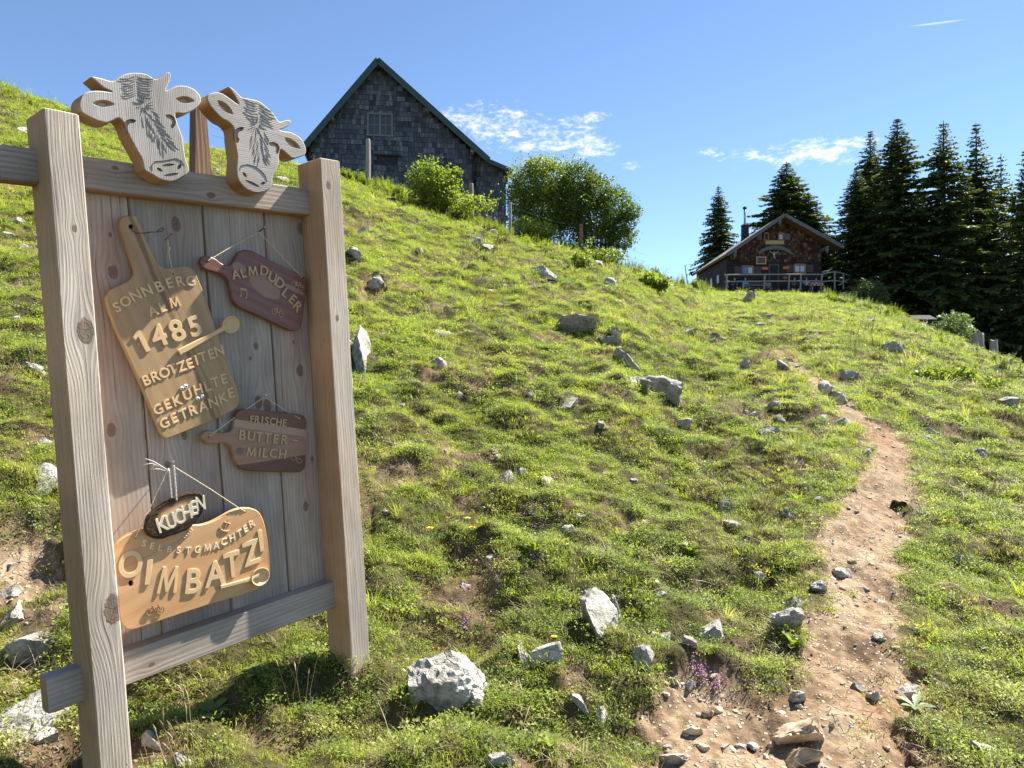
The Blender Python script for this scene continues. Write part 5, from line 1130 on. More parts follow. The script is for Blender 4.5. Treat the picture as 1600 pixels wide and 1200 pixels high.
bush('low_bush', 920, 405, [(918, 400, 30, 11), (950, 400, 26, 10)], 1800, .09, m_leaf_d, 'low herb bush on the crest under the wide shrub', seed=9)
bush('low_bush', 1022, 455, [(1018, 440, 19, 12), (1034, 444, 12, 9)], 1500, .13, m_leaf_d, 'bright bush on the meadow left of the alpine hut', seed=10)
bush('low_bush', 908, 415, [(908, 408, 15, 10)], 700, .09, m_leaf_d, 'dark green tuft bush below the orange fence post', seed=15)
bush('pine_shrub', 1360, 480, [(1350, 455, 16, 16), (1370, 458, 15, 18), (1360, 468, 20, 12)], 3200, .28, m_leaf_m, 'dark dwarf pine right of the terrace', depth=57, seed=11, long_=5)
bush('pale_bush', 1492, 535, [(1490, 505, 20, 14), (1502, 520, 22, 14), (1478, 517, 16, 12)], 2400, .16, m_leaf_p, 'pale green bush at the edge of the spruce wood', depth=41, seed=12)
bush('terrace_bush', 1305, 466, [(1295, 461, 26, 6), (1325, 468, 24, 8), (1345, 478, 22, 8)], 1900, .16, m_leaf_d, 'strip of dark herbs along the terrace edge', depth=58, seed=13)
bush('grass_bush', 1480, 590, [(1455, 585, 22, 8), (1500, 588, 26, 10), (1535, 600, 24, 9)], 2200, .07, m_leaf_d, 'line of dark herbs on the right slope', seed=14)
# tall weeds along the crest by the barn: stuff
def weed(seed):
    r = random.Random(seed); mb = MB()
    for s_ in range(5):
        a = r.uniform(0, 2 * PI); bx, by = .06 * math.cos(a), .06 * math.sin(a); h = r.uniform(.3, .6); lx, ly = r.uniform(-.1, .1), r.uniform(-.1, .1)
        mb.tube([(bx, by, -.03), (bx + lx * .4, by + ly * .4, h * .5), (bx + lx, by + ly, h)], [.006, .004, .002], 3, False)
        for i in range(11):
            t = .15 + .85 * i / 10; c = Vector((bx + lx * t, by + ly * t, h * t)); an = i * 1.57 + r.uniform(-.3, .3)
            for sg in (0, PI):
                d_ = Vector((math.cos(an + sg), math.sin(an + sg), r.uniform(-.2, .5))); sd_ = Vector((-d_.y, d_.x, 0)); L = .09 * (1.15 - t * .6)
                mb.add([c, c + d_ * L * .5 + sd_ * L * .25, c + d_ * L, c + d_ * L * .5 - sd_ * L * .25], [(0, 1, 2, 3)])
    me = bpy.data.meshes.new('weed_pattern'); me.from_pydata(mb.v, [], mb.f); me.materials.append(m_leaf_y); return bpy.data.objects.new('weed_pattern', me)
_weeds = [weed(k) for k in range(3)]
pts = []
for (u0, u1, v0, v1, n_) in [(530, 600, 262, 292, 90), (600, 700, 292, 332, 110), (700, 800, 328, 366, 110), (790, 960, 362, 402, 120), (960, 1060, 402, 440, 60), (1060, 1110, 428, 452, 46), (1290, 1400, 458, 490, 60), (1400, 1600, 500, 576, 60), (0, 120, 142, 178, 30)]:
    for _ in range(n_):
        t = random.random(); b = ray_ground(u0 + (u1 - u0) * t, v0 + (v1 - v0) * t + random.uniform(0, 12)); pts.append(b)
pts = np.array([p_[:] for p_ in pts]); keep = pts[:, 1] > 14; pts = pts[keep]
scatter('tall_weeds', _weeds, pts, RNG.uniform(.45, 1.0, len(pts)) * np.clip(pts[:, 1] / 34, .7, 1.6), 'tall weeds and nettles along the fence and the crest', 'weeds')

# flowers
m_yel = plain('yellow_petal', (.85, .55, .02), .5, .1); m_pink = plain('pink_petal', (.48, .20, .42), .6, .25, 100); m_org = plain('orange_petal', (.8, .22, .03), .5, .1); m_gst = plain('green_stem', (.12, .18, .04), .6, .2)
def flower(u, v, hpx, label, mat=m_yel, rpx=7):
    b = ray_ground(u, v + hpx); k = b.y / F; h = hpx * k; R_ = rpx * k; root = empty('dandelion', Matrix.Translation(b), label=label, cat='flower')
    mb = MB(); mb.tube([(0, 0, -.01), (h * .08, 0, h * .5), (0, 0, h)], .0013, 5); mb.build('flower_stem', m_gst, root); mb = MB()
    for ring, n_, t in ((1, 15, .25), (.7, 11, .6), (.4, 7, 1.0)):
        for i in range(n_):
            a = 2 * PI * i / n_ + ring; d_ = Vector((math.cos(a) * math.cos(t), math.sin(a) * math.cos(t), math.sin(t))); s_ = Vector((-math.sin(a), math.cos(a), 0)) * R_ * .14; c = Vector((0, 0, h))
            mb.add([c, c + d_ * R_ * ring * .6 + s_, c + d_ * R_ * ring, c + d_ * R_ * ring * .6 - s_], [(0, 1, 2, 3)])
    mb.build('petals', mat, root)
flower(672, 828, 26, 'left yellow dandelion in front of the dark hollow'); flower(738, 832, 30, 'right yellow dandelion in front of the dark hollow'); flower(731, 811, 34, 'pale yellow dandelion on the longest stem above the dark hollow', plain('pale_yellow_petal', (.7, .68, .12), .5), 6)
flower(866, 997, 10, 'single yellow flower beside the low pale ledge stone', rpx=6); flower(887, 852, 6, 'tiny yellow flower below the pink thyme cushion', rpx=4); flower(1080, 660, 6, 'yellow flower on the mound left of the stony bank', rpx=4)
flower(1200, 902, 6, 'yellow flower in the turf left of the path', rpx=5); flower(700, 810, 20, 'orange-headed flower among the dandelions', m_org, 4); flower(1218, 752, 5, 'tiny orange flower on the bare spot left of the path', m_org, 4)
def thyme(u, v, ru, rv, n_, label):
    b = ray_ground(u, v); k = b.y / F; root = empty('thyme_cushion', Matrix.Translation(b), label=label, cat='flowers'); r = random.Random(int(u)); mb = MB(); mg = MB()
    for _ in range(n_):
        x = r.gauss(0, .5) * ru * k; y = r.gauss(0, .5) * ru * k * 1.2; z = gz(b.x + x, b.y + y) - b.z + r.uniform(.012, .04)
        mb.ell((x, y, z), (.0032, .0032, .0026), 5, 3); mg.tube([(x, y, z - .035), (x, y, z)], .0008, 3, False)
    mb.build('blossoms', m_pink, root); mg.build('stems', m_gst, root)
thyme(838, 818, 30, 10, 150, 'pink thyme cushion in the turf above the tall pointed slab'); thyme(878, 818, 10, 8, 50, 'small pink thyme patch beside a pale stone'); thyme(840, 878, 14, 18, 80, 'violet thyme patch in the shade below the pink cushion')
thyme(1092, 1060, 14, 10, 80, 'pink thyme sprig on the red earth patch'); thyme(1120, 1078, 16, 10, 60, 'trailing pink thyme right of the egg-shaped stone'); thyme(724, 985, 10, 8, 36, 'pink flowers right of the sign in pale turf')
# broad-leaved plants
def rosette(u, v, rpx, n_, mat, label, up=.5):
    b = ray_ground(u, v); k = b.y / F; root = empty('leafy_plant', Matrix.Translation(b + Vector((0, 0, .01))), label=label, cat='plant'); r = random.Random(int(u + v))
    for i in range(n_):
        mb = MB(); a = 2 * PI * i / n_ + r.uniform(-.3, .3); L = rpx * k * r.uniform(.7, 1.1); e = r.uniform(.2, 1) * up; d_ = Vector((math.cos(a), math.sin(a), 0)); s_ = Vector((-math.sin(a), math.cos(a), 0)); vs = []
        for j, (t, w_) in enumerate([(0, .03), (.25, .10), (.5, .20), (.75, .17), (1, .01)]):
            c = d_ * L * t * math.cos(e) + Vector((0, 0, L * (math.sin(e) * t * 1.5 - .7 * t * t * math.sin(e)))); vs += [c - s_ * L * w_ + Vector((0, 0, L * w_ * .3)), c, c + s_ * L * w_ + Vector((0, 0, L * w_ * .3))]
        mb.add(vs, [(3 * j + q, 3 * j + q + 1, 3 * j + q + 4, 3 * j + q + 3) for j in range(4) for q in (0, 1)]); mb.build('leaf', mat, root, smooth=True)
rosette(1238, 1015, 30, 20, m_leaf_d, 'low leafy plant in front of the grey shadow-faced stone', 1.1); rosette(835, 865, 32, 16, m_leaf_d, 'dark glossy leaf rosette beside the dark hollow', .9); rosette(620, 1165, 34, 9, m_leaf_d, 'broad-leaved rosette at the foot of the right sign post', .6)
rosette(1080, 870, 26, 18, m_leaf_d, 'small green tuft of broad leaves in the centre slope', 1.2); rosette(715, 826, 14, 4, m_leaf_y, 'single bright leaf cluster between the dandelions', 1.2); rosette(770, 1135, 22, 7, m_leaf_y, 'little bright leaves below the large boulder', .7)
rosette(860, 1170, 30, 8, m_leaf_y, 'yellow-green leaves at the bottom centre', .9); rosette(330, 1120, 40, 9, m_leaf_d, 'flat dark plantain leaves under the sign', .35); rosette(400, 1060, 36, 9, m_leaf_d, 'plantain leaves in shade below the lower cross beam', .4); rosette(1430, 1110, 30, 8, m_leaf_p, 'pale dusty leaves at the right path edge', .4)
# ------------------------------------------------------------------ barn at the crest
m_bshing, g = new_mat('grey_barn_shingle'); p = g.coord(); r = g.rnd(); n = g.noise(p, 2.2, 3)
x, y, z = g.sep(p); cell = g.vor(p, 5.5, out='Color'); cr_, cg_, cb_ = g.sep(cell); st = g.noise(g.comb(g.m('MULTIPLY', x, 30), g.m('MULTIPLY', y, 30), g.m('MULTIPLY', z, 2.5)), 1, 4)
at_ = g.attr('tone'); f = g.m('ADD', g.m('MULTIPLY', at_, .6), g.m('MULTIPLY', st, .5))
finish(g, g.ramp(f, [(.15, (.022, .026, .034)), (.5, (.064, .073, .090)), (.8, (.135, .148, .168)), (1, (.21, .218, .23))]), .85, None, .2)
m_green = plain('dark_green_roof_metal', (.035, .062, .055), .45, .15, 3, .4)
m_dark = plain('dark_wall_boarding', (.030, .028, .028), .9, .3, 6)
m_oldw = plain('old_window_wood', (.16, .155, .14), .85, .25, 30)
m_glass = plain('dusty_window_pane', (.04, .05, .055), .25, .3, 8, .5)
TH = rad(8); YB = 38.0; XB = (590 - 800) / F * YB
Fd = Vector((math.cos(TH), math.sin(TH), 0)); Bd = Vector((-math.sin(TH), math.cos(TH), 0)); B0 = Vector((XB, YB, 0))
def PB(u, v, back=0.0):
    r = Vector(((u - 800) / F, 1, (600 - v) / F)); o = B0 + Bd * back; t = o.dot(Bd) / r.dot(Bd); q = r * t - B0; return q.dot(Fd), q.z
MBn = Matrix((Fd, Bd, Vector((0, 0, 1)))).transposed().to_4x4(); zb0 = gz(XB, YB) - .6
MBn.translation = B0 + Vector((0, 0, zb0))
barn = empty('barn', MBn, label='big grey shingled barn gable with dark green roof edges at the top of the hill', cat='barn')
def L(s, z, back=0.0): return (s, back, z - zb0)
wall = [PB(482, 300), PB(482, 229), PB(590, 97), PB(738, 238), PB(738, 300)]
mb = MB(); zz = zb0; depth_b = 14.0
pl = [(wall[0][0], zz), (wall[1]), (wall[2]), (wall[3]), (wall[3][0], zz)]
n_ = len(pl); mb.add([L(s, z) for s, z in pl] + [L(s, z, depth_b) for s, z in pl], [tuple(range(n_)), tuple(range(n_, 2 * n_))] + [(i, (i + 1) % n_, n_ + (i + 1) % n_, n_ + i) for i in range(n_)])
mb.build('wall', m_dark, barn)
lt = [(wall[3][0] - .02, zz), PB(738, 236), PB(792, 262), (PB(792, 262)[0], zz)]; mb = MB(); mb.add([L(s, z, .35) for s, z in lt] + [L(s, z, 8) for s, z in lt], [(0, 1, 2, 3), (4, 5, 6, 7)] + [(i, (i + 1) % 4, 4 + (i + 1) % 4, 4 + i) for i in range(4)])
mb.build('wall', m_dark, barn, label='lean-to wall at the right end')
# shingles: each a wedge of its own
def shingle_list(poly, pitch, w0, w1, seed, holes=()):
    r = random.Random(seed); out = []; zmin = min(p[1] for p in poly); zmax = max(p[1] for p in poly); smin = min(p[0] for p in poly); smax = max(p[0] for p in poly); z = zmin; k = 0
    while z < zmax:
        s = smin + r.uniform(0, w1); dip = .012 * math.sin(k * 1.3)
        while s < smax:
            w_ = r.uniform(w0, w1); c = (s + w_ / 2, z + pitch / 2)
            if pip(c[0], c[1], poly) and pip(c[0], z + pitch * .85, poly) and not any(a < c[0] < b and e < c[1] < f_ for a, b, e, f_ in holes): out.append((s + .010, z + dip + r.uniform(-.022, .022), w_ - .020, r.uniform(.8, 1.25)))
            s += w_
        z += pitch; k += 1
    return out
def wedge(mb, s, z, w_, th, pitch, back=0.0, z0=0.0, d=.055):
    h = pitch * 1.12; y0 = back - d * th
    mb.add([(s, y0, z - z0), (s + w_, y0, z - z0), (s + w_, back - .012, z + h - z0), (s, back - .012, z + h - z0), (s, back, z - z0), (s + w_, back, z - z0)], [(0, 1, 2, 3), (0, 4, 5, 1), (0, 3, 4), (1, 5, 2)])
w0_, w1_ = PB(575.5, 210), PB(612, 181); hl = PB(586, 261); hr = PB(624, 250)
pitch = .262
sh = shingle_list(pl, pitch, .15, .26, 5, [(w0_[0], w1_[0], w0_[1], w1_[1]), (hl[0], hr[0], hl[1] - .02, hr[1] + .25)]); sh2 = shingle_list(lt, pitch, .15, .26, 6)
vis = [(s, z, w_, t, 0.0) for s, z, w_, t in sh if z > zb0 + .9] + [(s, z, w_, t, .35) for s, z, w_, t in sh2 if z > zb0 + .9]
vis.sort(key=lambda q: -q[2]); proto = []
for k in range(6):
    mb = MB(); wedge(mb, 0, 0, 1, .8 + .09 * k, pitch); proto.append(mb.mesh('shingle', m_bshing))
    proto[-1].attributes.new('tone', 'FLOAT', 'POINT').data.foreach_set('value', [(.2, .4, .5, .6, .75, 1.0)[k]] * len(proto[-1].vertices))
r2_ = random.Random(77)
for i, (s, z, w_, t, bk) in enumerate(vis[:300]):
    o = bpy.data.objects.new('shingle', proto[i % 6]); link(o, barn, (s, bk, z - zb0)); o.data = proto[int(np.clip(r2_.gauss(2.6, 1.3), 0, 5))]; o.scale = (w_, 1, 1)
mb = MB(); tone = []; r_ = random.Random(8)
for s, z, w_, t, bk in vis[300:]: wedge(mb, s, z, w_, t, pitch, bk, zb0); tone += [min(1, max(.1, r_.gauss(.58, .26)))] * 6
me = bpy.data.meshes.new('shingles'); me.from_pydata(mb.v, [], mb.f); me.materials.append(m_bshing); me.attributes.new('tone', 'FLOAT', 'POINT').data.foreach_set('value', tone)
o = bpy.data.objects.new('shingles', me); link(o, barn); o['kind'] = 'stuff'
def roof_slab(root, a, b, th, y0, y1, name, mat, z0, conv=None, **kw):
    d_ = Vector((b[0] - a[0], b[1] - a[1])).normalized(); nn = Vector((-d_.y, d_.x)); nn = nn if nn.y > 0 else -nn; q = [Vector(a), Vector(b), Vector(b) + nn * th, Vector(a) + nn * th]; mb = MB()
    mb.add([(p[0], y, p[1] - z0) for y in (y0, y1) for p in q], [(0, 1, 2, 3), (4, 7, 6, 5), (0, 4, 5, 1), (1, 5, 6, 2), (2, 6, 7, 3), (3, 7, 4, 0)]); return mb.build(name, mat, root, **kw)
FO = -.55
def PBf(u, v): return PB(u, v, FO)
ap = PBf(590, 92.5); le = PBf(472, 231); re = PBf(764, 249); l2 = PBf(802, 266)
roof_slab(barn, ap, le, .10, FO + .05, depth_b + .3, 'roof', m_green, zb0); roof_slab(barn, (ap[0] + .001, ap[1]), re, .10, FO + .05, depth_b + .3, 'roof', m_green, zb0)
roof_slab(barn, (re[0] - .25, re[1] + .12), l2, .09, FO + .25, 8.3, 'roof', m_green, zb0, label='flatter lean-to roof')
for a, b, t, y_ in ((ap, le, .30, FO), (ap, re, .30, FO), ((re[0] - .15, re[1] + .03), l2, .22, FO + .2)):
    a2 = Vector(a); b2 = Vector(b); d_ = (b2 - a2).normalized(); nn = Vector((-d_.y, d_.x)); nn = nn if nn.y > 0 else -nn; off = nn * (.12 - t)
    roof_slab(barn, tuple(a2 + off), tuple(b2 + off), t, y_ - .03, y_ + .045, 'verge_board', m_green, zb0)
for u, v in ((519, 186), (668, 172), (738, 236), (590, 104)):
    c = PB(u, v, -.3); mb = MB(); mb.box(c[0] - .10, c[0] + .10, FO + .06, 0, c[1] - zb0 - .12, c[1] - zb0 + .10); mb.build('purlin_end', m_oldw if u != 590 else m_dark, barn)
wf = MB(); a, b = w0_, w1_; z0 = zb0
wx0, wx1, wz0, wz1 = a[0], b[0], a[1] - z0, b[1] - z0
for q in ((wx0 - .07, wx0 + .03, wz0, wz1), (wx1 - .03, wx1 + .07, wz0, wz1), (wx0 - .07, wx1 + .07, wz1, wz1 + .10), (wx0 - .12, wx1 + .12, wz0 - .09, wz0)): wf.box(q[0], q[1], -.09, .02, q[2] + .001, q[3])
fr = wf.build('window', m_oldw, barn)
mb = MB(); mb.box(wx0, wx1, -.015, -.005, wz0, wz1); q = mb.mesh('pane', m_glass); o = bpy.data.objects.new('pane', q); link(o, fr)
mb = MB(); cx = (wx0 + wx1) / 2
mb.box(cx - .05, cx + .05, -.055, -.016, wz0, wz1)
for s_ in (.25, .75): mb.box(wx0 + (wx1 - wx0) * s_ - .02, wx0 + (wx1 - wx0) * s_ + .02, -.04, -.016, wz0, wz1)
mb.box(wx0, wx1, -.038, -.017, (wz0 + wz1) / 2 - .02, (wz0 + wz1) / 2 + .02); q = mb.mesh('window_bars', m_oldw); o = bpy.data.objects.new('window_bars', q); link(o, fr)
mb = MB(); mb.box(hl[0] - .05, hr[0] + .1, -.16, 0, hr[1] - z0 + .16, hr[1] - z0 + .24); mb.build('hatch_sill', m_dark, barn)
mb = MB(); c = PB(738, 240); mb.box(c[0] - .05, c[0] + .06, -.06, .34, 0, c[1] - z0); mb.build('corner_board', m_dark, barn)

# ------------------------------------------------------------------ pasture fence along the crest
m_fpost = plain('grey_fence_post_wood', (.30, .27, .23), .9, .3, 12, bump=.5); m_fpost2 = plain('reddish_fence_post_wood', (.26, .15, .09), .9, .3, 12); m_wire = plain('fence_wire', (.045, .042, .04), .8, .1, 10, .1)
fposts = [(452, 255, 222, 9), (575, 288, 218, 8), (660, 322, 300, 5), (737, 342, 288, 8), (797, 372, 318, 5), (907, 377, 338, 7)]
b0 = ray_ground(575, 290); fence = empty('pasture_fence', Matrix.Translation(b0), label='wire pasture fence with round wooden posts running down the crest below the barn', cat='fence'); tops = []
for i, (u, vb, vt, w_) in enumerate(fposts):
    b = ray_ground(u, vb); k = b.y / F; h = (vb - vt) * k; r0 = w_ * k / 2; mb = MB(); c = b - b0
    mb.tube([c + Vector((0, 0, -.2)), c + Vector((.01, 0, h * .5)), c + Vector((.02 * (i % 3 - 1), 0, h - .02)), c + Vector((.02 * (i % 3 - 1), 0, h))], [r0, r0 * .97, r0 * .92, r0 * .8], 9); mb.build('fence_post', m_fpost2 if i == 5 else m_fpost, fence); tops.append((c, h, r0))
ends = [ray_ground(330, 232) - b0] + [t[0] for t in tops] + [ray_ground(1010, 425) - b0]; hs = [.9] + [t[1] for t in tops] + [.9]
for lv in (.9, .55):
    mb = MB(); pts_ = []
    for i in range(len(ends) - 1):
        a = ends[i] + Vector((0, -.06, hs[i] * lv)); b = ends[i + 1] + Vector((0, -.06, hs[i + 1] * lv)); pts_ += [a.lerp(b, t / 6) + Vector((0, 0, -.10 * math.sin(PI * t / 6))) for t in range(6)]
    pts_.append(b); mb.tube(pts_, .0035, 5); mb.build('wire', m_wire, fence)

# ------------------------------------------------------------------ alpine hut on its terrace
YC = 65.0
def PC(u, v, y=YC): return (u - 800) / F * y, (600 - v) / F * y
zC0 = 7.95; xC0 = PC(1210, 0)[0]
hut = empty('alpine_hut', Matrix.Translation((xC0, YC, zC0)), label='brown wooden alpine hut with shingled gable, terrace front and metal chimney pipe', cat='hut')
def LC(u, v, y=YC): x, z = PC(u, v, y); return x - xC0, z - zC0
def z6(x, y): return 1060 + x / 5.333, 300 + y / 5.333
m_hshing, g = new_mat('brown_hut_shingle'); p = g.coord(); f = g.m('ADD', g.attr('tone'), g.m('MULTIPLY', g.m('SUBTRACT', g.noise(p, 3, 4), .5), .8))
finish(g, g.ramp(f, [(.1, (.03, .016, .011)), (.5, (.08, .038, .024)), (.8, (.155, .076, .046)), (1, (.27, .16, .10))]), .8, None, .2)
m_hplank, g = new_mat('dark_hut_planks'); p = g.coord(); x, y, z = g.sep(p); finish(g, g.ramp(g.noise(g.comb(g.m('MULTIPLY', x, .6), y, g.m('MULTIPLY', z, 9)), 1, 4), [(.3, (.018, .014, .012)), (.7, (.06, .04, .03))]), .85, None, .2)
m_hroof = plain('grey_roof_boards', (.15, .145, .14), .85, .3, 3); m_under = plain('brown_roof_underside', (.22, .12, .06), .8, .3, 4); m_hgrey = plain('grey_carved_wood', (.15, .145, .14), .85, .2, 8)
m_frame = plain('orange_brown_window_frame', (.38, .18, .08), .7, .15, 10); m_curt = plain('white_curtain', (.55, .60, .68), .8, .15, 6); m_blue = plain('blue_curtain', (.12, .28, .55), .8, .15, 6); m_shut = plain('grey_brown_shutter', (.10, .075, .06), .85, .3, 10)
m_lsign = plain('light_wooden_signboard', (.52, .36, .20), .7, .15, 10); m_flow = plain('orange_geranium', (.65, .16, .04), .7, .4, 12); m_sky = plain('dark_room', (.012, .012, .014), .6, .1)
cl, crn = LC(1135, 0)[0], LC(1283, 0)[0]; apx = LC(1217.5, 341); elv = LC(1129, 402); erv = LC(1308, 391)
def on_roof(x, side):
    a, b = (apx, elv) if side < 0 else (apx, erv); t = (x - a[0]) / (b[0] - a[0]); return a[1] + (b[1] - a[1]) * t
wp = [(cl, 0), (cl, on_roof(cl, -1) - .1), (apx[0], apx[1] - .1), (crn, on_roof(crn, 1) - .1), (crn, 0)]
wp = [(x, (-.5 if z == 0 else z)) for x, z in wp]; LEN = 10.5
mb = MB(); mb.add([(x, 0, z) for x, z in wp] + [(x, LEN, z) for x, z in wp], [(0, 1, 2, 3, 4), (9, 8, 7, 6, 5)] + [(i, (i + 1) % 5, 5 + (i + 1) % 5, 5 + i) for i in range(5)]); mb.build('wall', m_hplank, hut)
mid = LC(0, 409)[1]; hp = [(cl, mid), (cl, on_roof(cl, -1) - .15), (apx[0], apx[1] - .15), (crn, on_roof(crn, 1) - .15), (crn, mid)]
hw_ = [z6(*q) for q in ((668, 402), (750, 342))]; hw2 = [z6(*q) for q in ((826, 400), (930, 345))]; hw3 = [z6(*q) for q in ((722, 438), (876, 404))]; hw4 = [z6(*q) for q in ((645, 604), (728, 540))]
ho = [(LC(*a)[0], LC(*b)[0], LC(*a)[1], LC(*b)[1]) for a, b in (hw_, hw2, hw3, hw4)]
sh = shingle_list(hp, .21, .13, .24, 12, ho); r_ = random.Random(4)
sh.sort(key=lambda q: -q[2]); protoh = []
for k in range(6):
    mb = MB(); wedge(mb, 0, 0, 1, 1.0, .21, 0, 0, .04); me = mb.mesh('shingle', m_hshing); me.attributes.new('tone', 'FLOAT', 'POINT').data.foreach_set('value', [k / 6 + .1] * len(me.vertices)); protoh.append(me)
mb = MB(); tone = []
for i, (s, z, w_, t) in enumerate(sh):
    wedge(mb, s, z, w_, t, .21, 0, 0, .04); tone += [min(1, max(0, r_.gauss(.5, .25)))] * 6
me = bpy.data.meshes.new('shingles'); me.from_pydata(mb.v, [], mb.f); me.materials.append(m_hshing); me.attributes.new('tone', 'FLOAT', 'POINT').data.foreach_set('value', tone); o = bpy.data.objects.new('shingles', me); link(o, hut); o['kind'] = 'stuff'
for k in range(6):
    z = .05 + k * .44
    if z + .4 < mid: mb = MB(); mb.box(cl - .02, crn + .02, -.05 - .006 * (k % 2), .0, z, z + .415); mb.build('wall_plank', m_hplank, hut)
fo = -1.35
a = (apx[0], apx[1] - .02)
for b, s_ in ((elv, -1), (erv, 1)):
    roof_slab(hut, a, b, .12, fo + .02, LEN + .8, 'roof', m_hroof, 0); d_ = (Vector(b) - Vector(a)).normalized(); nn = Vector((-d_.y, d_.x)); nn = nn if nn.y > 0 else -nn; off = nn * -.09
    roof_slab(hut, tuple(Vector(a) + off - d_ * 0), tuple(Vector(b) + off), .08, fo + .1, LEN + .7, 'soffit', m_under, 0)
    roof_slab(hut, tuple(Vector(a) + nn * -.14), tuple(Vector(b) + nn * -.14), .30, fo - .04, fo + .03, 'verge_board', m_hgrey, 0)
el2 = (elv[0] - .0, elv[1])
for q in ((842, 240), (470, 505), (1236, 475)):
    u, v = z6(*q); x, z = LC(u, v, YC + fo + .1); mb = MB(); mb.box(x - .09, x + .09, fo + .04, .0, z - .10, z + .22); pe = mb.build('purlin', m_hgrey, hut)
    mb = MB(); mb.tube([(x, fo - .02, z + .22), (x, fo - .02, z - .25), (x, fo - .02, z - .42)], [.14, .13, .03], 6); o = bpy.data.objects.new('carved_end', mb.mesh('carved_end', m_hgrey)); link(o, pe)
def hwin(x0, y0, x1, y1, curt, sh_l=True, sh_r=True, col=None):
    (u0, v0), (u1, v1) = z6(x0, y0), z6(x1, y1); a = LC(u0, v1); b = LC(u1, v0); t = .08; mb = MB()
    for q in ((a[0] - t, a[0], a[1] - t, b[1] + t), (b[0], b[0] + t, a[1] - t, b[1] + t), (a[0], b[0], b[1], b[1] + t + .06), (a[0] - t * 1.5, b[0] + t * 1.5, a[1] - t * 1.6, a[1] - .001)): mb.box(q[0], q[1], -.13, -.02, q[2], q[3])
    f_ = mb.build('window', m_frame, hut); mb = MB(); mb.box(a[0], b[0], -.075, -.062, a[1], b[1]); o = bpy.data.objects.new('pane', mb.mesh('pane', m_glass)); link(o, f_)
    n_ = 2 if (b[0] - a[0]) > .6 else 1; W = (b[0] - a[0]) / n_
    for k in range(n_):
        mb = MB(); mb.box(a[0] + W * k + .05, a[0] + W * (k + 1) - .05, -.085, -.076, a[1] + .04, b[1] - .04); o = bpy.data.objects.new('curtain', mb.mesh('curtain', curt[k % len(curt)])); link(o, f_)
    if n_ == 2: mb = MB(); c = (a[0] + b[0]) / 2; mb.box(c - .035, c + .035, -.12, -.086, a[1], b[1]); o = bpy.data.objects.new('window_bar', mb.mesh('window_bar', m_frame)); link(o, f_)
    for on, s_ in ((sh_l, -1), (sh_r, 1)):
        if on:
            xx = a[0] - .12 - .62 if s_ < 0 else b[0] + .12; mb = MB(); mb.box(xx, xx + .62 * (1 if n_ == 2 else .8), -.11, -.055, a[1] - .02, b[1] + .05)
            for zz_ in (.2, .8): mb.box(xx + .04, xx + .5, -.13, -.11, a[1] + (b[1] - a[1]) * zz_ - .04, a[1] + (b[1] - a[1]) * zz_ + .04)
            mb.build('shutter', m_shut if n_ == 2 else m_hgrey, hut)
hwin(532, 626, 618, 682, [m_blue, m_curt]); hwin(966, 612, 1052, 668, [m_curt])
hwin(716, 350, 744, 398, [m_sky], True, False); hwin(834, 352, 870, 398, [m_curt], False, True)
def hbox(x0, y0, x1, y1, d0, d1, name, mat, **kw):
    (u0, v0), (u1, v1) = z6(x0, y0), z6(x1, y1); a = LC(u0, v1); b = LC(u1, v0); mb = MB(); mb.box(a[0], b[0], d0, d1, a[1], b[1]); return mb.build(name, mat, hut, **kw)
dr = hbox(748, 600, 836, 815, -.12, -.065, 'door_frame', m_shut); o = hbox(762, 612, 822, 815, -.14, -.121, 'door', m_sky, label='dark open doorway')
hbox(722, 404, 876, 438, -.12, -.045, 'signboard', m_lsign); sf = hbox(645, 540, 728, 604, -.12, -.045, 'framed_board', m_lsign); hbox(655, 550, 718, 594, -.13, -.121, 'framed_picture', m_shut)
for k in range(3): hbox(662 + k * 18, 560, 674 + k * 18, 582, -.138, -.131, 'picture_panel', m_hgrey)
hbox(690, 628, 742, 652, -.2, -.06, 'flower_box', m_flow); hbox(866, 622, 916, 646, -.2, -.06, 'flower_box', m_flow)
mb = MB(); top = []; bot = []
for k in range(13):
    t = k / 12; x_, y_ = 660 + 270 * t, 500 - 52 * math.sin(PI * t) ** .8; a = LC(*z6(x_, y_)); b = LC(*z6(x_, y_ + 26 + 8 * math.sin(PI * t))); top.append(a); bot.append(b)
vs = [(x, y, z) for y in (-.30, -.20) for x, z in top + bot[::-1]]; n_ = 26; mb.add(vs, [tuple(range(n_)), tuple(range(n_, 2 * n_))[::-1]] + [(i, (i + 1) % n_, n_ + (i + 1) % n_, n_ + i) for i in range(n_)]); mb.build('arched_board', m_hgrey, hut, label='curved grey board over the doorway')
mb = MB(); x, z = LC(*z6(790, 522)); mb.ell((x, -.2, z), (.10, .08, .16), 8, 6); mb.tube([(x - .05, -.2, z + .12), (x - .28, -.2, z + .16), (x - .36, -.2, z + .34)], [.04, .03, .01], 5); mb.tube([(x + .05, -.2, z + .12), (x + .28, -.2, z + .16), (x + .36, -.2, z + .34)], [.04, .03, .01], 5); mb.tube([(x, -.22, z - .1), (x, -.2, z - .34)], [.07, .04], 6); mb.build('ox_skull', plain('bone', (.55, .5, .42), .7, .1), hut)
# left side wall: windows seen at a slant
for k in range(3):
    y_ = 2.0 + k * 2.3; z_ = 1.35; mb = MB(); mb.box(cl - .09, cl - .001, y_, y_ + .75, z_, z_ + .85); f_ = mb.build('window', m_hgrey, hut); mb = MB(); mb.box(cl - .10, cl - .091, y_ + .08, y_ + .67, z_ + .08, z_ + .77); o = bpy.data.objects.new('pane', mb.mesh('pane', m_curt)); link(o, f_)
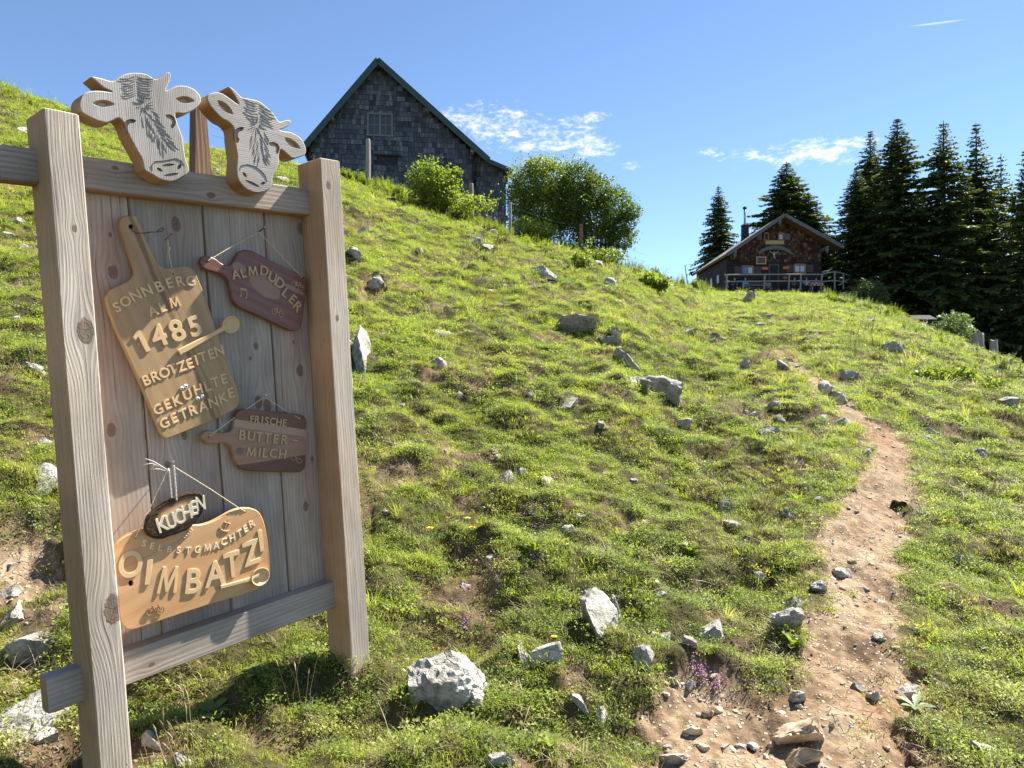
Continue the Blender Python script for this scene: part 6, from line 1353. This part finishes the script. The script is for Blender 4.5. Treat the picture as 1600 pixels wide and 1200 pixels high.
# chimney
ch = LC(1164, 0, 71)[0]; ct = PC(1164, 353, 71)[1] - zC0; pt = PC(1162, 325, 71)[1] - zC0
mb = MB(); mb.box(ch - .29, ch + .29, 5.7, 6.3, 1.5, ct); c_ = mb.build('chimney', m_dark, hut); mb = MB(); mb.box(ch - .33, ch + .33, 5.66, 6.34, ct, ct + .09); o = bpy.data.objects.new('chimney_cap', mb.mesh('chimney_cap', m_hgrey)); link(o, c_)
m_tin = plain('zinc_pipe', (.42, .44, .46), .35, .1, 4, .5, .7)
mb = MB(); mb.tube([(ch - .02, 6, ct + .05), (ch - .02, 6, pt)], .105, 10); o = bpy.data.objects.new('flue_pipe', mb.mesh('flue_pipe', m_tin, True)); link(o, c_); mb = MB(); mb.tube([(ch - .02, 6, pt - .1), (ch - .02, 6, pt + .02), (ch - .02, 6, pt + .12), (ch - .02, 6, pt + .17)], [.19, .20, .13, .02], 10); o = bpy.data.objects.new('flue_hood', mb.mesh('flue_hood', m_dark)); link(o, c_)

# railing, benches, tables, people on the terrace
def PW(x, y, yy): u, v = z6(x, y); return Vector(((u - 800) / F * yy, yy, (600 - v) / F * yy))
YR = 61.6; rail0 = PW(800, 810, YR); m_rail = plain('silver_grey_rail', (.28, .25, .235), .85, .25, 6)
rl = empty('terrace_railing', Matrix.Translation(rail0), label='grey post and rail railing along the front of the hut terrace', cat='railing')
def pole(root, o0, a, b, r, name, mat):
    mb = MB(); mb.tube([a - o0, a.lerp(b, .5) - o0 + Vector((0, 0, .02)), b - o0], r, 7); mb.build(name, mat, root)
for y_ in (690, 745): pole(rl, rail0, PW(385, y_ + (2 if y_ == 745 else 0), YR), PW(1192, y_ - 3, YR), .065, 'rail', m_rail)
for x_ in (405, 720, 924, 1022, 1196): pole(rl, rail0, PW(x_ - 6, 815, YR - .1), PW(x_, 684, YR - .1), .075, 'post', m_rail)
pole(rl, rail0, PW(415, 800, YR), PW(392, 690, YR), .05, 'brace', m_rail)
m_rail_lit = plain('sunlit_rail', (.34, .30, .27), .85, .2, 6)  # paler copy of the rail grey, sunlight on the corner put into its colour
rr0 = PW(1320, 810, 62); r2 = empty('terrace_railing', Matrix.Translation(rr0), label='sunlit corner railing at the right end of the terrace with crossed rails', cat='railing')
for a, b in (((1196, 686), (1300, 664)), ((1300, 664), (1444, 700)), ((1200, 748), (1302, 738)), ((1302, 738), (1440, 760)), ((1340, 775), (1436, 715)), ((1200, 668), (1250, 660))): pole(r2, rr0, PW(*a, 61.8 if a[0] < 1290 else 62.5), PW(*b, 62.5 if b[0] < 1400 else 65), .06, 'rail', m_rail_lit)
for x_, yy, t_ in ((1302, 62.5, 662), (1440, 65, 698), (1375, 63.6, 690)): pole(r2, rr0, PW(x_, 812, yy), PW(x_, t_, yy), .07, 'post', m_rail_lit)
def bench(x0, x1, ysd, yy, label, mat=m_rail):
    a = PW(x0, 810, yy); b = PW(x1, 810, yy); a.z = b.z = zC0; root = empty('bench', Matrix.Translation((a + b) / 2), label=label, cat='bench'); W = (b.x - a.x) / 2
    mb = MB(); mb.box(-W, W, -.2, .2, .42, .47); mb.build('seat', mat, root); mb = MB(); mb.box(-W, W, .2, .25, .62, .95); mb.build('backrest', mat, root)
    for s_ in (-1, 1):
        mb = MB(); mb.box(s_ * (W - .2) - .04, s_ * (W - .2) + .04, -.18, .24, 0, .419); mb.build('leg', mat, root)
bench(545, 780, 715, 63.6, 'grey bench standing behind the railing left of the doorway'); bench(600, 720, 780, 62.4, 'low dark bench close behind the railing', m_shut)
def table(x0, x1, yy, label, mat, cloth=False):
    a = PW(x0, 810, yy); b = PW(x1, 810, yy); root = empty('table', Matrix.Translation(((a.x + b.x) / 2, yy, zC0)), label=label, cat='table'); W = (b.x - a.x) / 2
    mb = MB(); mb.box(-W, W, -.4, .4, .72, .77); mb.build('table_top', mat, root)
    if cloth: mb = MB(); mb.box(-W - .02, W + .02, -.42, .42, .50, .719); mb.build('cloth_edge', mat, root)
    for s_ in (-1, 1): mb = MB(); mb.box(s_ * W * .8 - .04, s_ * W * .8 + .04, -.35, .35, 0, .5 if cloth else .72); mb.build('leg', m_rail, root)
m_cloth, g = new_mat('red_chequered_cloth'); ck = g.n.new('ShaderNodeTexChecker'); g.put(ck.inputs[0], g.coord()); ck.inputs[1].default_value = (.5, .05, .05, 1); ck.inputs[2].default_value = (.7, .6, .55, 1); ck.inputs[3].default_value = 6; finish(g, ck.outputs[0], .8)
table(560, 760, 64.2, 'grey wooden table behind the bench left of the doorway', m_rail); table(1095, 1190, 62.8, 'table with a red chequered cloth at the right end of the railing', m_cloth, True)
m_skin = plain('skin', (.55, .33, .24), .6, .05); m_hair = plain('brown_hair', (.07, .04, .025), .8, .2); m_trou = plain('dark_trousers', (.03, .035, .05), .8, .2)
def person(x, yy, shirt, label, face=0.0, lean=.1, zoff=0.0):
    """seated figure, one continuous body: legs bent over the seat, forearms forward"""
    p0 = PW(x, 810, yy); p0.z = zC0 + zoff; root = empty('person', Matrix.Translation(p0) @ Matrix.Rotation(face, 4, 'Z'), label=label, cat='person')
    J = {'pel': (0, 0, .52), 'ch': (0, .05 - lean, .82), 'nk': (0, -lean, 1.08), 'hd': (0, -.02 - lean, 1.15)}; E_ = [('pel', 'ch'), ('ch', 'nk'), ('nk', 'hd')]; R_ = {'pel': .14, 'ch': .15, 'nk': .06, 'hd': .055}
    for s_, n_ in ((-1, 'l'), (1, 'r')):
        J.update({n_ + 's': (s_ * .19, .02 - lean, 1.0), n_ + 'e': (s_ * .26, -.06 - lean, .76), n_ + 'w': (s_ * .16, -.28 - lean, .74), n_ + 'f': (s_ * .13, -.36 - lean, .74), n_ + 'h': (s_ * .10, -.08, .52), n_ + 'k': (s_ * .14, -.46, .50), n_ + 'a': (s_ * .14, -.44, .08), n_ + 't': (s_ * .15, -.60, .04)})
        E_ += [('nk', n_ + 's') if False else ('ch', n_ + 's'), (n_ + 's', n_ + 'e'), (n_ + 'e', n_ + 'w'), (n_ + 'w', n_ + 'f'), ('pel', n_ + 'h'), (n_ + 'h', n_ + 'k'), (n_ + 'k', n_ + 'a'), (n_ + 'a', n_ + 't')]
        R_.update({n_ + 's': .075, n_ + 'e': .048, n_ + 'w': .034, n_ + 'f': .03, n_ + 'h': .10, n_ + 'k': .068, n_ + 'a': .045, n_ + 't': .04})
    ks = list(J); me = bpy.data.meshes.new('body'); me.from_pydata([J[k] for k in ks], [(ks.index(a), ks.index(b)) for a, b in E_], []); o = bpy.data.objects.new('body', me); link(o, root)
    md = o.modifiers.new('skin', 'SKIN'); sv = me.skin_vertices[0].data
    for i, k in enumerate(ks): sv[i].radius = (R_[k], R_[k]); sv[i].use_root = (k == 'pel')
    sb = o.modifiers.new('sub', 'SUBSURF'); sb.levels = 2; sb.render_levels = 2; me.materials.append(m_trou); me.materials.append(shirt); me.materials.append(m_skin)
    dg = bpy.context.evaluated_depsgraph_get(); dg.update(); m2 = bpy.data.meshes.new_from_object(o.evaluated_get(dg)); o.modifiers.clear(); o.data = m2
    m2.materials.clear()
    for q in (m_trou, shirt, m_skin): m2.materials.append(q)
    for f_ in m2.polygons:
        c = f_.center; f_.material_index = 0 if c.z < .58 and not (c.z > .66) else 1; f_.use_smooth = True
        if (abs(c.x) > .05 and c.y < -.16 - lean and .64 < c.z < .84) or c.z > 1.10: f_.material_index = 2
    mb = MB(); mb.ell((0, -.04 - lean, 1.27), (.078, .095, .12), 14, 10); mb.ell((0, -.14 - lean, 1.26), (.014, .02, .022), 6, 4)
    for s_ in (-1, 1): mb.ell((s_ * .08, -.03 - lean, 1.27), (.012, .02, .03), 6, 4)
    mb.build('head', m_skin, root, smooth=True); mb = MB(); mb.ell((0, -.015 - lean, 1.31), (.088, .10, .105), 14, 8); mb.build('hair', m_hair, root, smooth=True)
person(540, 63.9, plain('pale_blue_shirt', (.30, .48, .58), .8, .1), 'person in a pale blue shirt bending over the bench at the left of the terrace', 0.4, .25)
person(470, 64.0, plain('dark_jacket', (.04, .05, .09), .8, .1), 'person in a dark jacket at the left end of the terrace', -.3)
person(1068, 62.9, plain('pale_grey_shirt', (.50, .50, .55), .8, .1), 'person in a pale grey shirt with the back to the railing near the right window', 2.9, .05)
person(1140, 64.0, plain('pinkish_top', (.5, .36, .36), .8, .1), 'person in a pinkish top sitting behind the chequered table', .1)
person(960, 63.9, plain('brown_top', (.14, .10, .09), .8, .1), 'person in a brown top right of the doorway', .2)
op = PW(888, 716, 63); bp = empty('orange_backpack', Matrix.Translation((op.x, 63, zC0)), label='orange backpack hanging by the railing right of the doorway', cat='backpack'); hz_ = op.z - zC0
mb = MB(); mb.ell((0, 0, hz_), (.19, .12, .15), 12, 8); mb.build('bag', m_flow, bp, smooth=True); mb = MB(); mb.tube([(-.08, -.12, hz_ - .1), (-.09, -.17, hz_), (-.06, -.10, hz_ + .13)], .015, 5); mb.build('strap', m_trou, bp)
pp_ = PW(1462, 802, 62.3); fp = empty('flower_pot', Matrix.Translation(pp_ - Vector((0, 0, .1))), label='orange flowers growing at the right corner of the terrace railing', cat='flowers'); r_ = random.Random(2); mb = MB()
for _ in range(50): q = Vector((r_.gauss(0, .14), r_.gauss(0, .1), abs(r_.gauss(0, .1)))); mb.ell(q, (.035, .035, .03), 5, 3)
mb.build('blossoms', m_flow, fp); mb = MB(); mb.tube([(0, 0, -.25), (0, 0, -.02), (0, 0, 0)], [.12, .17, .16], 10); mb.build('pot', m_frame, fp)
# stones of the terrace bank
for k, (x_, y_, w_, h_, lb) in enumerate([(1380, 845, 80, 40, 'left stone block of the bank under the right terrace corner'), (1440, 865, 90, 60, 'large middle stone of the bank under the right terrace corner'), (1500, 900, 80, 60, 'lowest stone of the bank at the dwarf pine'), (1470, 835, 60, 30, 'flat cap stone on the bank under the right terrace corner')]):
    u, v = z6(x_, y_); b = PW(x_, y_, 59.0 + .3 * k); kx = 59 / F / 5.333; o = bpy.data.objects.new('bank_stone', rock_mesh('bank_stone', 900 + k, w_ * kx * .6, w_ * kx * .5, h_ * kx * .62, 4)); link(o); o.location = b; tag(o, lb, 'stone'); smooth_by_angle(o, 40)
# aerial mast left of the hut
a = Vector(((1075 - 800) / F * 70, 70, (600 - 450) / F * 70)); ms = empty('aerial_mast', Matrix.Translation(a), label='thin leaning dark mast left of the alpine hut', cat='mast'); mb = MB(); mb.tube([(0, 0, -.6), (-.12, 0, 1.0), (-.3, 0, 2.2)], [.05, .045, .035], 6); mb.build('mast_pole', m_dark, ms); mb = MB(); mb.tube([(-.3, 0, 2.15), (4.5, 0, 3.4)], .012, 4); mb.build('wire', m_wire, ms)

# ------------------------------------------------------------------ spruces
m_sp, g = new_mat('spruce_needles'); p = g.coord(); f = g.m('ADD', g.m('MULTIPLY', g.noise(p, 1.1, 4), .7), g.m('MULTIPLY', g.noise(p, 9, 2), .35)); c = g.ramp(f, [(.33, (.030, .060, .024)), (.52, (.070, .110, .034)), (.72, (.16, .19, .05))]); finish(g, c, .6, None, .25, transl=.30, tcol=g.mix(1, c, (1.8, 1.5, .7), 'MULTIPLY'))
m_trunk = plain('spruce_bark', (.09, .065, .05), .95, .35, 5)
def spruce_mesh(seed, Ht=17.0, Rw=2.7, gappy=.0, tip=1.0, dens=1.0):
    r = np.random.default_rng(seed); V = []; Fc = []; mt = MB(); z = .9; n = 0
    mt.tube([(0, 0, -1.2), (.04, 0, Ht * .3), (0, .03, Ht * .7), (0, 0, Ht * .99)], [.26, .2, .1, .015], 8)
    while z < Ht * .985:
        t = z / Ht; prof = (1 - t) ** .84 * (1.0 if t > .12 else .75 + t * 2); nb = int(r.integers(7, 11)) if t < .9 else 5
        a0 = r.uniform(0, 6.28)
        for b in range(nb):
            L_ = Rw * prof * r.uniform(.62, 1.55) + .05; z0_ = z; z = z + r.uniform(-.3, .3) * (1 - t)
            if r.random() < gappy * (1 - t): z = z0_; continue
            a = a0 + 6.283 * b / nb + r.uniform(-.25, .25); ca, sa = math.cos(a), math.sin(a); up = .35 * t - .10; droop = (.26 + .22 * (1 - t)) * r.uniform(.7, 1.3)
            def at(s): return np.array([ca * L_ * s, sa * L_ * s, z + L_ * (up * s - droop * s * s + .10 * s ** 4)])
            if L_ > .8 and r.random() < .8: mt.tube([at(0), at(.5), at(.95)], [.035, .02, .006], 3, False)
            m = max(4, int(L_ * 9.5 * dens))
            for i in range(m):
                s = .12 + .88 * (i + r.random() * .8) / m; c = at(min(s, 1)); wd = (.16 + .42 * L_ * .35 * (1 - s) ** .6) * 1.0
                for sg in (-1, 1, 0):
                    if sg == 0: d_ = np.array([ca * .35 + r.normal() * .15, sa * .35 + r.normal() * .15, -1.0]); ln = r.uniform(.14, .36) * (.5 + .5 * (1 - t))
                    else: d_ = np.array([-sa * sg + ca * .75, ca * sg + sa * .75, -.28 + r.normal() * .18]); ln = wd * r.uniform(.7, 1.3)
                    ln *= min(1.1, .42 + (1 - t) * 3.2)
                    d_ = d_ / np.linalg.norm(d_); w = np.cross(d_, np.array([r.normal() * .5, r.normal() * .5, 1.0])); w /= np.linalg.norm(w); hw = r.uniform(.045, .10) * min(1, .5 + (1 - t) * 3)
                    k = len(V); V += [c, c + d_ * ln * .45 + w * hw, c + d_ * ln, c + d_ * ln * .45 - w * hw]; Fc.append((k, k + 1, k + 2, k + 3))
            z = z0_
        z += r.uniform(.24, .42) * (.6 + .5 * (1 - t)) * Ht / 17
    me = bpy.data.meshes.new('crown'); me.from_pydata([tuple(q) for q in V], [], Fc); me.materials.append(m_sp); return me, mt.mesh('trunk', m_trunk), Ht, Rw
SPM = [spruce_mesh(1, gappy=.18), spruce_mesh(2, gappy=.30), spruce_mesh(3, 17, 3.2, .20), spruce_mesh(4, 15, 2.9, .0, dens=1.1)]
def spruce(u, v, Y, hw, kind, label, vb=560, rot=0):
    x = (u - 800) / F * Y; zt = (600 - v) / F * Y; zb = min(gz(x, Y), (600 - vb) / F * Y + 3); h = zt - zb; cm, tm, H0, R0 = SPM[kind]; root = empty('spruce_tree', Matrix.Translation((x, Y, zb)), label=label, cat='spruce', group=None)
    R_ = hw * 1.5 / F * Y
    for me, nm in ((cm, 'crown'), (tm, 'trunk')):
        o = bpy.data.objects.new(nm, me); link(o, root); o.scale = (R_ / R0, R_ / R0, h / H0); o.rotation_euler = (0, 0, rot)
spruce(1123, 287, 84, 34, 3, 'lone spruce left of the chimney behind the hut', rot=1)
spruce(1229, 250, 82, 68, 3, 'spruce rising straight behind the hut ridge', rot=2); spruce(1263, 298, 79, 54, 3, 'shorter yellowish spruce right behind the hut ridge', rot=4)
spruce(1338, 259, 66, 44, 0, 'leftmost shoulder spruce of the right wood, ending lower than its neighbours', rot=0)
spruce(1360, 201, 69, 44, 1, 'slim spruce with a bare pointed tip, leftmost tall one of the wood', rot=1.3)
spruce(1402, 182, 64, 66, 0, 'tallest spruce of the wood, second tall one from the left', rot=2.2)
spruce(1474, 184, 62, 68, 2, 'broad spruce with open upper branches, third tall one from the left', rot=3.1)
spruce(1525, 187, 64, 60, 1, 'spruce with a blunt rounded top, fourth tall one from the left', rot=4.2)
spruce(1564, 234, 66, 56, 2, 'lower spruce between the blunt topped one and the right border', rot=5.0)
spruce(1603, 228, 60, 62, 0, 'spruce cut by the right border of the picture', rot=.7)
for i, (u, v, Y, hw, k, lb) in enumerate([(1375, 330, 76, 55, 3, 'short spruce filling the gap behind the left edge of the wood'), (1435, 292, 74, 60, 0, 'half-hidden spruce between the two tallest'), (1500, 285, 73, 60, 2, 'half-hidden spruce right of the broad open one'), (1545, 300, 76, 60, 3, 'half-hidden spruce behind the lower right ones'), (1590, 310, 74, 66, 2, 'dark spruce deep in the right corner of the wood'),
        (1660, 240, 64, 70, 0, None), (1730, 270, 66, 75, 2, None), (1410, 395, 82, 70, 3, 'low dark spruce in the shade at the foot of the wood'), (1480, 400, 80, 70, 3, 'low dark spruce behind the pale bush'), (1550, 410, 78, 80, 3, 'low dark spruce behind the two tree stumps'), (1350, 390, 80, 50, 3, 'low dark spruce behind the dwarf pine')]):
    if lb is None: lb = 'spruce just beyond the right border of the picture'
    spruce(u, v, Y, hw, k, lb if u != 1730 else 'farther spruce beyond the right border of the picture', rot=i * 1.7)
# stumps and little shed at the edge of the wood
m_stump = wood('grey_stump_wood', 1, (.22, .20, .17), (.46, .42, .37), ring=3, fine=.1, contrast=1.0)
def stump(u, vt, vb, w_, Y, label):
    k = Y / F; b = Vector(((u - 800) * k, Y, (600 - vb) * k)); b.z = min(b.z, gz(b.x, Y)); h = (600 - vt) * k - b.z; R_ = w_ * k / 2; root = empty('tree_stump', Matrix.Translation(b), label=label, cat='tree stump'); r = random.Random(int(u)); mb = MB(); vs = []; rings = 7; sg = 16
    for i in range(rings):
        t = i / (rings - 1)
        for j in range(sg): rr_ = R_ * (1.35 - .5 * t ** .4) * (1 + .10 * math.sin(j * 2.1 + i * .2) + r.uniform(-.04, .04)); vs.append((rr_ * math.cos(2 * PI * j / sg), rr_ * math.sin(2 * PI * j / sg), h * t + (r.uniform(-.10, .06) if i == rings - 1 else 0) - .1 * (1 - t)))
    vs.append((0, 0, h - .05)); mb.add(vs, [(i * sg + j, i * sg + (j + 1) % sg, (i + 1) * sg + (j + 1) % sg, (i + 1) * sg + j) for i in range(rings - 1) for j in range(sg)] + [((rings - 1) * sg + j, (rings - 1) * sg + (j + 1) % sg, rings * sg) for j in range(sg)]); mb.build('stump_body', m_stump, root)
stump(1528, 520, 556, 18, 36, 'taller grey tree stump at the edge of the spruce wood'); stump(1553, 531, 560, 12, 35.5, 'shorter thin tree stump right of the tall one')
u0 = (1445 - 800) / F * 50; sd0 = Vector((u0, 50, gz(u0, 50))); shd = empty('small_shed', Matrix.Translation(sd0), label='small dark shed in the shade of the spruces', cat='shed'); k = 50 / F; ww = 14 * k; hh = (600 - 491) * k - sd0.z
mb = MB(); mb.box(-ww, ww, 0, 1.4, 0, hh - .35); mb.build('wall', m_hplank, shd); mb = MB(); mb.add([(-ww - .15, -.2, hh - .36), (ww + .15, -.2, hh - .36), (ww + .15, 1.6, hh - .36), (-ww - .15, 1.6, hh - .36), (-ww - .15, .7, hh), (ww + .15, .7, hh)], [(0, 1, 5, 4), (3, 4, 5, 2), (0, 4, 3), (1, 2, 5), (0, 3, 2, 1)]); mb.build('roof', m_dark, shd); mb = MB(); mb.box(-.3, .1, -.04, 0, .4, hh - .5); mb.build('door', m_dark, shd)

# groups of alike things
_GR = {'rock': 'limestone rocks in the slope and on the path', 'spruce': 'spruces of the wood and behind the hut', 'flower': 'dandelions and small flowers in the turf', 'flowers': 'cushions of blossoms', 'plant': 'broad-leaved plants in the turf',
       'bush': 'bushes and herbs along the crest', 'person': 'people sitting on the hut terrace', 'bench': 'benches on the hut terrace', 'table': 'tables on the hut terrace', 'tree stump': 'tree stumps at the edge of the wood', 'stone': 'stones of the terrace bank',
       'clod': 'earth clods at the path edge', 'sign board': 'wooden boards hung on the sign frame', 'railing': 'railings of the hut terrace'}
for o in list(bpy.data.objects):
    if o.parent is None and o.get('category') in _GR and 'kind' not in o: o['group'] = _GR[o['category']]
